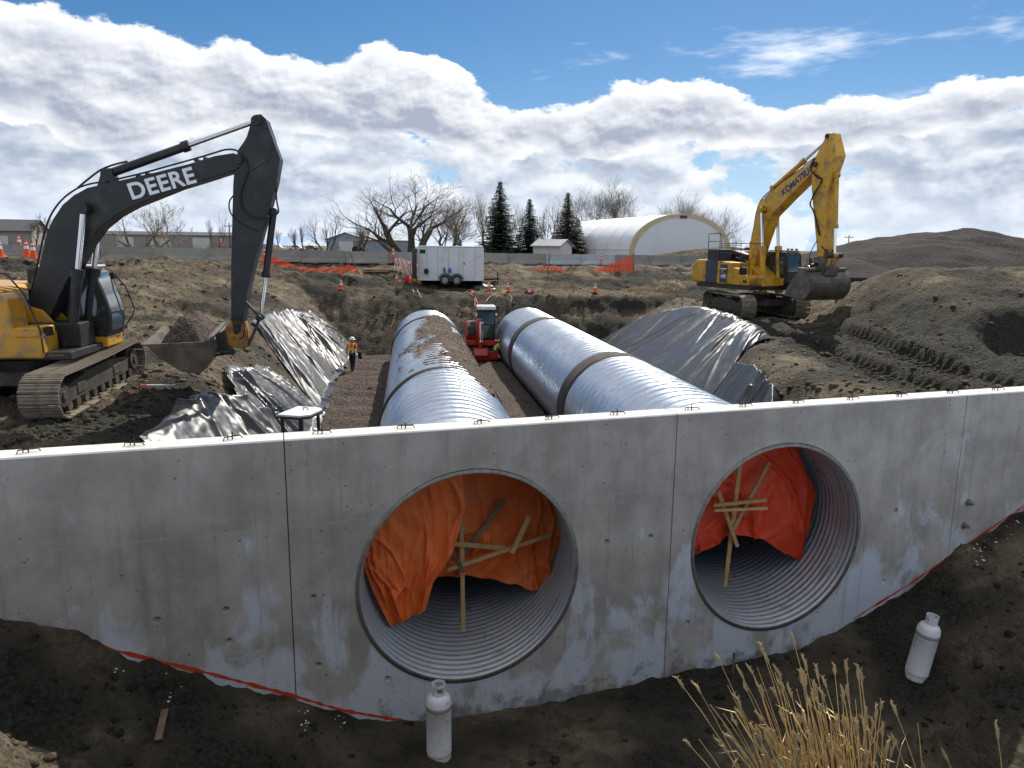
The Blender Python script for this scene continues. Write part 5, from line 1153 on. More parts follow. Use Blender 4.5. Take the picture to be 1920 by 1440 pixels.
# upper works of the yellow machine
MB(KU).prismz([(-3.3,-1.35),(-3.0,-1.5),(1.45,-1.5),(1.45,1.5),(-3.0,1.5),(-3.55,0.8),(-3.55,-0.8)], 1.36, 1.56).build('deck_frame', 'machine_black', kx, bevel=0.02)
MB(KU).prism([(-3.75,1.60),(-2.35,1.58),(-2.35,2.85),(-3.3,2.85),(-3.7,2.55)], -1.45, 1.45).build('counterweight', 'kom_yellow', kx, bevel=0.12, seg=4)
MB(KU).bx(-2.33, -1.35, -1.50, -0.5, 1.58, 2.80).build('air_filter_door', 'kom_grey', kx, bevel=0.04)
MB(KU).bx(-2.30, -1.38, -1.46, -0.5, 2.81, 3.42).build('intake_housing', 'kom_grey', kx, bevel=0.04)
MB(KU).bx(-2.18, -1.50, -1.475, -1.40, 2.92, 3.32).build('intake_mesh', 'machine_black', kx)
MB(KU).prism([(-1.33,1.58),(-0.15,1.58),(-0.15,2.72),(-1.33,2.80)], -1.50, -0.5).build('side_body', 'kom_yellow', kx, bevel=0.05, seg=3)
MB(KU).prism([(-0.14,1.58),(1.30,1.58),(1.36,1.95),(1.30,2.08),(0.50,2.12),(0.44,2.42),(-0.14,2.48)], -1.50, -0.62).build('tank_body', 'kom_yellow', kx, bevel=0.04, seg=3)
MB(KU).bx(0.45, 0.70, -1.46, -1.15, 2.13, 2.50).build('tool_box', 'machine_black', kx, bevel=0.02)
MB(KU).bx(-1.05, -0.45, -1.512, -1.500, 1.66, 2.62).build('model_panel', 'kom_grey', kx)
MB(KU).bx(-1.0, -0.5, -1.516, -1.511, 2.36, 2.42).build('panel_stripe', 'decal_white', kx)
text_mesh('model_number', '490', 0.30, KU @ Matrix.Translation((-0.75,-1.514,1.98)) @ Matrix.Rotation(R(90), 4, 'X'), 'decal_white', kx, 0.003, 0.006)
text_mesh('model_letters', 'PC', 0.22, KU @ Matrix.Translation((-0.80,-1.514,2.24)) @ Matrix.Rotation(R(90), 4, 'X'), 'kom_yellow', kx, 0.003, 0.004)
MB(KU).bx(0.85, 1.15, -1.512, -1.500, 1.72, 1.86).build('vent', 'machine_black', kx)
MB(KU).prism([(-2.3,2.80),(-0.2,2.75),(-0.25,3.15),(-1.3,3.35),(-2.3,3.35)], -0.45, 1.3).build('engine_hood', 'machine_black', kx, bevel=0.05)
MB(KU).bx(-1.2, -0.4, 0.1, 0.7, 3.36, 3.52).build('hood_cover', 'kom_grey', kx, bevel=0.04)
MB(KU).cyl((-1.6,0.9,3.3),(-1.6,0.9,3.85),0.09,n=14).build('exhaust', 'machine_black', kx)
MB(KU).prism([(-0.7,1.56),(1.35,1.56),(1.2,2.0),(0.3,2.55),(-0.5,2.5)], -0.52, 0.48).build('boom_mount', 'kom_yellow', kx, bevel=0.04)
cp_ = [(1.72,1.62),(1.78,1.75),(1.78,2.35),(1.66,3.15),(1.55,3.30),(0.0,3.32),(-0.08,3.2),(-0.08,1.62)]
cab(kx, KU, cp_, 0.46, 1.46, 'machine_black', None, [('side_window', [(1.55,2.2),(1.50,3.05),(0.75,3.08),(0.75,2.2)], 0.46), ('side_window', [(0.65,2.2),(0.65,3.08),(0.1,3.08),(0.1,2.2)], 0.46), ('door_window', [(1.5,1.95),(1.45,3.05),(0.7,3.08),(0.7,1.95)], 1.46)])
front_pane(kx, KU, [(1.78,2.30),(1.66,3.12)], 0.56, 1.36); front_pane(kx, KU, [(1.775,1.76),(1.785,2.24)], 0.56, 1.36, 'lower_front_window')
MB(KU).bx(-0.1, 1.85, 0.55, 1.58, 1.40, 1.60).build('cab_base', 'machine_black', kx, bevel=0.03)
MB(KU).bx(0.55, 1.65, 0.38, 0.455, 1.60, 1.98).build('cab_side_panel', 'kom_yellow', kx, bevel=0.02)
MB(KU).bx(0.1, 1.5, 0.66, 1.47, 3.325, 3.39).build('cab_roof', 'kom_grey', kx, bevel=0.03)
for y in (0.75, 1.0, 1.3): MB(KU).bx(1.4, 1.5, y-0.05, y+0.05, 3.40, 3.48).build('work_light', 'machine_black', kx, bevel=0.01)
rail(kx, KU, [(1.88,1.62,1.62),(1.92,1.62,3.0),(1.60,1.62,3.15)], 0.018)
MB(KU).box((2.05,1.72,2.85),(0.06,0.18,0.34)).build('mirror', 'machine_black', kx, bevel=0.02)
rail(kx, KU, [(1.7,1.55,2.6),(2.05,1.72,2.7)], 0.012)
for x0, x1, z0, z1_ in ((-2.30,-1.30,3.40,4.25),(-1.30,0.45,2.80,3.62)):
    rail(kx, KU, [(x0,-1.42,z0),(x0,-1.42,z1_),(x1,-1.42,z1_),(x1,-1.42,z0)], 0.02); rail(kx, KU, [(x0,-1.42,(z0+z1_)/2),(x1,-1.42,(z0+z1_)/2)], 0.016)
rail(kx, KU, [(-2.30,-1.42,4.25),(-2.30,-0.55,4.25),(-2.30,-0.55,3.4)], 0.02); rail(kx, KU, [(-2.30,-1.42,3.85),(-2.30,-0.55,3.85)], 0.016)
rail(kx, KU, [(-1.30,-1.42,3.70),(0.6,-0.6,3.72)], 0.016); rail(kx, KU, [(-1.3,-0.6,3.4),(-1.3,-0.6,3.75),(1.2,-0.6,3.70)], 0.016)
rail(kx, KU, [(0.60,-1.48,2.1),(0.60,-1.48,2.95),(0.15,-1.48,3.0)], 0.018); rail(kx, KU, [(1.25,-1.48,1.6),(1.25,-1.48,2.75),(0.95,-1.48,2.85)], 0.018)
for y in (-0.14, 0.0, 0.14):
    pts = [(F_+u1*0.35)]+[(mid1+u1*0.60)]+[(B_+ub*0.68)]+[(mid2+u2*0.60)]+[(mid3+u2*0.48)]+[N_+u2*0.45-(N_-B_)*0.04]+[N_+np.array([0.05,0.40])]+[N_+np.array([0.10,0.0])]
    hose(kx, KU, [(p[0],y,p[1]) for p in pts], 0.03)
for y, sh in ((-0.33,0.0),(-0.36,0.15)):
    hose(kx, KU, [(N_[0]-0.1,y,N_[1]+0.3),(N_[0]-0.25,y-0.05,N_[1]-0.2),(N_[0]+0.15+sh,y,N_[1]-0.6),(N_[0]+0.45,y,N_[1]-0.75),(N_[0]+0.1,y-0.04,N_[1]-1.3-sh),(N_[0]-0.1,y-0.04,N_[1]-1.8),(N_[0]+0.15,y,N_[1]-2.2),(T_[0]-0.05,y,T_[1]+1.1)], 0.028)
hose(kx, KU, [(T_[0]-0.2,-0.3,T_[1]+0.9),(T_[0]-0.6,-0.3,T_[1]+0.2),(T_[0]-0.5,-0.3,T_[1]-0.6),(T_[0]-0.1,-0.3,T_[1]-0.9)], 0.02)
c = mid2*0.35+mid3*0.65; ang = math.atan2(*(N_-B_)[::-1])
tm = KU @ Matrix.Translation((c[0],-bw-0.004,c[1]-0.02)) @ Matrix.Rotation(-ang, 4, 'Y') @ Matrix.Rotation(R(90), 4, 'X')
to = text_mesh('lettering', 'KOMATSU', 0.44, tm, 'decal_navy', kx, 0.003, 0.016, 1.0)
xs_ = [tm.inverted() @ v.co for v in to.data.vertices]; w_ = max(v.x for v in xs_)-min(v.x for v in xs_); to.data.transform(tm @ Matrix.Diagonal((1.95/w_, 1, 1, 1)) @ tm.inverted())

# ---- small red excavator working between the pipes
ML = (-1.75, 41.3, 1.58); MH = R(-84)
mx_ = empty('mini_excavator', ML); mx_.scale = (0.86, 0.76, 1.04); tag(mx_, 'small red and black excavator with white roof between the culvert pipes', 'excavator')
MM = Rz(MH)
undercarriage(mx_, MM, 2.6, 0.33, 1.55, 0.42, 34, False, 'machine_black', rubber=True)
MB(MM).bx(1.15, 1.45, -1.0, 1.0, 0.12, 0.55).build('blade', 'red_paint', mx_, bevel=0.02)
MB(MM).bx(1.42, 1.47, -0.35, 0.35, 0.2, 0.45).build('blade_slot', 'machine_black', mx_)
MB(MM).prismz([(-1.3,-0.7),(-1.0,-1.0),(0.85,-1.02),(0.95,0.95),(-1.0,1.0),(-1.3,0.7)], 0.80, 1.10).build('deck_frame', 'red_paint', mx_, bevel=0.05)
MB(MM).prism([(-1.3,1.1),(0.55,1.1),(0.80,1.35),(0.65,1.75),(0.2,2.0),(-1.1,2.02),(-1.35,1.7)], -1.04, -0.30).build('engine_hood', 'red_paint', mx_, bevel=0.10, seg=4)
MB(MM).prism([(-0.9,1.2),(0.62,1.2),(0.815,1.40),(0.66,1.80),(0.2,2.03),(-0.9,2.05)], -0.95, -0.42).build('hood_cover', 'machine_black', mx_, bevel=0.06, seg=3)
cp_ = [(0.85,1.05),(0.90,1.2),(0.86,2.0),(0.62,2.60),(0.5,2.68),(-0.75,2.70),(-0.85,2.5),(-0.85,1.05)]
cab(mx_, MM, cp_, -0.28, 0.85, 'machine_black', None, [('side_window', [(0.6,1.7),(0.5,2.5),(-0.6,2.5),(-0.6,1.7)], -0.28)])
front_pane(mx_, MM, [(0.87,1.95),(0.66,2.50)], -0.18, 0.75); front_pane(mx_, MM, [(0.905,1.25),(0.87,1.90)], -0.18, 0.75, 'lower_front_window')
MB(MM).prismz([(-0.9,-0.32),(0.62,-0.32),(0.72,0.0),(0.72,0.6),(0.62,0.9),(-0.9,0.9)], 2.69, 2.90).build('cab_roof', 'white_paint', mx_, bevel=0.07, seg=3)
for y in (-0.05, 0.28, 0.6): MB(MM).bx(-0.7, 0.4, y-0.05, y+0.05, 2.895, 2.92).build('roof_rib', 'aluminium', mx_, bevel=0.008)
for y in (-0.38, 0.92): MB(MM).box((0.66,y,2.45),(0.10,0.12,0.14)).build('work_light', 'hat_white', mx_, bevel=0.02)
MB(MM).prism([(0.95,1.0),(1.2,1.05),(1.45,1.7),(1.35,2.15),(1.15,2.25),(1.05,1.75)], -0.42, -0.14).build('boom', 'red_paint', mx_, bevel=0.03)
MB(MM).prism([(1.15,2.30),(1.40,2.25),(1.75,1.3),(1.72,0.75),(1.52,0.75),(1.45,1.3)], -0.30, -0.08).build('arm', 'red_paint', mx_, bevel=0.03)
ram(mx_, MM, (1.05,-0.05,1.05), (1.40,-0.05,2.05), 0.55, 0.06, 'hat_white'); ram(mx_, MM, (1.55,-0.18,2.05), (1.80,-0.18,1.1), 0.6, 0.05, 'hat_white')
prof = [(1.45,0.75),(1.85,0.70),(2.0,0.4),(1.85,0.12),(1.4,0.05),(1.2,0.15)]; n = len(prof)
m = MB(MM); m.add([(x,y,z) for y in (-0.6,0.25) for x,z in prof], [(i,i+1,i+1+n,i+n) for i in range(n-1)]); m.build('bucket_shell', 'red_paint', mx_, solid=0.03)
for y in (-0.6, 0.25): MB(MM).prism(prof, y-0.012, y+0.012).build('bucket_side', 'machine_black', mx_)
# ------------------------------------------------------------------ concrete road barrier
bprof = [(-0.30,0),(0.30,0),(0.30,0.08),(0.17,0.33),(0.085,0.82),(-0.085,0.82),(-0.17,0.33),(-0.30,0.08)]
def barrier_mesh(mat):
    m = MB(); L = 3.0; n = len(bprof)
    vs_ = [(sx*(L/2-0.01), y, z) for sx in (-1, 1) for y, z in bprof]; fs_ = [(i, (i+1)%n, (i+1)%n+n, i+n) for i in range(n)]+[tuple(range(n-1,-1,-1)), tuple(range(n, 2*n))]
    m.add(vs_, fs_)
    for sx in (-0.75, 0.75): m.bx(sx-0.2, sx+0.2, -0.305, -0.298, 0.0, 0.055)
    o = m.build('concrete_barrier', mat); return o
BA = math.atan(0.37); bsrc = {}
for k in range(-17, 16):
    x = k*3.02*math.cos(BA)+1.0; y = float(barY(x)); z = float(barZ(x))
    px = 960+1380*x/y
    mat = 'barrier_pale' if 985 < px < 1175 else 'barrier_concrete'
    if mat not in bsrc: bsrc[mat] = o = barrier_mesh(mat)
    else: o = bsrc[mat].copy(); COL.objects.link(o)
    o.location = (x, y, z-0.02); o.rotation_euler = (0, 0, BA)
    tag(o, 'pale concrete barrier segment in the row before the white fabric building' if mat == 'barrier_pale' else 'tan grey concrete barrier segment in the row along the road', 'barrier', 'concrete barriers along the road')

# ------------------------------------------------------------------ trees
def bare_tree(name, base, height, spread, trunks, seed, label, group=None, lean=0.0, dense=1.0, bark='bark', twig='twig', levels=4, r0=None, up=0.25):
    rs = random.Random(seed); root = empty(name, base); tag(root, label, 'tree', group)
    tm, cm = MB(), MB(); r0 = r0 or height*0.030
    def grow(p, d, L, r, lev):
        n = 5 if lev < 2 else 3; pts = [p]; q = Vector(p); dd = Vector(d)
        for k in range(n):
            dd = (dd + Vector((rs.gauss(0,.16), rs.gauss(0,.16), rs.gauss(0,.10)+up*0.30*(1 if lev else 0.2)))).normalized(); q = q+dd*L/n; pts.append(q.copy())
        re = r*(0.55 if lev else 0.62); rr = [r+(re-r)*k/n for k in range(n+1)]
        rr = [max(0.009, q_) for q_ in rr]; (tm if lev < 2 else cm).tube(pts, rr, 7 if lev == 0 else 5 if lev == 1 else 3)
        if lev >= levels: return
        nb = {0: rs.randint(4,6), 1: rs.randint(4,6), 2: rs.randint(4,6), 3: rs.randint(3,5)}.get(lev, 3); nb = max(2, int(nb*dense))
        for k in range(nb):
            t = rs.uniform(0.35 if lev else 0.42, 1.0) if k else 1.0
            i = min(int(t*n), n-1); f = t*n-i; c = pts[i].lerp(pts[i+1], f); ax = (pts[i+1]-pts[i]).normalized()
            side = ax.orthogonal().normalized(); side.rotate(Matrix.Rotation(rs.uniform(0, 6.28), 3, ax))
            an = rs.uniform(0.25, 0.55) if k == 0 else rs.uniform(0.45, 1.0)
            nd = (ax*math.cos(an)+side*math.sin(an)); nd.x *= spread/height*1.25; nd.y *= spread/height*1.1; nd = (nd.normalized()+Vector((0,0,up*0.35))).normalized()
            grow(c, nd, L*rs.uniform(0.52, 0.80), (r+(re-r)*t)*(0.72 if k == 0 else rs.uniform(0.4, 0.62)), lev+1)
    for k in range(trunks):
        a = (k-(trunks-1)/2)*0.45+lean+rs.gauss(0, .08); x0 = (k-(trunks-1)/2)*0.5
        grow(Vector((x0, rs.uniform(-.3,.3), -0.2)), Vector((math.sin(a), rs.gauss(0,.1), math.cos(a))).normalized(), height*rs.uniform(0.32, 0.42), r0*rs.uniform(0.75, 1.0), 0)
    # fit to the wanted height
    mz = max(v[2] for v in cm.v); f = height/mz; xs_ = sorted(v[0] for v in cm.v); wx = xs_[int(len(xs_)*.99)]-xs_[int(len(xs_)*.01)]; fx = min(1.7, max(0.55, spread/wx))
    for m in (tm, cm): m.v = [(v[0]*fx, v[1]*fx, v[2]*f) for v in m.v]
    tm.build('trunk', bark, root, smooth=True); cm.build('crown', twig, root)
    return root
def spruce(name, base, height, width, seed, label, mat, group=None):
    rs = random.Random(seed); root = empty(name, base); tag(root, label, 'tree', group)
    MB().tube([(0,0,-0.2),(0,0,height*0.5),(0,0,height)], [height*0.018,height*0.011,0.02], 7).build('trunk', 'bark', root)
    V = []; Fc = []
    nl = int(height*5.5); ph = 0
    for k in range(nl):
        t = (k+0.5)/nl; z = height*(0.07+0.92*t); rad = width*0.76*(1-t)**0.9*rs.uniform(0.75, 1.10)+0.16
        nb = max(4, int(11*(1-t)+4)); ph += 0.9
        for j in range(nb):
            a = ph+6.283*j/nb+rs.uniform(-.25,.25); L = rad*rs.uniform(0.72, 1.12); dr = rs.uniform(0.10, 0.30)
            ca, sa = math.cos(a), math.sin(a); ns = max(3, int(L/0.22))
            for i in range(ns):
                f = (i+0.6)/ns; c = Vector((ca*L*f, sa*L*f, z-dr*L*f+0.10*L*f*f)); wd = 0.30*L*(1.12-f)+0.13
                for sgn in (-1, 1):
                    tip = c+Vector((-sa*sgn*wd+ca*0.14, ca*sgn*wd+sa*0.14, -0.10-0.10*rs.random())); o_ = len(V); wv = 0.10+0.05*rs.random()
                    V += [c-Vector((ca*wv,sa*wv,-0.02)), c+Vector((ca*wv,sa*wv,-0.02)), tip+Vector((rs.gauss(0,.03),rs.gauss(0,.03),rs.gauss(0,.03)))]; Fc.append((o_,o_+1,o_+2))
                o_ = len(V); V += [c+Vector((-sa*0.05,ca*0.05,0)), c+Vector((sa*0.05,-ca*0.05,0)), c+Vector((ca*0.1,sa*0.1,-0.20*rs.random()-0.12))]; Fc.append((o_,o_+1,o_+2))
    me = bpy.data.meshes.new('crown'); me.from_pydata([tuple(v) for v in V], [], Fc); me.update(); mkobj('crown', me, mat, root)
ZF = 6.3
def bg_at(px, Y): p = aty(px, 465, Y); return (p[0], Y, ZF)
def hpx(ytop, px, Y): return float(aty(px, ytop, Y)[2])-ZF
def wpx(w, Y): return w/1380*Y*1.01
T_B = 'bare trees along the road'
bare_tree('cottonwood_tree', bg_at(770, 92), hpx(316, 770, 92), wpx(235, 92), 3, 5, 'huge gnarled bare cottonwood with several trunks behind the trailer', T_B, dense=0.85, r0=0.50, levels=5)
# its long low limb
bare_tree('leaning_tree', bg_at(752, 90), hpx(372, 690, 90), wpx(85, 90), 1, 12, 'bare tree with trunk leaning over toward the grey metal shed', T_B, lean=-0.5, dense=0.8, r0=0.34, up=0.12, levels=5)
bare_tree('bare_tree', bg_at(848, 96), hpx(358, 848, 96), wpx(110, 96), 3, 21, 'tangled bare tree just behind the white trailer', T_B, dense=1.15, bark='bark_pale', twig='twig_grey')
bare_tree('bare_tree', bg_at(912, 112), hpx(352, 905, 112), wpx(60, 112), 2, 23, 'slim pale bare tree half hidden by the tallest spruce', T_B, bark='bark_pale', twig='twig_grey', up=0.5)
bare_tree('bare_tree', bg_at(968, 120), hpx(378, 968, 120), wpx(48, 120), 2, 24, 'faint bare tree between the two dark spruces', T_B, bark='bark_pale', twig='twig_grey', up=0.5)
bare_tree('bare_tree', bg_at(1034, 118), hpx(376, 1034, 118), wpx(60, 118), 2, 25, 'bushy bare tree behind the little white shed', T_B, bark='bark_pale', twig='twig', dense=1.15)
bare_tree('bare_tree', bg_at(1128, 135), hpx(326, 1128, 135), wpx(135, 135), 3, 31, 'broad bare tree rising behind the back of the white fabric building', T_B, dense=1.25, up=0.4, r0=0.26)
bare_tree('bare_tree', bg_at(1292, 150), hpx(350, 1292, 150), wpx(140, 150), 5, 33, 'wide many stemmed bare tree above the arch of the fabric building', T_B, dense=1.2, up=0.55, bark='bark_pale', twig='twig_grey', r0=0.2)
bare_tree('bare_tree', bg_at(1202, 165), hpx(388, 1202, 165), wpx(36, 165), 3, 35, 'small bare treetop peeping over the fabric roof', T_B, up=0.6, levels=3)
bare_tree('bare_tree', bg_at(262, 84), hpx(372, 255, 84), wpx(105, 84), 2, 41, 'spreading bare tree in front of the tan warehouse', T_B, dense=0.95, bark='bark', twig='twig_grey', levels=4)
bare_tree('bare_tree', bg_at(312, 82), hpx(366, 318, 82), wpx(90, 82), 2, 43, 'upright bare tree with two pale stems before the tan warehouse', T_B, dense=0.9, up=0.5, bark='bark_pale', twig='twig_grey')
bare_tree('bare_tree', bg_at(403, 95), hpx(394, 403, 95), wpx(40, 95), 2, 45, 'small thin bare tree beside the tan warehouse', T_B, levels=3, up=0.6)
bare_tree('bare_tree', bg_at(74, 110), hpx(398, 74, 110), wpx(50, 110), 2, 47, 'small bare tree beside the weathered grey building', T_B, levels=4)
bare_tree('bare_tree', bg_at(612, 115), hpx(388, 612, 115), wpx(70, 115), 3, 49, 'bare tree standing alone in the open beyond the road', T_B, dense=0.9)
bare_tree('bare_tree', bg_at(528, 130), hpx(418, 528, 130), wpx(30, 130), 1, 51, 'single thin bare sapling on the plain beyond the road', T_B, levels=3, up=0.6)
bare_tree('bare_tree', bg_at(565, 130), hpx(416, 565, 130), wpx(32, 130), 2, 53, 'thin bare sapling pair beyond the road', T_B, levels=3, up=0.6)
bare_tree('bare_tree', bg_at(668, 140), hpx(418, 668, 140), wpx(28, 140), 1, 55, 'slender bare tree before the grey metal shed', T_B, levels=3, up=0.7)
bare_tree('bare_tree', bg_at(686, 142), hpx(414, 690, 142), wpx(30, 142), 1, 57, 'slender bare tree against the gable of the grey shed', T_B, levels=3, up=0.7)
bare_tree('bare_tree', bg_at(1385, 160), hpx(438, 1385, 160), wpx(70, 160), 4, 59, 'low reddish brush behind the yellow excavator', T_B, levels=3, dense=1.2)
spruce('spruce_tree', bg_at(937, 104), hpx(338, 937, 104), wpx(62, 104), 3, 'tallest dark spruce standing behind the hitch end of the trailer', 'needles', 'spruce trees')
spruce('spruce_tree', bg_at(992, 108), hpx(371, 992, 108), wpx(46, 108), 5, 'smaller blue green spruce beside the little shed', 'needles_blue', 'spruce trees')
spruce('spruce_tree', bg_at(1063, 116), hpx(359, 1063, 116), wpx(52, 116), 7, 'browned sparse spruce behind the fabric building', 'needles_brown', 'spruce trees')
spruce('spruce_tree', bg_at(1082, 118), hpx(408, 1082, 118), wpx(34, 118), 9, 'short spruce crowded against the fabric building', 'needles', 'spruce trees')

# ------------------------------------------------------------------ buildings
# fabric arch building
c0 = np.array([23.6, 105.0]); c1 = np.array([13.6, 134.0]); ax_ = (c1-c0); LD = np.linalg.norm(ax_); ang = math.atan2(ax_[1], ax_[0])
dm = empty('fabric_building', (c0[0], c0[1], ZF-0.1), ang); tag(dm, 'large white fabric arch building with beige edge trim', 'building')
hw, hd = 8.0, hpx(401, 1290, 105)+0.1
arch = [(-hw,0.0),(-hw,1.5)]+[(-hw*math.cos(t), 1.5+(hd-1.5)*math.sin(t)) for t in np.linspace(0.06, math.pi-0.06, 30)]+[(hw,1.5),(hw,0.0)]
# local x runs back along the axis, y across
P = np.zeros((9, len(arch), 3))
for i in range(9):
    for j, (y, z) in enumerate(arch): P[i,j] = (LD*i/8, y, z-(0.0 if i in (0, 8) else 0.0))
P2_ = []
for i in range(8):                                                     # bays of cover, slack between the hoops
    q = np.linspace(LD*i/8+0.02, LD*(i+1)/8-0.02, 7); gpan = np.zeros((7, len(arch), 3))
    for a_, x in enumerate(q):
        sag = 0.10*math.sin(math.pi*a_/6)
        for j, (y, z) in enumerate(arch):
            nn = math.hypot(y, z) or 1; s_ = sag if 2 <= j <= len(arch)-3 else 0.0; gpan[a_,j] = (x, y*(1-s_/nn), z*(1-s_/nn))
    grid_mesh('cover_panel', gpan, 'dome_fabric', dm)
for x in (0.0, LD):
    sgn = -1 if x == 0 else 1
    m = MB(); n = len(arch); m.add([(x+sgn*0.02*0, y*0.995, z*0.995) for y, z in arch], [tuple(range(n))]); m.build('gable_wall', 'dome_fabric', dm)
    m = MB(); inn_ = [(y*0.925, max(0, z-0.50) if 0.4 < z else z) for y, z in arch]
    vs_ = [(x+sgn*0.06, y*1.004, z*1.004) for y, z in arch]+[(x+sgn*0.06, y, z) for y, z in inn_]+[(x-sgn*0.25, y*1.006, z*1.006) for y, z in arch]
    fs_ = [(i, i+1, i+1+n, i+n) for i in range(n-1)]+[(i+2*n, i+1+2*n, i+1, i) for i in range(n-1)]
    m.add(vs_, fs_).build('edge_trim', 'dome_trim', dm)
MB().bx(-0.12, -0.06, -0.55, 0.55, hd-0.62, hd-0.22).build('name_plate', 'roof_dark', dm, bevel=0.02)
MB().bx(0.4, LD-0.3, hw+0.004, hw+0.03, 1.40, 1.50).build('tension_strip', 'siding_white', dm)
def gable_house(name, c, rz, L, W, eave, ridge, wall_m, roof_m, label, doors=(), wins=(), ov=0.3):
    root = empty(name, (c[0], c[1], ZF-0.1), rz); tag(root, label, 'building')
    poly = [(-W/2,0),(W/2,0),(W/2,eave),(0,ridge),(-W/2,eave)]
    m = MB(); n = 5; m.add([(sx*L/2, y, z) for sx in (-1,1) for y, z in poly], [(0,4,3,2,1),(5,6,7,8,9),(0,1,6,5),(1,2,7,6),(4,0,5,9)]); m.build('wall', wall_m, root)
    sl = math.atan2(ridge-eave, W/2)
    for s in (-1, 1):
        y1, z1q = s*(W/2+ov), eave-ov*math.tan(sl)+0.04
        m = MB(); m.add([(-L/2-ov,0,ridge+0.04),(L/2+ov,0,ridge+0.04),(L/2+ov,y1,z1q),(-L/2-ov,y1,z1q),(-L/2-ov,0,ridge+0.16),(L/2+ov,0,ridge+0.16),(L/2+ov,y1,z1q+0.12),(-L/2-ov,y1,z1q+0.12)], [(0,1,2,3),(7,6,5,4),(0,4,5,1),(1,5,6,2),(2,6,7,3),(3,7,4,0)]); m.build('roof', roof_m, root)
    for (fc, u0, u1, za, zb) in doors+wins:
        nm = 'door' if za < 0.2 else 'window'; m = MB()
        if fc == 'L': m.bx(u0, u1, -W/2-0.04, -W/2+0.02, za, zb)
        else: m.bx(-L/2-0.04, -L/2+0.02, u0, u1, za, zb)
        m.build(nm, 'siding_white' if nm == 'door' else 'window_dark', root)
    return root
q = bg_at(1036, 100); gable_house('small_shed', (q[0], q[1]), R(-32), 4.0, 3.4, 1.85, 2.6, 'siding_white', 'roof_grey', 'little white shed with grey roof beside the fabric building', doors=(('L',-0.4,0.5,0.05,1.7),))
q = bg_at(686, 172); gable_house('metal_shed', (q[0], q[1]+4), R(58), 15, 12.5, 2.9, 4.5, 'siding_grey', 'roof_grey', 'blue grey metal shed with low gable beyond the road', doors=(('E',-2.2,2.2,0.05,2.6),))
q = bg_at(318, 195); gable_house('warehouse', (q[0], q[1]), R(8), 36, 16, 3.7, 4.6, 'siding_tan', 'roof_dark', 'long low tan warehouse with dark roof edge beyond the road', doors=tuple(('L',x,x+4,0.05,3.2) for x in (-10,-2,8)))
q = bg_at(415, 230); gable_house('warehouse', (q[0], q[1]), R(4), 22, 14, 3.3, 4.0, 'siding_grey', 'roof_dark', 'blue grey metal warehouse end behind the tan warehouse')
q = bg_at(14, 118); gable_house('barn', (q[0], q[1]), R(16), 9.5, 8, 3.3, 5.0, 'siding_tan', 'roof_dark', 'weathered grey brown barn with dark roof beside a small bare tree beyond the barrier', doors=(('L',-1.5,1.5,0.05,2.6),))
q = bg_at(676, 150); tr_ = empty('tractor', (q[0], q[1], ZF)); tag(tr_, 'small green tractor parked before the grey metal shed', 'tractor')
MB().bx(-0.9,1.3,-0.4,0.4,0.6,1.3).build('hood', 'tractor_green', tr_, bevel=0.08); MB().bx(-1.3,0.1,-0.7,0.7,0.9,2.4).build('cab', 'glass_cab', tr_, bevel=0.08); MB().bx(-1.4,0.2,-0.75,0.75,2.4,2.5).build('cab_roof', 'tractor_green', tr_, bevel=0.03)
for x, r in ((-0.8,0.75),(1.0,0.45)):
    for y in (-0.8, 0.8): MB().cyl((x,y-0.2,r),(x,y+0.2,r),r,n=18).build('wheel', 'rubber', tr_, bevel=0.04)
for px, Y, yt, lab in ((1590,185,440,'tall utility pole alone on the far plain behind the gravel stockpile'),(432,150,418,'utility pole beside the blue grey warehouse')):
    q = bg_at(px, Y); h = hpx(yt, px, Y); o = MB().cyl((0,0,0),(0,0,h),0.16,0.10,n=8)
    root = empty('utility_pole', q); tag(root, lab, 'pole'); o.build('pole', 'pole_wood', root)
    MB().bx(-1.1,1.1,-0.06,0.06,h-0.7,h-0.55).build('crossarm', 'pole_wood', root)
    for x in (-0.95,0.95,0.4): MB().cyl((x,0,h-0.55),(x,0,h-0.38),0.05,0.03,n=8).build('insulator', 'roof_grey', root)
# far vehicles on the road
for px, Y, mat, lab in ((520,190,'white_paint','tiny white pickup parked far off on the plain'),(556,200,'white_paint','tiny white van far off on the plain'),(583,220,'kom_grey','tiny grey car far off on the plain')):
    q = bg_at(px, Y); r_ = empty('parked_car', q); tag(r_, lab, 'car', 'cars far beyond the road')
    MB().prism([(-2.2,0.45),(2.2,0.45),(2.25,0.85),(1.3,0.95),(0.7,1.5),(-0.9,1.55),(-1.3,1.0),(-2.2,1.0)], -0.85, 0.85).build('body', mat, r_, bevel=0.08)
    MB().prism([(1.15,0.98),(0.65,1.42),(-0.85,1.46),(-1.1,1.02)], -0.87, 0.87).build('window', 'window_dark', r_)
    for x in (-1.4, 1.4):
        for y in (-0.8, 0.8): MB().cyl((x,y-0.1,0.34),(x,y+0.1,0.34),0.34,n=14).build('wheel', 'rubber', r_)

# scrubby brush along the far verge
rs = np.random.RandomState(4); m = MB()
for (px0, px1, Y, n_) in ((200,430,66,260),(1380,1600,90,160),(440,640,90,90),(0,70,70,80)):
    for _ in range(n_):
        b = bg_at(rs.uniform(px0, px1), Y+rs.uniform(-3, 5)); h = rs.uniform(0.5, 1.6)
        for j in range(4): m.tube([(b[0],b[1],ZF-0.1),(b[0]+rs.randn()*0.25,b[1]+rs.randn()*0.25,ZF+h*0.6),(b[0]+rs.randn()*0.5,b[1]+rs.randn()*0.4,ZF+h)], [0.02,0.015,0.006], 3)
o = m.build('verge_brush', 'brush'); tag(o, 'low leafless brush along the far verge of the road', 'brush', kind='stuff')
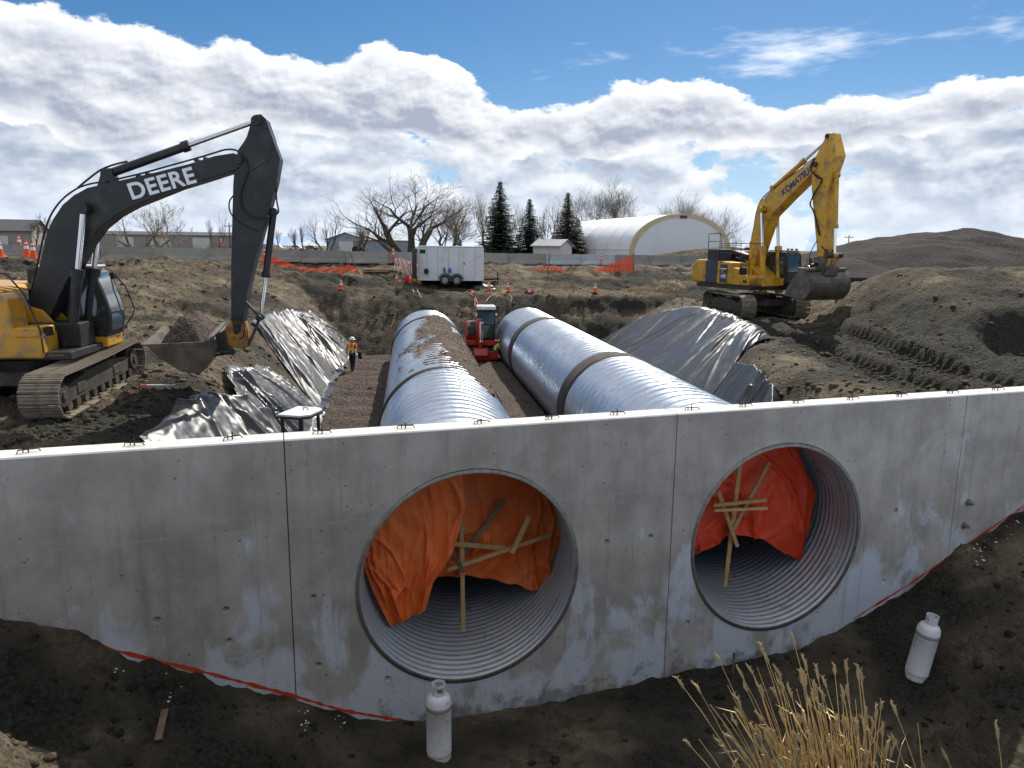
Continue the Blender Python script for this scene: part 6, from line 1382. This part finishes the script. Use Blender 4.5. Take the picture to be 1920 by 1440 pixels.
# ------------------------------------------------------------------ work trailer
def zs(x, y): return float(zsite(np.array([float(x)]), np.array([float(y)]))[0])
tl = atz(846, 533, 5.25); tz = zs(tl[0], tl[1])
TY = 50.3; tX = float(aty(846, 500, TY)[0]); tz = float(aty(846, 533.5, TY)[2])
trl = empty('work_trailer', (tX, TY, tz), R(3)); tag(trl, 'white enclosed tandem axle work trailer with its rear open', 'trailer')
TW, TH_ = 4.30, 2.12
m = MB(); x0, x1, y0, y1, za, zb = -TW/2, TW/2, -1.05, 1.05, 0.36, 0.36+TH_
t_ = 0.04
m.bx(x0, x1, y0, y0+t_, za, zb); m.bx(x0, x1, y1-t_, y1, za, zb); m.bx(x1-t_, x1, y0+t_, y1-t_, za, zb); m.build('body', 'white_paint', trl, bevel=0.01)
MB().bx(x0, x1, y0, y1, za-0.07, za-0.002).build('floor', 'trailer_dark', trl)
MB().prism([(x0-0.02,zb+0.002),(x1+0.02,zb+0.002),(x1-0.05,zb+0.09),(x0+0.05,zb+0.09)], y0-0.02, y1+0.02).build('roof', 'aluminium', trl, bevel=0.03)
for xx in (x0, x1): MB().bx(xx-0.03, xx+0.03, y0-0.012, y0+0.03, za, zb).build('corner_post', 'aluminium', trl)
MB().bx(x0, x1, y0-0.014, y0-0.002, za-0.05, za+0.07).build('lower_trim', 'aluminium', trl)
for xx in np.linspace(x0+0.6, x1-1.6, 4): MB().bx(xx-0.012, xx+0.012, y0-0.006, y0-0.001, za+0.08, zb-0.02).build('panel_seam', 'siding_grey', trl)
dr = MB().bx(0.82, 1.58, y0-0.016, y0-0.001, za+0.10, zb-0.12).build('side_door', 'white_paint', trl, bevel=0.006)
MB().bx(0.80, 0.815, y0-0.02, y0-0.001, za+0.08, zb-0.10).build('door_frame', 'siding_grey', trl); MB().bx(1.585, 1.60, y0-0.02, y0-0.001, za+0.08, zb-0.10).build('door_frame', 'siding_grey', trl)
MB().bx(0.95, 1.42, y0-0.024, y0-0.017, za+1.25, za+1.68).build('paper_notice', 'decal_white', trl)
MB().bx(0.86, 0.92, y0-0.045, y0-0.017, za+1.0, za+1.14).build('door_latch', 'machine_black', trl)
MB().bx(x0+0.12, x0+0.50, y0-0.008, y0-0.002, zb-0.42, zb-0.16).build('sticker', 'needles', trl)
for k, xx in enumerate((-0.38, 0.40)):
    w_ = MB().cyl((xx,y0-0.12,0.34),(xx,y0+0.10,0.34),0.34,n=24).build('wheel', 'rubber', trl, bevel=0.03); MB().cyl((xx,y0-0.135,0.34),(xx,y0-0.10,0.34),0.20,n=18).build('rim', 'siding_grey', w_)
    MB().cyl((xx,y1-0.10,0.34),(xx,y1+0.12,0.34),0.34,n=24).build('wheel', 'rubber', trl, bevel=0.03)
    fp = [(xx+0.45*math.cos(t), 0.34+0.45*math.sin(t)) for t in np.linspace(0, math.pi, 13)]; fq = [(xx+0.41*math.cos(t), 0.34+0.41*math.sin(t)) for t in np.linspace(math.pi, 0, 13)]
    MB().prism(fp+fq, y0-0.16, y0-0.001).build('fender', 'rubber', trl)
m = MB(); m.beam((x1,0.5,0.36),(x1+1.15,0,0.42),0.08,0.1); m.beam((x1,-0.5,0.36),(x1+1.15,0,0.42),0.08,0.1); m.cyl((x1+1.0,0,0.0),(x1+1.0,0,0.85),0.04,n=10); m.build('tongue', 'trailer_dark', trl)
MB().bx(x0-0.02, x0+0.02, y0+0.05, y1-0.05, za, zb-0.02).build('painted_shade_panel', 'trailer_dark', trl)  # flat dark panel painted in for the shade inside the open rear
for nm, yy in (('rear_door', y0-0.35),): MB().box((x0-0.22, yy+0.12, za+1.05),(0.05,0.75,1.95), Matrix.Rotation(R(25),3,'Z')).build(nm, 'machine_black', trl, bevel=0.01)
MB().ball((x0+0.55,y0-0.16,za+0.55),(0.16,0.10,0.20),10,7).build('coiled_hose', 'rubber', trl)
for nm, xx, r, h, mat in (('cylinder_bottle',-0.35,0.05,0.38,'machine_black'),('jug',0.0,0.10,0.34,'blue_plastic')):
    o = MB().lathe([(0,0),(r,0),(r,h*0.7),(r*0.5,h*0.85),(r*0.5,h),(0,h)], n=14).build('water_jug' if nm == 'jug' else 'bottle', mat); o.location = (tX+xx, TY+y0-0.14+xx*0.05, tz+0.82)
    tag(o, 'blue water jug standing on the trailer wheel fender' if nm == 'jug' else 'small black bottle standing on the trailer wheel fender', 'jug' if nm == 'jug' else 'bottle')
# gear around it
def place(o, px, py, z=None, Y=None):
    if Y is not None: p = aty(px, py, Y); x, y, zz = p[0], Y, p[2]
    else: p = atz(px, py, z); x, y, zz = p[0], p[1], z
    o.location = (x, y, zs(x, y)); return o
def cone(h):
    root = empty('traffic_cone', (0,0,0)); r = h*0.19
    MB().bx(-r*1.25, r*1.25, -r*1.25, r*1.25, 0, 0.04).build('base', 'cone_orange', root, bevel=0.008)
    f = lambda t: r*(1-t)+0.025*t
    MB().lathe([(f(0),0.04),(f(.42),h*.42),(f(.42)+.004,h*.425),(f(.60)+.004,h*.60),(f(.60),h*.605),(f(.70),h*.70),(f(.70)+.004,h*.705),(f(.80)+.004,h*.80),(f(.80),h*.805),(f(1),h),(0,h)], n=20).build('cone_body', 'cone_orange', root, smooth='auto')
    for a, b in ((.43,.595),(.71,.795)): MB().lathe([(f(a)+.008,h*a),(f(b)+.008,h*b)], n=20).build('reflective_band', 'reflective', root, smooth=True)
    return root
csrc = cone(0.71); kids_of(csrc)
cones = (((640,546),46.3,'small orange cone alone on the pit edge below the sagging net'),((744,534),49.3,'small orange cone at the end of the barricades'),((770,534),49.2,'small orange cone between the fuel cans and barricades'),((917,535),49.0,'small orange cone next to the trailer tongue'),((952,537),48.5,'small orange cone between the trailer tongue and magenta generator'),((1116,542),47.5,'small orange cone alone at the pit edge near the standing orange net'))
for i, (p, Y, lab) in enumerate(cones):
    c_ = csrc if i == 0 else copy_tree(csrc); place(c_, p[0], p[1], Y=Y); tag(c_, lab, 'traffic cone', 'traffic cones around the pit')
big = cone(0.95); kids_of(big)
for i, (px, py, Y, lab) in enumerate(((63,484,39.0,'larger of two tall orange cones side by side on the dirt bank'),(51,481,40.2,'slimmer orange cone beside its taller twin on the dirt bank'),(1,482,38.0,'tall orange cone standing apart from the pair on the dirt bank'),(36,457,49.5,'orange cone beyond the barrier near the barn'))):
    c_ = big if i == 0 else copy_tree(big); p = aty(px, py, Y); c_.location = (p[0], Y, p[2] if i < 3 else p[2]-0.3); tag(c_, lab, 'traffic cone', 'traffic cones on the dirt bank')
    if i < 3: c_.location.z = max(c_.location.z, zs(p[0], Y))
for px, yb, yt, Y, lab in ((738,495,464,53.0,'orange channelizer post with black base between the barricades and the barrier'),(1127,497,475,58.5,'orange channelizer post with black base near the standing orange net'),(415,462,446,56,'orange channelizer post behind the barrier near the long dirt heap'),(497,490,462,47.5,'orange channelizer post at the high end of the sagging net')):
    b = aty(px, yb, Y); t = aty(px, yt, Y); h = t[2]-b[2]; root = empty('channelizer_post', tuple(b)); tag(root, lab, 'post', 'channelizer posts')
    root.location.z = min(b[2], zs(b[0], Y)+0.02) if px != 415 else b[2]; h = t[2]-root.location.z
    MB().lathe([(0,0),(0.28,0),(0.28,0.05),(0.10,0.12),(0,0.12)], n=16).build('base', 'rubber', root); MB().lathe([(0.055,0.1),(0.05,h-0.05),(0.03,h),(0,h)], n=12).build('tube', 'cone_orange', root, smooth='auto')
    for f in (0.6, 0.8): MB().lathe([(0.058,h*f),(0.058,h*(f+0.09))], n=12).build('reflective_band', 'reflective', root, smooth=True)
# folding barricades leaning together
br = []
def barricade():
    root = empty('folding_barricade', (0,0,0))
    for s in (-1, 1):
        for x in (-0.30, 0.30): MB().beam((x,s*0.22,0),(x,s*0.03,1.02),0.05,0.03).build('leg', 'reflective', root)
    for z in (0.92, 0.60): MB().box((0,-0.06-(0.92-z)*0.18,z),(0.66,0.025,0.20), Matrix.Rotation(R(-10),3,'X')).build('panel', 'reflective', root)
    for z in (0.92, 0.60):
        for x in (-0.2, 0.15): MB().box((x,-0.078-(0.92-z)*0.18,z),(0.14,0.012,0.19), Matrix.Rotation(R(-10),3,'X') @ Matrix.Rotation(R(25),3,'Y')).build('stripe', 'cone_orange', root)
    return root
bs = barricade(); kids_of(bs)
for i, px in enumerate((749, 757, 765, 773, 781)):
    b = bs if i == 0 else copy_tree(bs); place(b, px, 527-i*0.4, Y=51.2); b.rotation_euler = (0, 0, R(55+6*i)); tag(b, 'orange and white folding barricade in the row stored beside the trailer', 'barricade', 'folding barricades beside the trailer')
for px, mat, lab, nm in ((759,'red_plastic','red plastic fuel can beside the barricades',1),(767,'red_plastic','red plastic fuel can next to the yellow ones',1),(778,'yellow_plastic','yellow plastic fuel can next to the red ones',1),(786,'yellow_plastic','yellow plastic fuel can nearest the trailer',1)):
    root = empty('fuel_can', (0,0,0)); MB().bx(-0.13,0.13,-0.10,0.10,0,0.32).build('body', mat, root, bevel=0.03, seg=3)
    MB().tube([(-0.10,0,0.31),(-0.10,0,0.39),(0.06,0,0.39),(0.06,0,0.31)],0.018,6).build('handle', mat, root); MB().cyl((0.10,0,0.31),(0.14,0,0.40),0.025,n=8).build('cap', 'machine_black', root)
    place(root, px, 533, Y=49.6); tag(root, lab, 'fuel can', 'fuel cans by the trailer')
gen = empty('generator', (0,0,0)); place(gen, 993, 541, Y=48.2); tag(gen, 'small magenta generator in a black frame at the pit edge', 'generator')
MB().bx(-0.22,0.22,-0.17,0.17,0.05,0.36).build('housing', 'magenta_paint', gen, bevel=0.03)
for y in (-0.2, 0.2): MB().tube([(-0.27,y,0),(-0.27,y,0.42),(0.27,y,0.42),(0.27,y,0)],0.015,6).build('frame', 'machine_black', gen)
MB().bx(-0.10,0.10,-0.178,-0.171,0.18,0.30).build('panel', 'decal_white', gen)
# loose lumber and black sheeting by the tongue
rs = random.Random(3)
for i in range(7):
    q = aty(700+i*5+rs.uniform(-6,6), 517+rs.uniform(-3,3), 50.5); a = rs.uniform(-0.25,0.25)
    o = MB().box((0,0,0.03+0.03*(i%3)),(1.6+rs.random(),0.14,0.04)).build('loose_plank', 'wood_old' if i%2 else 'wood_new', bevel=0.004); o.location = (q[0], q[1]+i*0.12, zs(q[0], q[1]+i*0.12)+0.05); o.rotation_euler = (0, 0, a)
    tag(o, 'loose plank in the lumber scattered beside the barricades', 'plank', 'loose planks beside the barricades')
n = 26; xx = np.linspace(-0.9, 0.9, n); yy = np.linspace(-0.5, 0.5, n); XX, YY = np.meshgrid(xx, yy, indexing='ij'); q = aty(905, 533, 49.8)
ZZ = np.clip(1-(XX/0.9)**2-(YY/0.5)**2, 0, 1)**0.6*(0.28+0.3*np.abs(fbm(XX*3, YY*3, 3)))+0.02
o = grid_mesh('crumpled_tarp', np.stack([XX+q[0], YY+q[1], ZZ+zs(q[0], q[1])], -1), 'poly_sheet'); tag(o, 'crumpled black tarp on the ground at the trailer tongue', 'tarp')
# orange plastic safety net
def net(name, top_, bot_, nh, nv, label, stakes):
    a = resample(np.array(top_), 80); b = resample(np.array(bot_), 80); base = b[40]; root = empty(name, tuple(base)); tag(root, label, 'safety net', 'orange safety nets along the apron')
    wv = lambda i, t: a[i]*(1-t)+b[i]*t + np.array([0, 0.10*math.sin(i*0.7+t*5)*t, 0.03*math.sin(i*1.3+t*9)]) - base
    V, Q = [], []
    for h in range(nh+1):
        t = h/nh; th = 0.30/nh if h not in (0, nh) else 0.36/nh
        for i in range(79):
            o_ = len(V); V += [wv(i,max(0,t-th)), wv(i+1,max(0,t-th)), wv(i+1,min(1,t+th)), wv(i,min(1,t+th))]; Q.append((o_,o_+1,o_+2,o_+3))
    for v in range(nv+1):
        i = min(78, int(79*v/nv)); ip = min(79, i+1)
        for h in range(nh):
            t0, t1 = h/nh, (h+1)/nh; p0, p1 = wv(i,t0), wv(i,t1); d = (wv(ip,t0)-wv(i,t0))*0.75; o_ = len(V); V += [p0, p0+d, p1+d, p1]; Q.append((o_,o_+1,o_+2,o_+3))
    me = bpy.data.meshes.new('mesh_panel'); me.from_pydata([tuple(p) for p in V], [], Q); me.update(); mkobj('mesh_panel', me, 'net_orange', root)
    for (p0, p1) in stakes: MB().cyl(tuple(np.array(p0)-base), tuple(np.array(p1)-base), 0.03, n=6).build('stake', 'wood_old', root)
def apx(l, Y): return [aty(px, py, Y) for px, py in l]
def gnd(l, Y, dz=0.03): return [(lambda p: np.array([p[0], Y+k_*0.0, max(p[2], zs(p[0], Y)+dz)]))(aty(px, py, Y)) for k_, (px, py) in enumerate(l)]
net('safety_net', apx([(494,474),(515,482),(535,490),(560,500),(600,504),(640,500),(655,496),(676,510)], 48.8), gnd([(490,503),(515,507),(540,508),(565,511),(600,514),(640,513),(657,509),(680,513)], 48.6), 9, 60, 'orange safety net sagging to the ground in a long strip toward the lumber', [(aty(655,472,48.7), aty(672,512,48.7))])
net('safety_net', apx([(1002,506),(1015,501),(1022,499),(1040,500),(1055,505),(1064,511)], 50.5), gnd([(1000,510),(1012,508),(1022,506),(1040,508),(1055,511),(1066,513)], 50.3), 6, 36, 'orange safety net collapsed around a single leaning stake', [(aty(1031,474,50.4), aty(1026,528,50.4))])
net('safety_net', apx([(1112,508),(1130,500),(1150,492),(1170,484),(1188,479)], 50.8), gnd([(1112,511),(1130,510),(1150,510),(1170,508),(1190,512)], 50.6), 10, 44, 'orange safety net pulled up taut to a stake like a triangle', [(aty(1187,475,50.7), aty(1189,513,50.7))])
# air hoses down the far face
def gline(name, pts, Y0, r, mat, label, cat):
    P_ = []
    for px, py, Y in pts:
        p = aty(px, py, Y); P_.append((p[0], p[1], max(p[2], zs(p[0], p[1])+r)))
    t = MB(); out_ = []; A__ = np.array(P_); n = len(A__)
    for tt in np.linspace(0, n-1, n*6):
        i = min(int(tt), n-2); f = tt-i; p0 = A__[max(i-1,0)]; p1 = A__[i]; p2 = A__[i+1]; p3 = A__[min(i+2,n-1)]
        out_.append(0.5*((2*p1)+(p2-p0)*f+(2*p0-5*p1+4*p2-p3)*f*f+(3*p1-p0-3*p2+p3)*f**3))
    o = t.tube(out_, r, 6).build(name, mat, smooth=True); return tag(o, label, cat, 'hoses at the far face')
gline('air_hose', [(883,545,47.2),(886,552,46.6),(892,560,46.0),(896,570,45.4)], 46, 0.022, 'hose_orange', 'orange hose running straight down the far face behind the red excavator', 'hose')
gline('air_hose', [(879,548,47.0),(888,550,46.8),(882,556,46.4),(890,562,46.0),(890,575,45.2)], 46, 0.022, 'hose_orange', 'kinked orange hose at the top of the far face', 'hose')
gline('air_hose', [(911,566,45.6),(918,557,46.3),(930,551,46.8),(944,549,47.0),(951,545,47.6)], 46, 0.025, 'hose_orange', 'orange hose arching up from the red excavator over the rim', 'hose')
gline('air_hose', [(944,550,46.9),(955,552,46.6),(960,560,46.0),(956,566,45.6)], 46, 0.018, 'rope', 'thin tan hose looped at the rim above the pit', 'hose')
for (a, b, Y, lab) in (((774,543),(776,548),46.6,'short pale lath stuck in the rim of the pit'),((782,543),(790,558),46.2,'longer pale lath leaning down the far face of the pit'),((742,588),(733,614),41.5,'pale lath standing against the slope beside the gravel covered pipe')):
    p, q = aty(*a, Y), aty(*b, Y-0.3); q[2] = max(q[2], zs(q[0], q[1])-0.05); o = MB().beam((0,0,0), tuple(p-q), 0.05, 0.025).build('lath', 'wood_new'); o.location = tuple(q); tag(o, lab, 'lath', 'laths in the pit')
q = atz(300, 737, 4.0); o = MB().beam((-0.42,0,0),(0.28,0.05,0.0),0.05,0.025).build('marker_lath', 'decal_white'); o.location = (q[0]+0.1, q[1], zs(q[0], q[1])+0.10); tag(o, 'white lath with orange tip lying on dirt beside the excavator track', 'lath')
tp_ = MB().beam((-0.58,-0.01,0),(-0.418,0,0),0.054,0.029).build('painted_tip', 'cone_orange', o)
# tufts of dry grass on the apron
for px, py, Y, sd, lab in ((1200,523,49.5,1,'pale dry grass tuft beside the taut orange net'),(1250,521,49.8,2,'pale dry grass tuft near the yellow excavator tail')):
    q = aty(px, py, Y); rs = random.Random(sd); m = MB(); zz = zs(q[0], Y)
    for _ in range(260):
        x, y = rs.gauss(0, 0.45), rs.gauss(0, 0.25); hh = rs.uniform(0.15, 0.42); a, b = rs.gauss(0, .12), rs.gauss(0, .12)
        m.add([(x-0.012,y,-0.05),(x+0.012,y,-0.05),(x+a,y+b,hh)], [(0,1,2)])
    o = m.build('grass_tuft', 'dry_grass'); o.location = (q[0], Y, zz); tag(o, lab, 'grass')

# ------------------------------------------------------------------ ride-on roller hidden behind the wall, its canopy showing
rl = atz(566, 772, 4.02); RX, RY = rl[0], rl[1]; rz_ = 1.62
ro = empty('ride_on_roller', (RX, RY, rz_), R(-14)); tag(ro, 'small ride on roller with white canopy standing close behind the wall', 'roller')
cz = 4.02-rz_
MB().prismz([(-0.36,-0.46),(0.20,-0.46),(0.36,-0.30),(0.36,0.30),(0.20,0.46),(-0.36,0.46)], cz-0.03, cz+0.02).build('canopy', 'tank_white', ro, bevel=0.012)
MB().prismz([(-0.375,-0.475),(0.205,-0.475),(0.375,-0.305),(0.375,0.305),(0.205,0.475),(-0.375,0.475)], cz-0.075, cz-0.032).build('canopy_frame', 'machine_black', ro)
MB().tube([(-0.03,0.12,cz+0.02),(-0.03,0.12,cz+0.07),(0.09,0.12,cz+0.07),(0.09,0.12,cz+0.02)], 0.014, 6).build('lifting_eye', 'machine_black', ro)
for x, y in ((-0.28,-0.38),(0.20,-0.38),(0.20,0.38),(-0.28,0.38)): MB().bx(x-0.03, x+0.03, y-0.03, y+0.03, 0.85, cz-0.07).build('canopy_post', 'machine_black', ro)
MB().bx(-0.8,0.8,-0.42,0.42,0.38,0.9).build('body', 'kom_yellow', ro, bevel=0.05); MB().bx(-0.35,0.1,-0.24,0.24,0.92,1.04).build('seat', 'machine_black', ro, bevel=0.04); MB().bx(-0.45,-0.33,-0.24,0.24,0.98,1.45).build('seat_back', 'machine_black', ro, bevel=0.04)
for x in (-0.65, 0.65): MB().cyl((x,-0.45,0.34),(x,0.45,0.34),0.34,n=28).build('drum', 'bucket_steel', ro, bevel=0.02)
m = MB(); m.tube([(0.25+0.17*0, 0.17*math.cos(t), 1.25+0.17*math.sin(t)) for t in np.linspace(0, 2*math.pi, 17)], 0.016, 6); m.cyl((0.25,0,1.25),(0.45,0,0.9),0.025,n=8); m.build('steering_wheel', 'machine_black', ro)

# ------------------------------------------------------------------ people
def skin_body(name, joints, bones, mats, matfn, parent, root_j='pelvis'):
    """joints: name -> (x,y,z,r); bones: pairs. One continuous skinned surface, coloured by clothing"""
    names = list(joints); idx = {n: i for i, n in enumerate(names)}
    me = bpy.data.meshes.new(name); me.from_pydata([joints[n][:3] for n in names], [(idx[a], idx[b]) for a, b in bones], []); me.update()
    o = bpy.data.objects.new(name, me); COL.objects.link(o)
    o.modifiers.new('skin', 'SKIN')
    for n in names:
        sv = me.skin_vertices[0].data[idx[n]]; r = joints[n][3]; sv.radius = r if isinstance(r, tuple) else (r, r); sv.use_root = (n == root_j)
    sb = o.modifiers.new('sub', 'SUBSURF'); sb.levels = 2; sb.render_levels = 2
    dg = bpy.context.evaluated_depsgraph_get(); dg.update(); m2 = bpy.data.meshes.new_from_object(o.evaluated_get(dg)); bpy.data.objects.remove(o); bpy.data.meshes.remove(me)
    m2.name = name; m2.materials.clear()
    for k in mats: m2.materials.append(MAT[k])
    jn = np.array([joints[n][:3] for n in names]); segs = [(jn[idx[a]], jn[idx[b]], a, b) for a, b in bones]
    for p in m2.polygons:
        c = np.array(p.center); best = None
        for a, b, na, nb in segs:
            ab = b-a; t = np.clip((c-a)@ab/(ab@ab+1e-9), 0, 1); d = np.linalg.norm(c-a-ab*t)
            if best is None or d < best[0]: best = (d, na, nb, t)
        p.material_index = matfn(c, best[1], best[2], best[3]); p.use_smooth = True
    ob = bpy.data.objects.new(name, m2); COL.objects.link(ob); ob.parent = parent; return ob
def fingers(J, B, side, wrist, d, palm_n):
    """palm and five fingers beyond a wrist; d: direction of the hand, palm_n: across the knuckles"""
    d = Vector(d).normalized(); n = Vector(palm_n).normalized(); w_ = Vector(J[wrist][:3]); pm = w_+d*0.07; J[side+'palm'] = (*pm, (0.034, 0.018)); B.append((wrist, side+'palm'))
    for k, (off_, L) in enumerate(((-0.030,0.058),(-0.010,0.070),(0.010,0.074),(0.029,0.064))):
        a = pm+n*off_+d*0.035; b = a+d*L*0.5+Vector((0,0,-0.006)); c = b+d*L*0.45+n.cross(d)*0.016
        for j, (q, r) in enumerate(((a,0.0095),(b,0.0085),(c,0.007))): J[f'{side}f{k}{j}'] = (*q, r)
        B += [(side+'palm', f'{side}f{k}0'), (f'{side}f{k}0', f'{side}f{k}1'), (f'{side}f{k}1', f'{side}f{k}2')]
    a = w_+d*0.03-n*0.036; b = a+d*0.035-n*0.022; J[side+'t0'] = (*a, 0.011); J[side+'t1'] = (*b, 0.008); B += [(wrist, side+'t0'), (side+'t0', side+'t1')]
def head_parts(root, c, yaw, tilt=0.0, hat='hat_white'):
    M = Matrix.Translation(c) @ Matrix.Rotation(yaw, 4, 'Z') @ Matrix.Rotation(tilt, 4, 'Y')     # x = facing
    m = MB(M); m.ball((0,0,0.035),(0.135,0.118,0.125),18,12); m.v = [v for v in m.v]
    hb = MB(M); prof = [(0.128,0.045),(0.124,0.09),(0.105,0.135),(0.065,0.165),(0.0,0.175)]; hb.lathe([(r*1.08, z) for r, z in prof], n=22)
    ho = hb.build('hard_hat', hat, root, smooth=True)
    br_ = MB(M); n = 22; br_.add([(0.138*math.cos(2*math.pi*i/n)*1.0,0.132*math.sin(2*math.pi*i/n),0.047) for i in range(n)]+[((0.205 if math.cos(2*math.pi*i/n) > 0.3 else 0.165)*math.cos(2*math.pi*i/n),0.158*math.sin(2*math.pi*i/n),0.036) for i in range(n)], [(i,(i+1)%n,(i+1)%n+n,i+n) for i in range(n)]); br_.build('hat_brim', hat, root, solid=0.006)
    f = MB(M); f.ball((0.105,0,-0.02),(0.022,0.016,0.026),8,6); f.build('nose', 'skin', root, smooth=True)
    for s in (-1, 1):
        MB(M).ball((0.088,s*0.036,0.012),(0.010,0.013,0.009),8,6).build('eye', 'machine_black', root); MB(M).ball((0.0,s*0.092,-0.005),(0.018,0.010,0.032),8,6).build('ear', 'skin', root)
    MB(M).box((0.096,0,-0.068),(0.010,0.045,0.008)).build('mouth', 'magenta_paint', root)
MATS = ['skin','cloth_orange','reflective_lime','cloth_navy','boot','cloth_lime']
def std_bones(): return [('pelvis','spine'),('spine','chest'),('chest','neck'),('neck','head'),('head','crown'),('chest','lsho'),('lsho','lelb'),('lelb','lwri'),('chest','rsho'),('rsho','relb'),('relb','rwri'),('pelvis','lhip'),('lhip','lknee'),('lknee','lank'),('lank','ltoe'),('pelvis','rhip'),('rhip','rknee'),('rknee','rank'),('rank','rtoe')]
def dress(top, stripes):
    def fn(c, a, b, t):
        if 'ank' in a or 'toe' in b or (b.endswith('ank') and t > 0.86): return 4
        if a[1:] in ('hip','knee') or b[1:] in ('hip','knee'): return 3
        if a in ('neck','head') or b in ('head','crown'): return 3 if (b == 'head' and stripes and t < 0.3) else 0
        if 'palm' in a or 'palm' in b or 'f' in a[1:2] or 't' == a[1:2]: return 0
        if a == 'pelvis' and b == 'spine' and t < 0.05: return 3
        if stripes and a[1:] not in ('sho','elb') and (abs(abs(c[1])-0.10) < 0.024 or abs(c[2]-stripes) < 0.032): return 2
        if stripes and a[1:] == 'elb' and 0.3 < t < 0.55: return 2
        return top
    return fn
# walker in orange, seen from behind, carrying a dark coat
wp = atz(661, 694, 1.62); wz = zs(wp[0], wp[1])
wk = empty('person', (wp[0], wp[1], wz), R(80)); tag(wk, 'person in orange high visibility jacket and white hard hat walking on the gravel', 'person')
J = dict(pelvis=(0,0,0.96,(0.15,0.12)), spine=(0.01,0,1.14,(0.155,0.115)), chest=(0.02,0,1.36,(0.18,0.125)), neck=(0.03,0,1.51,0.065), head=(0.045,0,1.62,(0.085,0.095)), crown=(0.045,0,1.71,(0.075,0.085)),
  lsho=(0.01,0.19,1.43,0.075), lelb=(-0.07,0.255,1.17,0.058), lwri=(0.02,0.28,0.95,0.038), rsho=(0.01,-0.19,1.43,0.075), relb=(0.0,-0.275,1.17,0.058), rwri=(0.17,-0.27,1.06,0.038),
  lhip=(0,0.095,0.90,0.095), lknee=(0.12,0.10,0.50,0.072), lank=(0.13,0.10,0.09,0.05), ltoe=(0.30,0.11,0.045,0.042), rhip=(0,-0.095,0.90,0.095), rknee=(-0.03,-0.10,0.49,0.072), rank=(-0.24,-0.10,0.13,0.05), rtoe=(-0.10,-0.11,0.04,0.042))
B = std_bones(); fingers(J, B, 'L', 'lwri', (0.05,0.02,-1), (1,0,0)); fingers(J, B, 'R', 'rwri', (0.8,0.1,-0.3), (0,0,1))
skin_body('body', J, B, MATS, dress(1, 1.18), wk); head_parts(wk, (0.05,0,1.635), 0.0)
o = MB(); n = 14; xx = np.linspace(-0.14, 0.14, n); zz = np.linspace(-0.34, 0.04, n); XX, ZZ = np.meshgrid(xx, zz, indexing='ij')
P = np.stack([XX+0.23, -0.30+0.05*np.sin(XX*25+ZZ*8)-0.02, ZZ+1.02], -1); og = grid_mesh('draped_coat', P, 'cloth_navy'); md = og.modifiers.new('s', 'SOLIDIFY'); md.thickness = 0.05; og.location = wk.location; og.rotation_euler = wk.rotation_euler
tag(og, 'dark coat hanging over the arm of the walking person', 'coat')
# kneeling worker by the right pipe
kp_ = atz(930, 676, 1.6); kz = zs(kp_[0], kp_[1])
kn = empty('person', (kp_[0]-0.1, kp_[1], kz), R(20)); tag(kn, 'person in lime vest and white hard hat crouching beside the pipe joint', 'person')
J = dict(pelvis=(-0.10,0,0.46,(0.15,0.12)), spine=(0.02,0,0.62,(0.15,0.115)), chest=(0.16,0,0.80,(0.17,0.125)), neck=(0.25,0,0.92,0.062), head=(0.31,0,1.00,(0.085,0.095)), crown=(0.33,0,1.085,(0.075,0.085)),
  lsho=(0.16,0.19,0.86,0.072), lelb=(0.30,0.24,0.62,0.055), lwri=(0.50,0.16,0.56,0.036), rsho=(0.16,-0.19,0.86,0.072), relb=(0.32,-0.24,0.64,0.055), rwri=(0.52,-0.12,0.60,0.036),
  lhip=(-0.08,0.10,0.42,0.095), lknee=(0.30,0.16,0.46,0.072), lank=(0.12,0.15,0.08,0.05), ltoe=(0.28,0.17,0.04,0.042), rhip=(-0.08,-0.10,0.42,0.095), rknee=(0.18,-0.15,0.10,0.07), rank=(-0.22,-0.14,0.09,0.05), rtoe=(-0.30,-0.14,0.03,0.042))
B = std_bones(); fingers(J, B, 'L', 'lwri', (1,-0.1,-0.2), (0,1,0)); fingers(J, B, 'R', 'rwri', (1,0.1,-0.2), (0,-1,0))
skin_body('body', J, B, MATS, dress(5, 0.66), kn); head_parts(kn, (0.315,0,1.015), 0.0, R(25))
# third worker mostly hidden behind the right pipe
tp3 = aty(1152, 652, 32.8); t3 = empty('person', (tp3[0]+0.12, 32.8, zs(tp3[0]+0.12, 32.8)), R(200)); tag(t3, 'person in orange mostly hidden behind the banded pipe below the wide sheet', 'person')
J = dict(pelvis=(0,0,0.94,(0.15,0.12)), spine=(0.04,0,1.12,(0.155,0.115)), chest=(0.12,0,1.32,(0.18,0.125)), neck=(0.18,0,1.46,0.065), head=(0.23,0,1.55,(0.085,0.095)), crown=(0.24,0,1.64,(0.075,0.085)),
  lsho=(0.10,0.19,1.38,0.075), lelb=(0.20,0.25,1.12,0.058), lwri=(0.40,0.18,1.05,0.038), rsho=(0.10,-0.19,1.38,0.075), relb=(0.2,-0.25,1.12,0.058), rwri=(0.40,-0.16,1.08,0.038),
  lhip=(0,0.10,0.88,0.095), lknee=(0.06,0.11,0.48,0.072), lank=(0.0,0.11,0.09,0.05), ltoe=(0.17,0.12,0.04,0.042), rhip=(0,-0.10,0.88,0.095), rknee=(0.02,-0.11,0.48,0.072), rank=(-0.05,-0.11,0.09,0.05), rtoe=(0.12,-0.12,0.04,0.042))
B = std_bones(); fingers(J, B, 'L', 'lwri', (1,-0.1,-0.1), (0,0,1)); fingers(J, B, 'R', 'rwri', (1,0.1,-0.1), (0,0,-1))
skin_body('body', J, B, MATS, dress(1, 0), t3); head_parts(t3, (0.235,0,1.565), 0.0, R(15), 'hat_white')
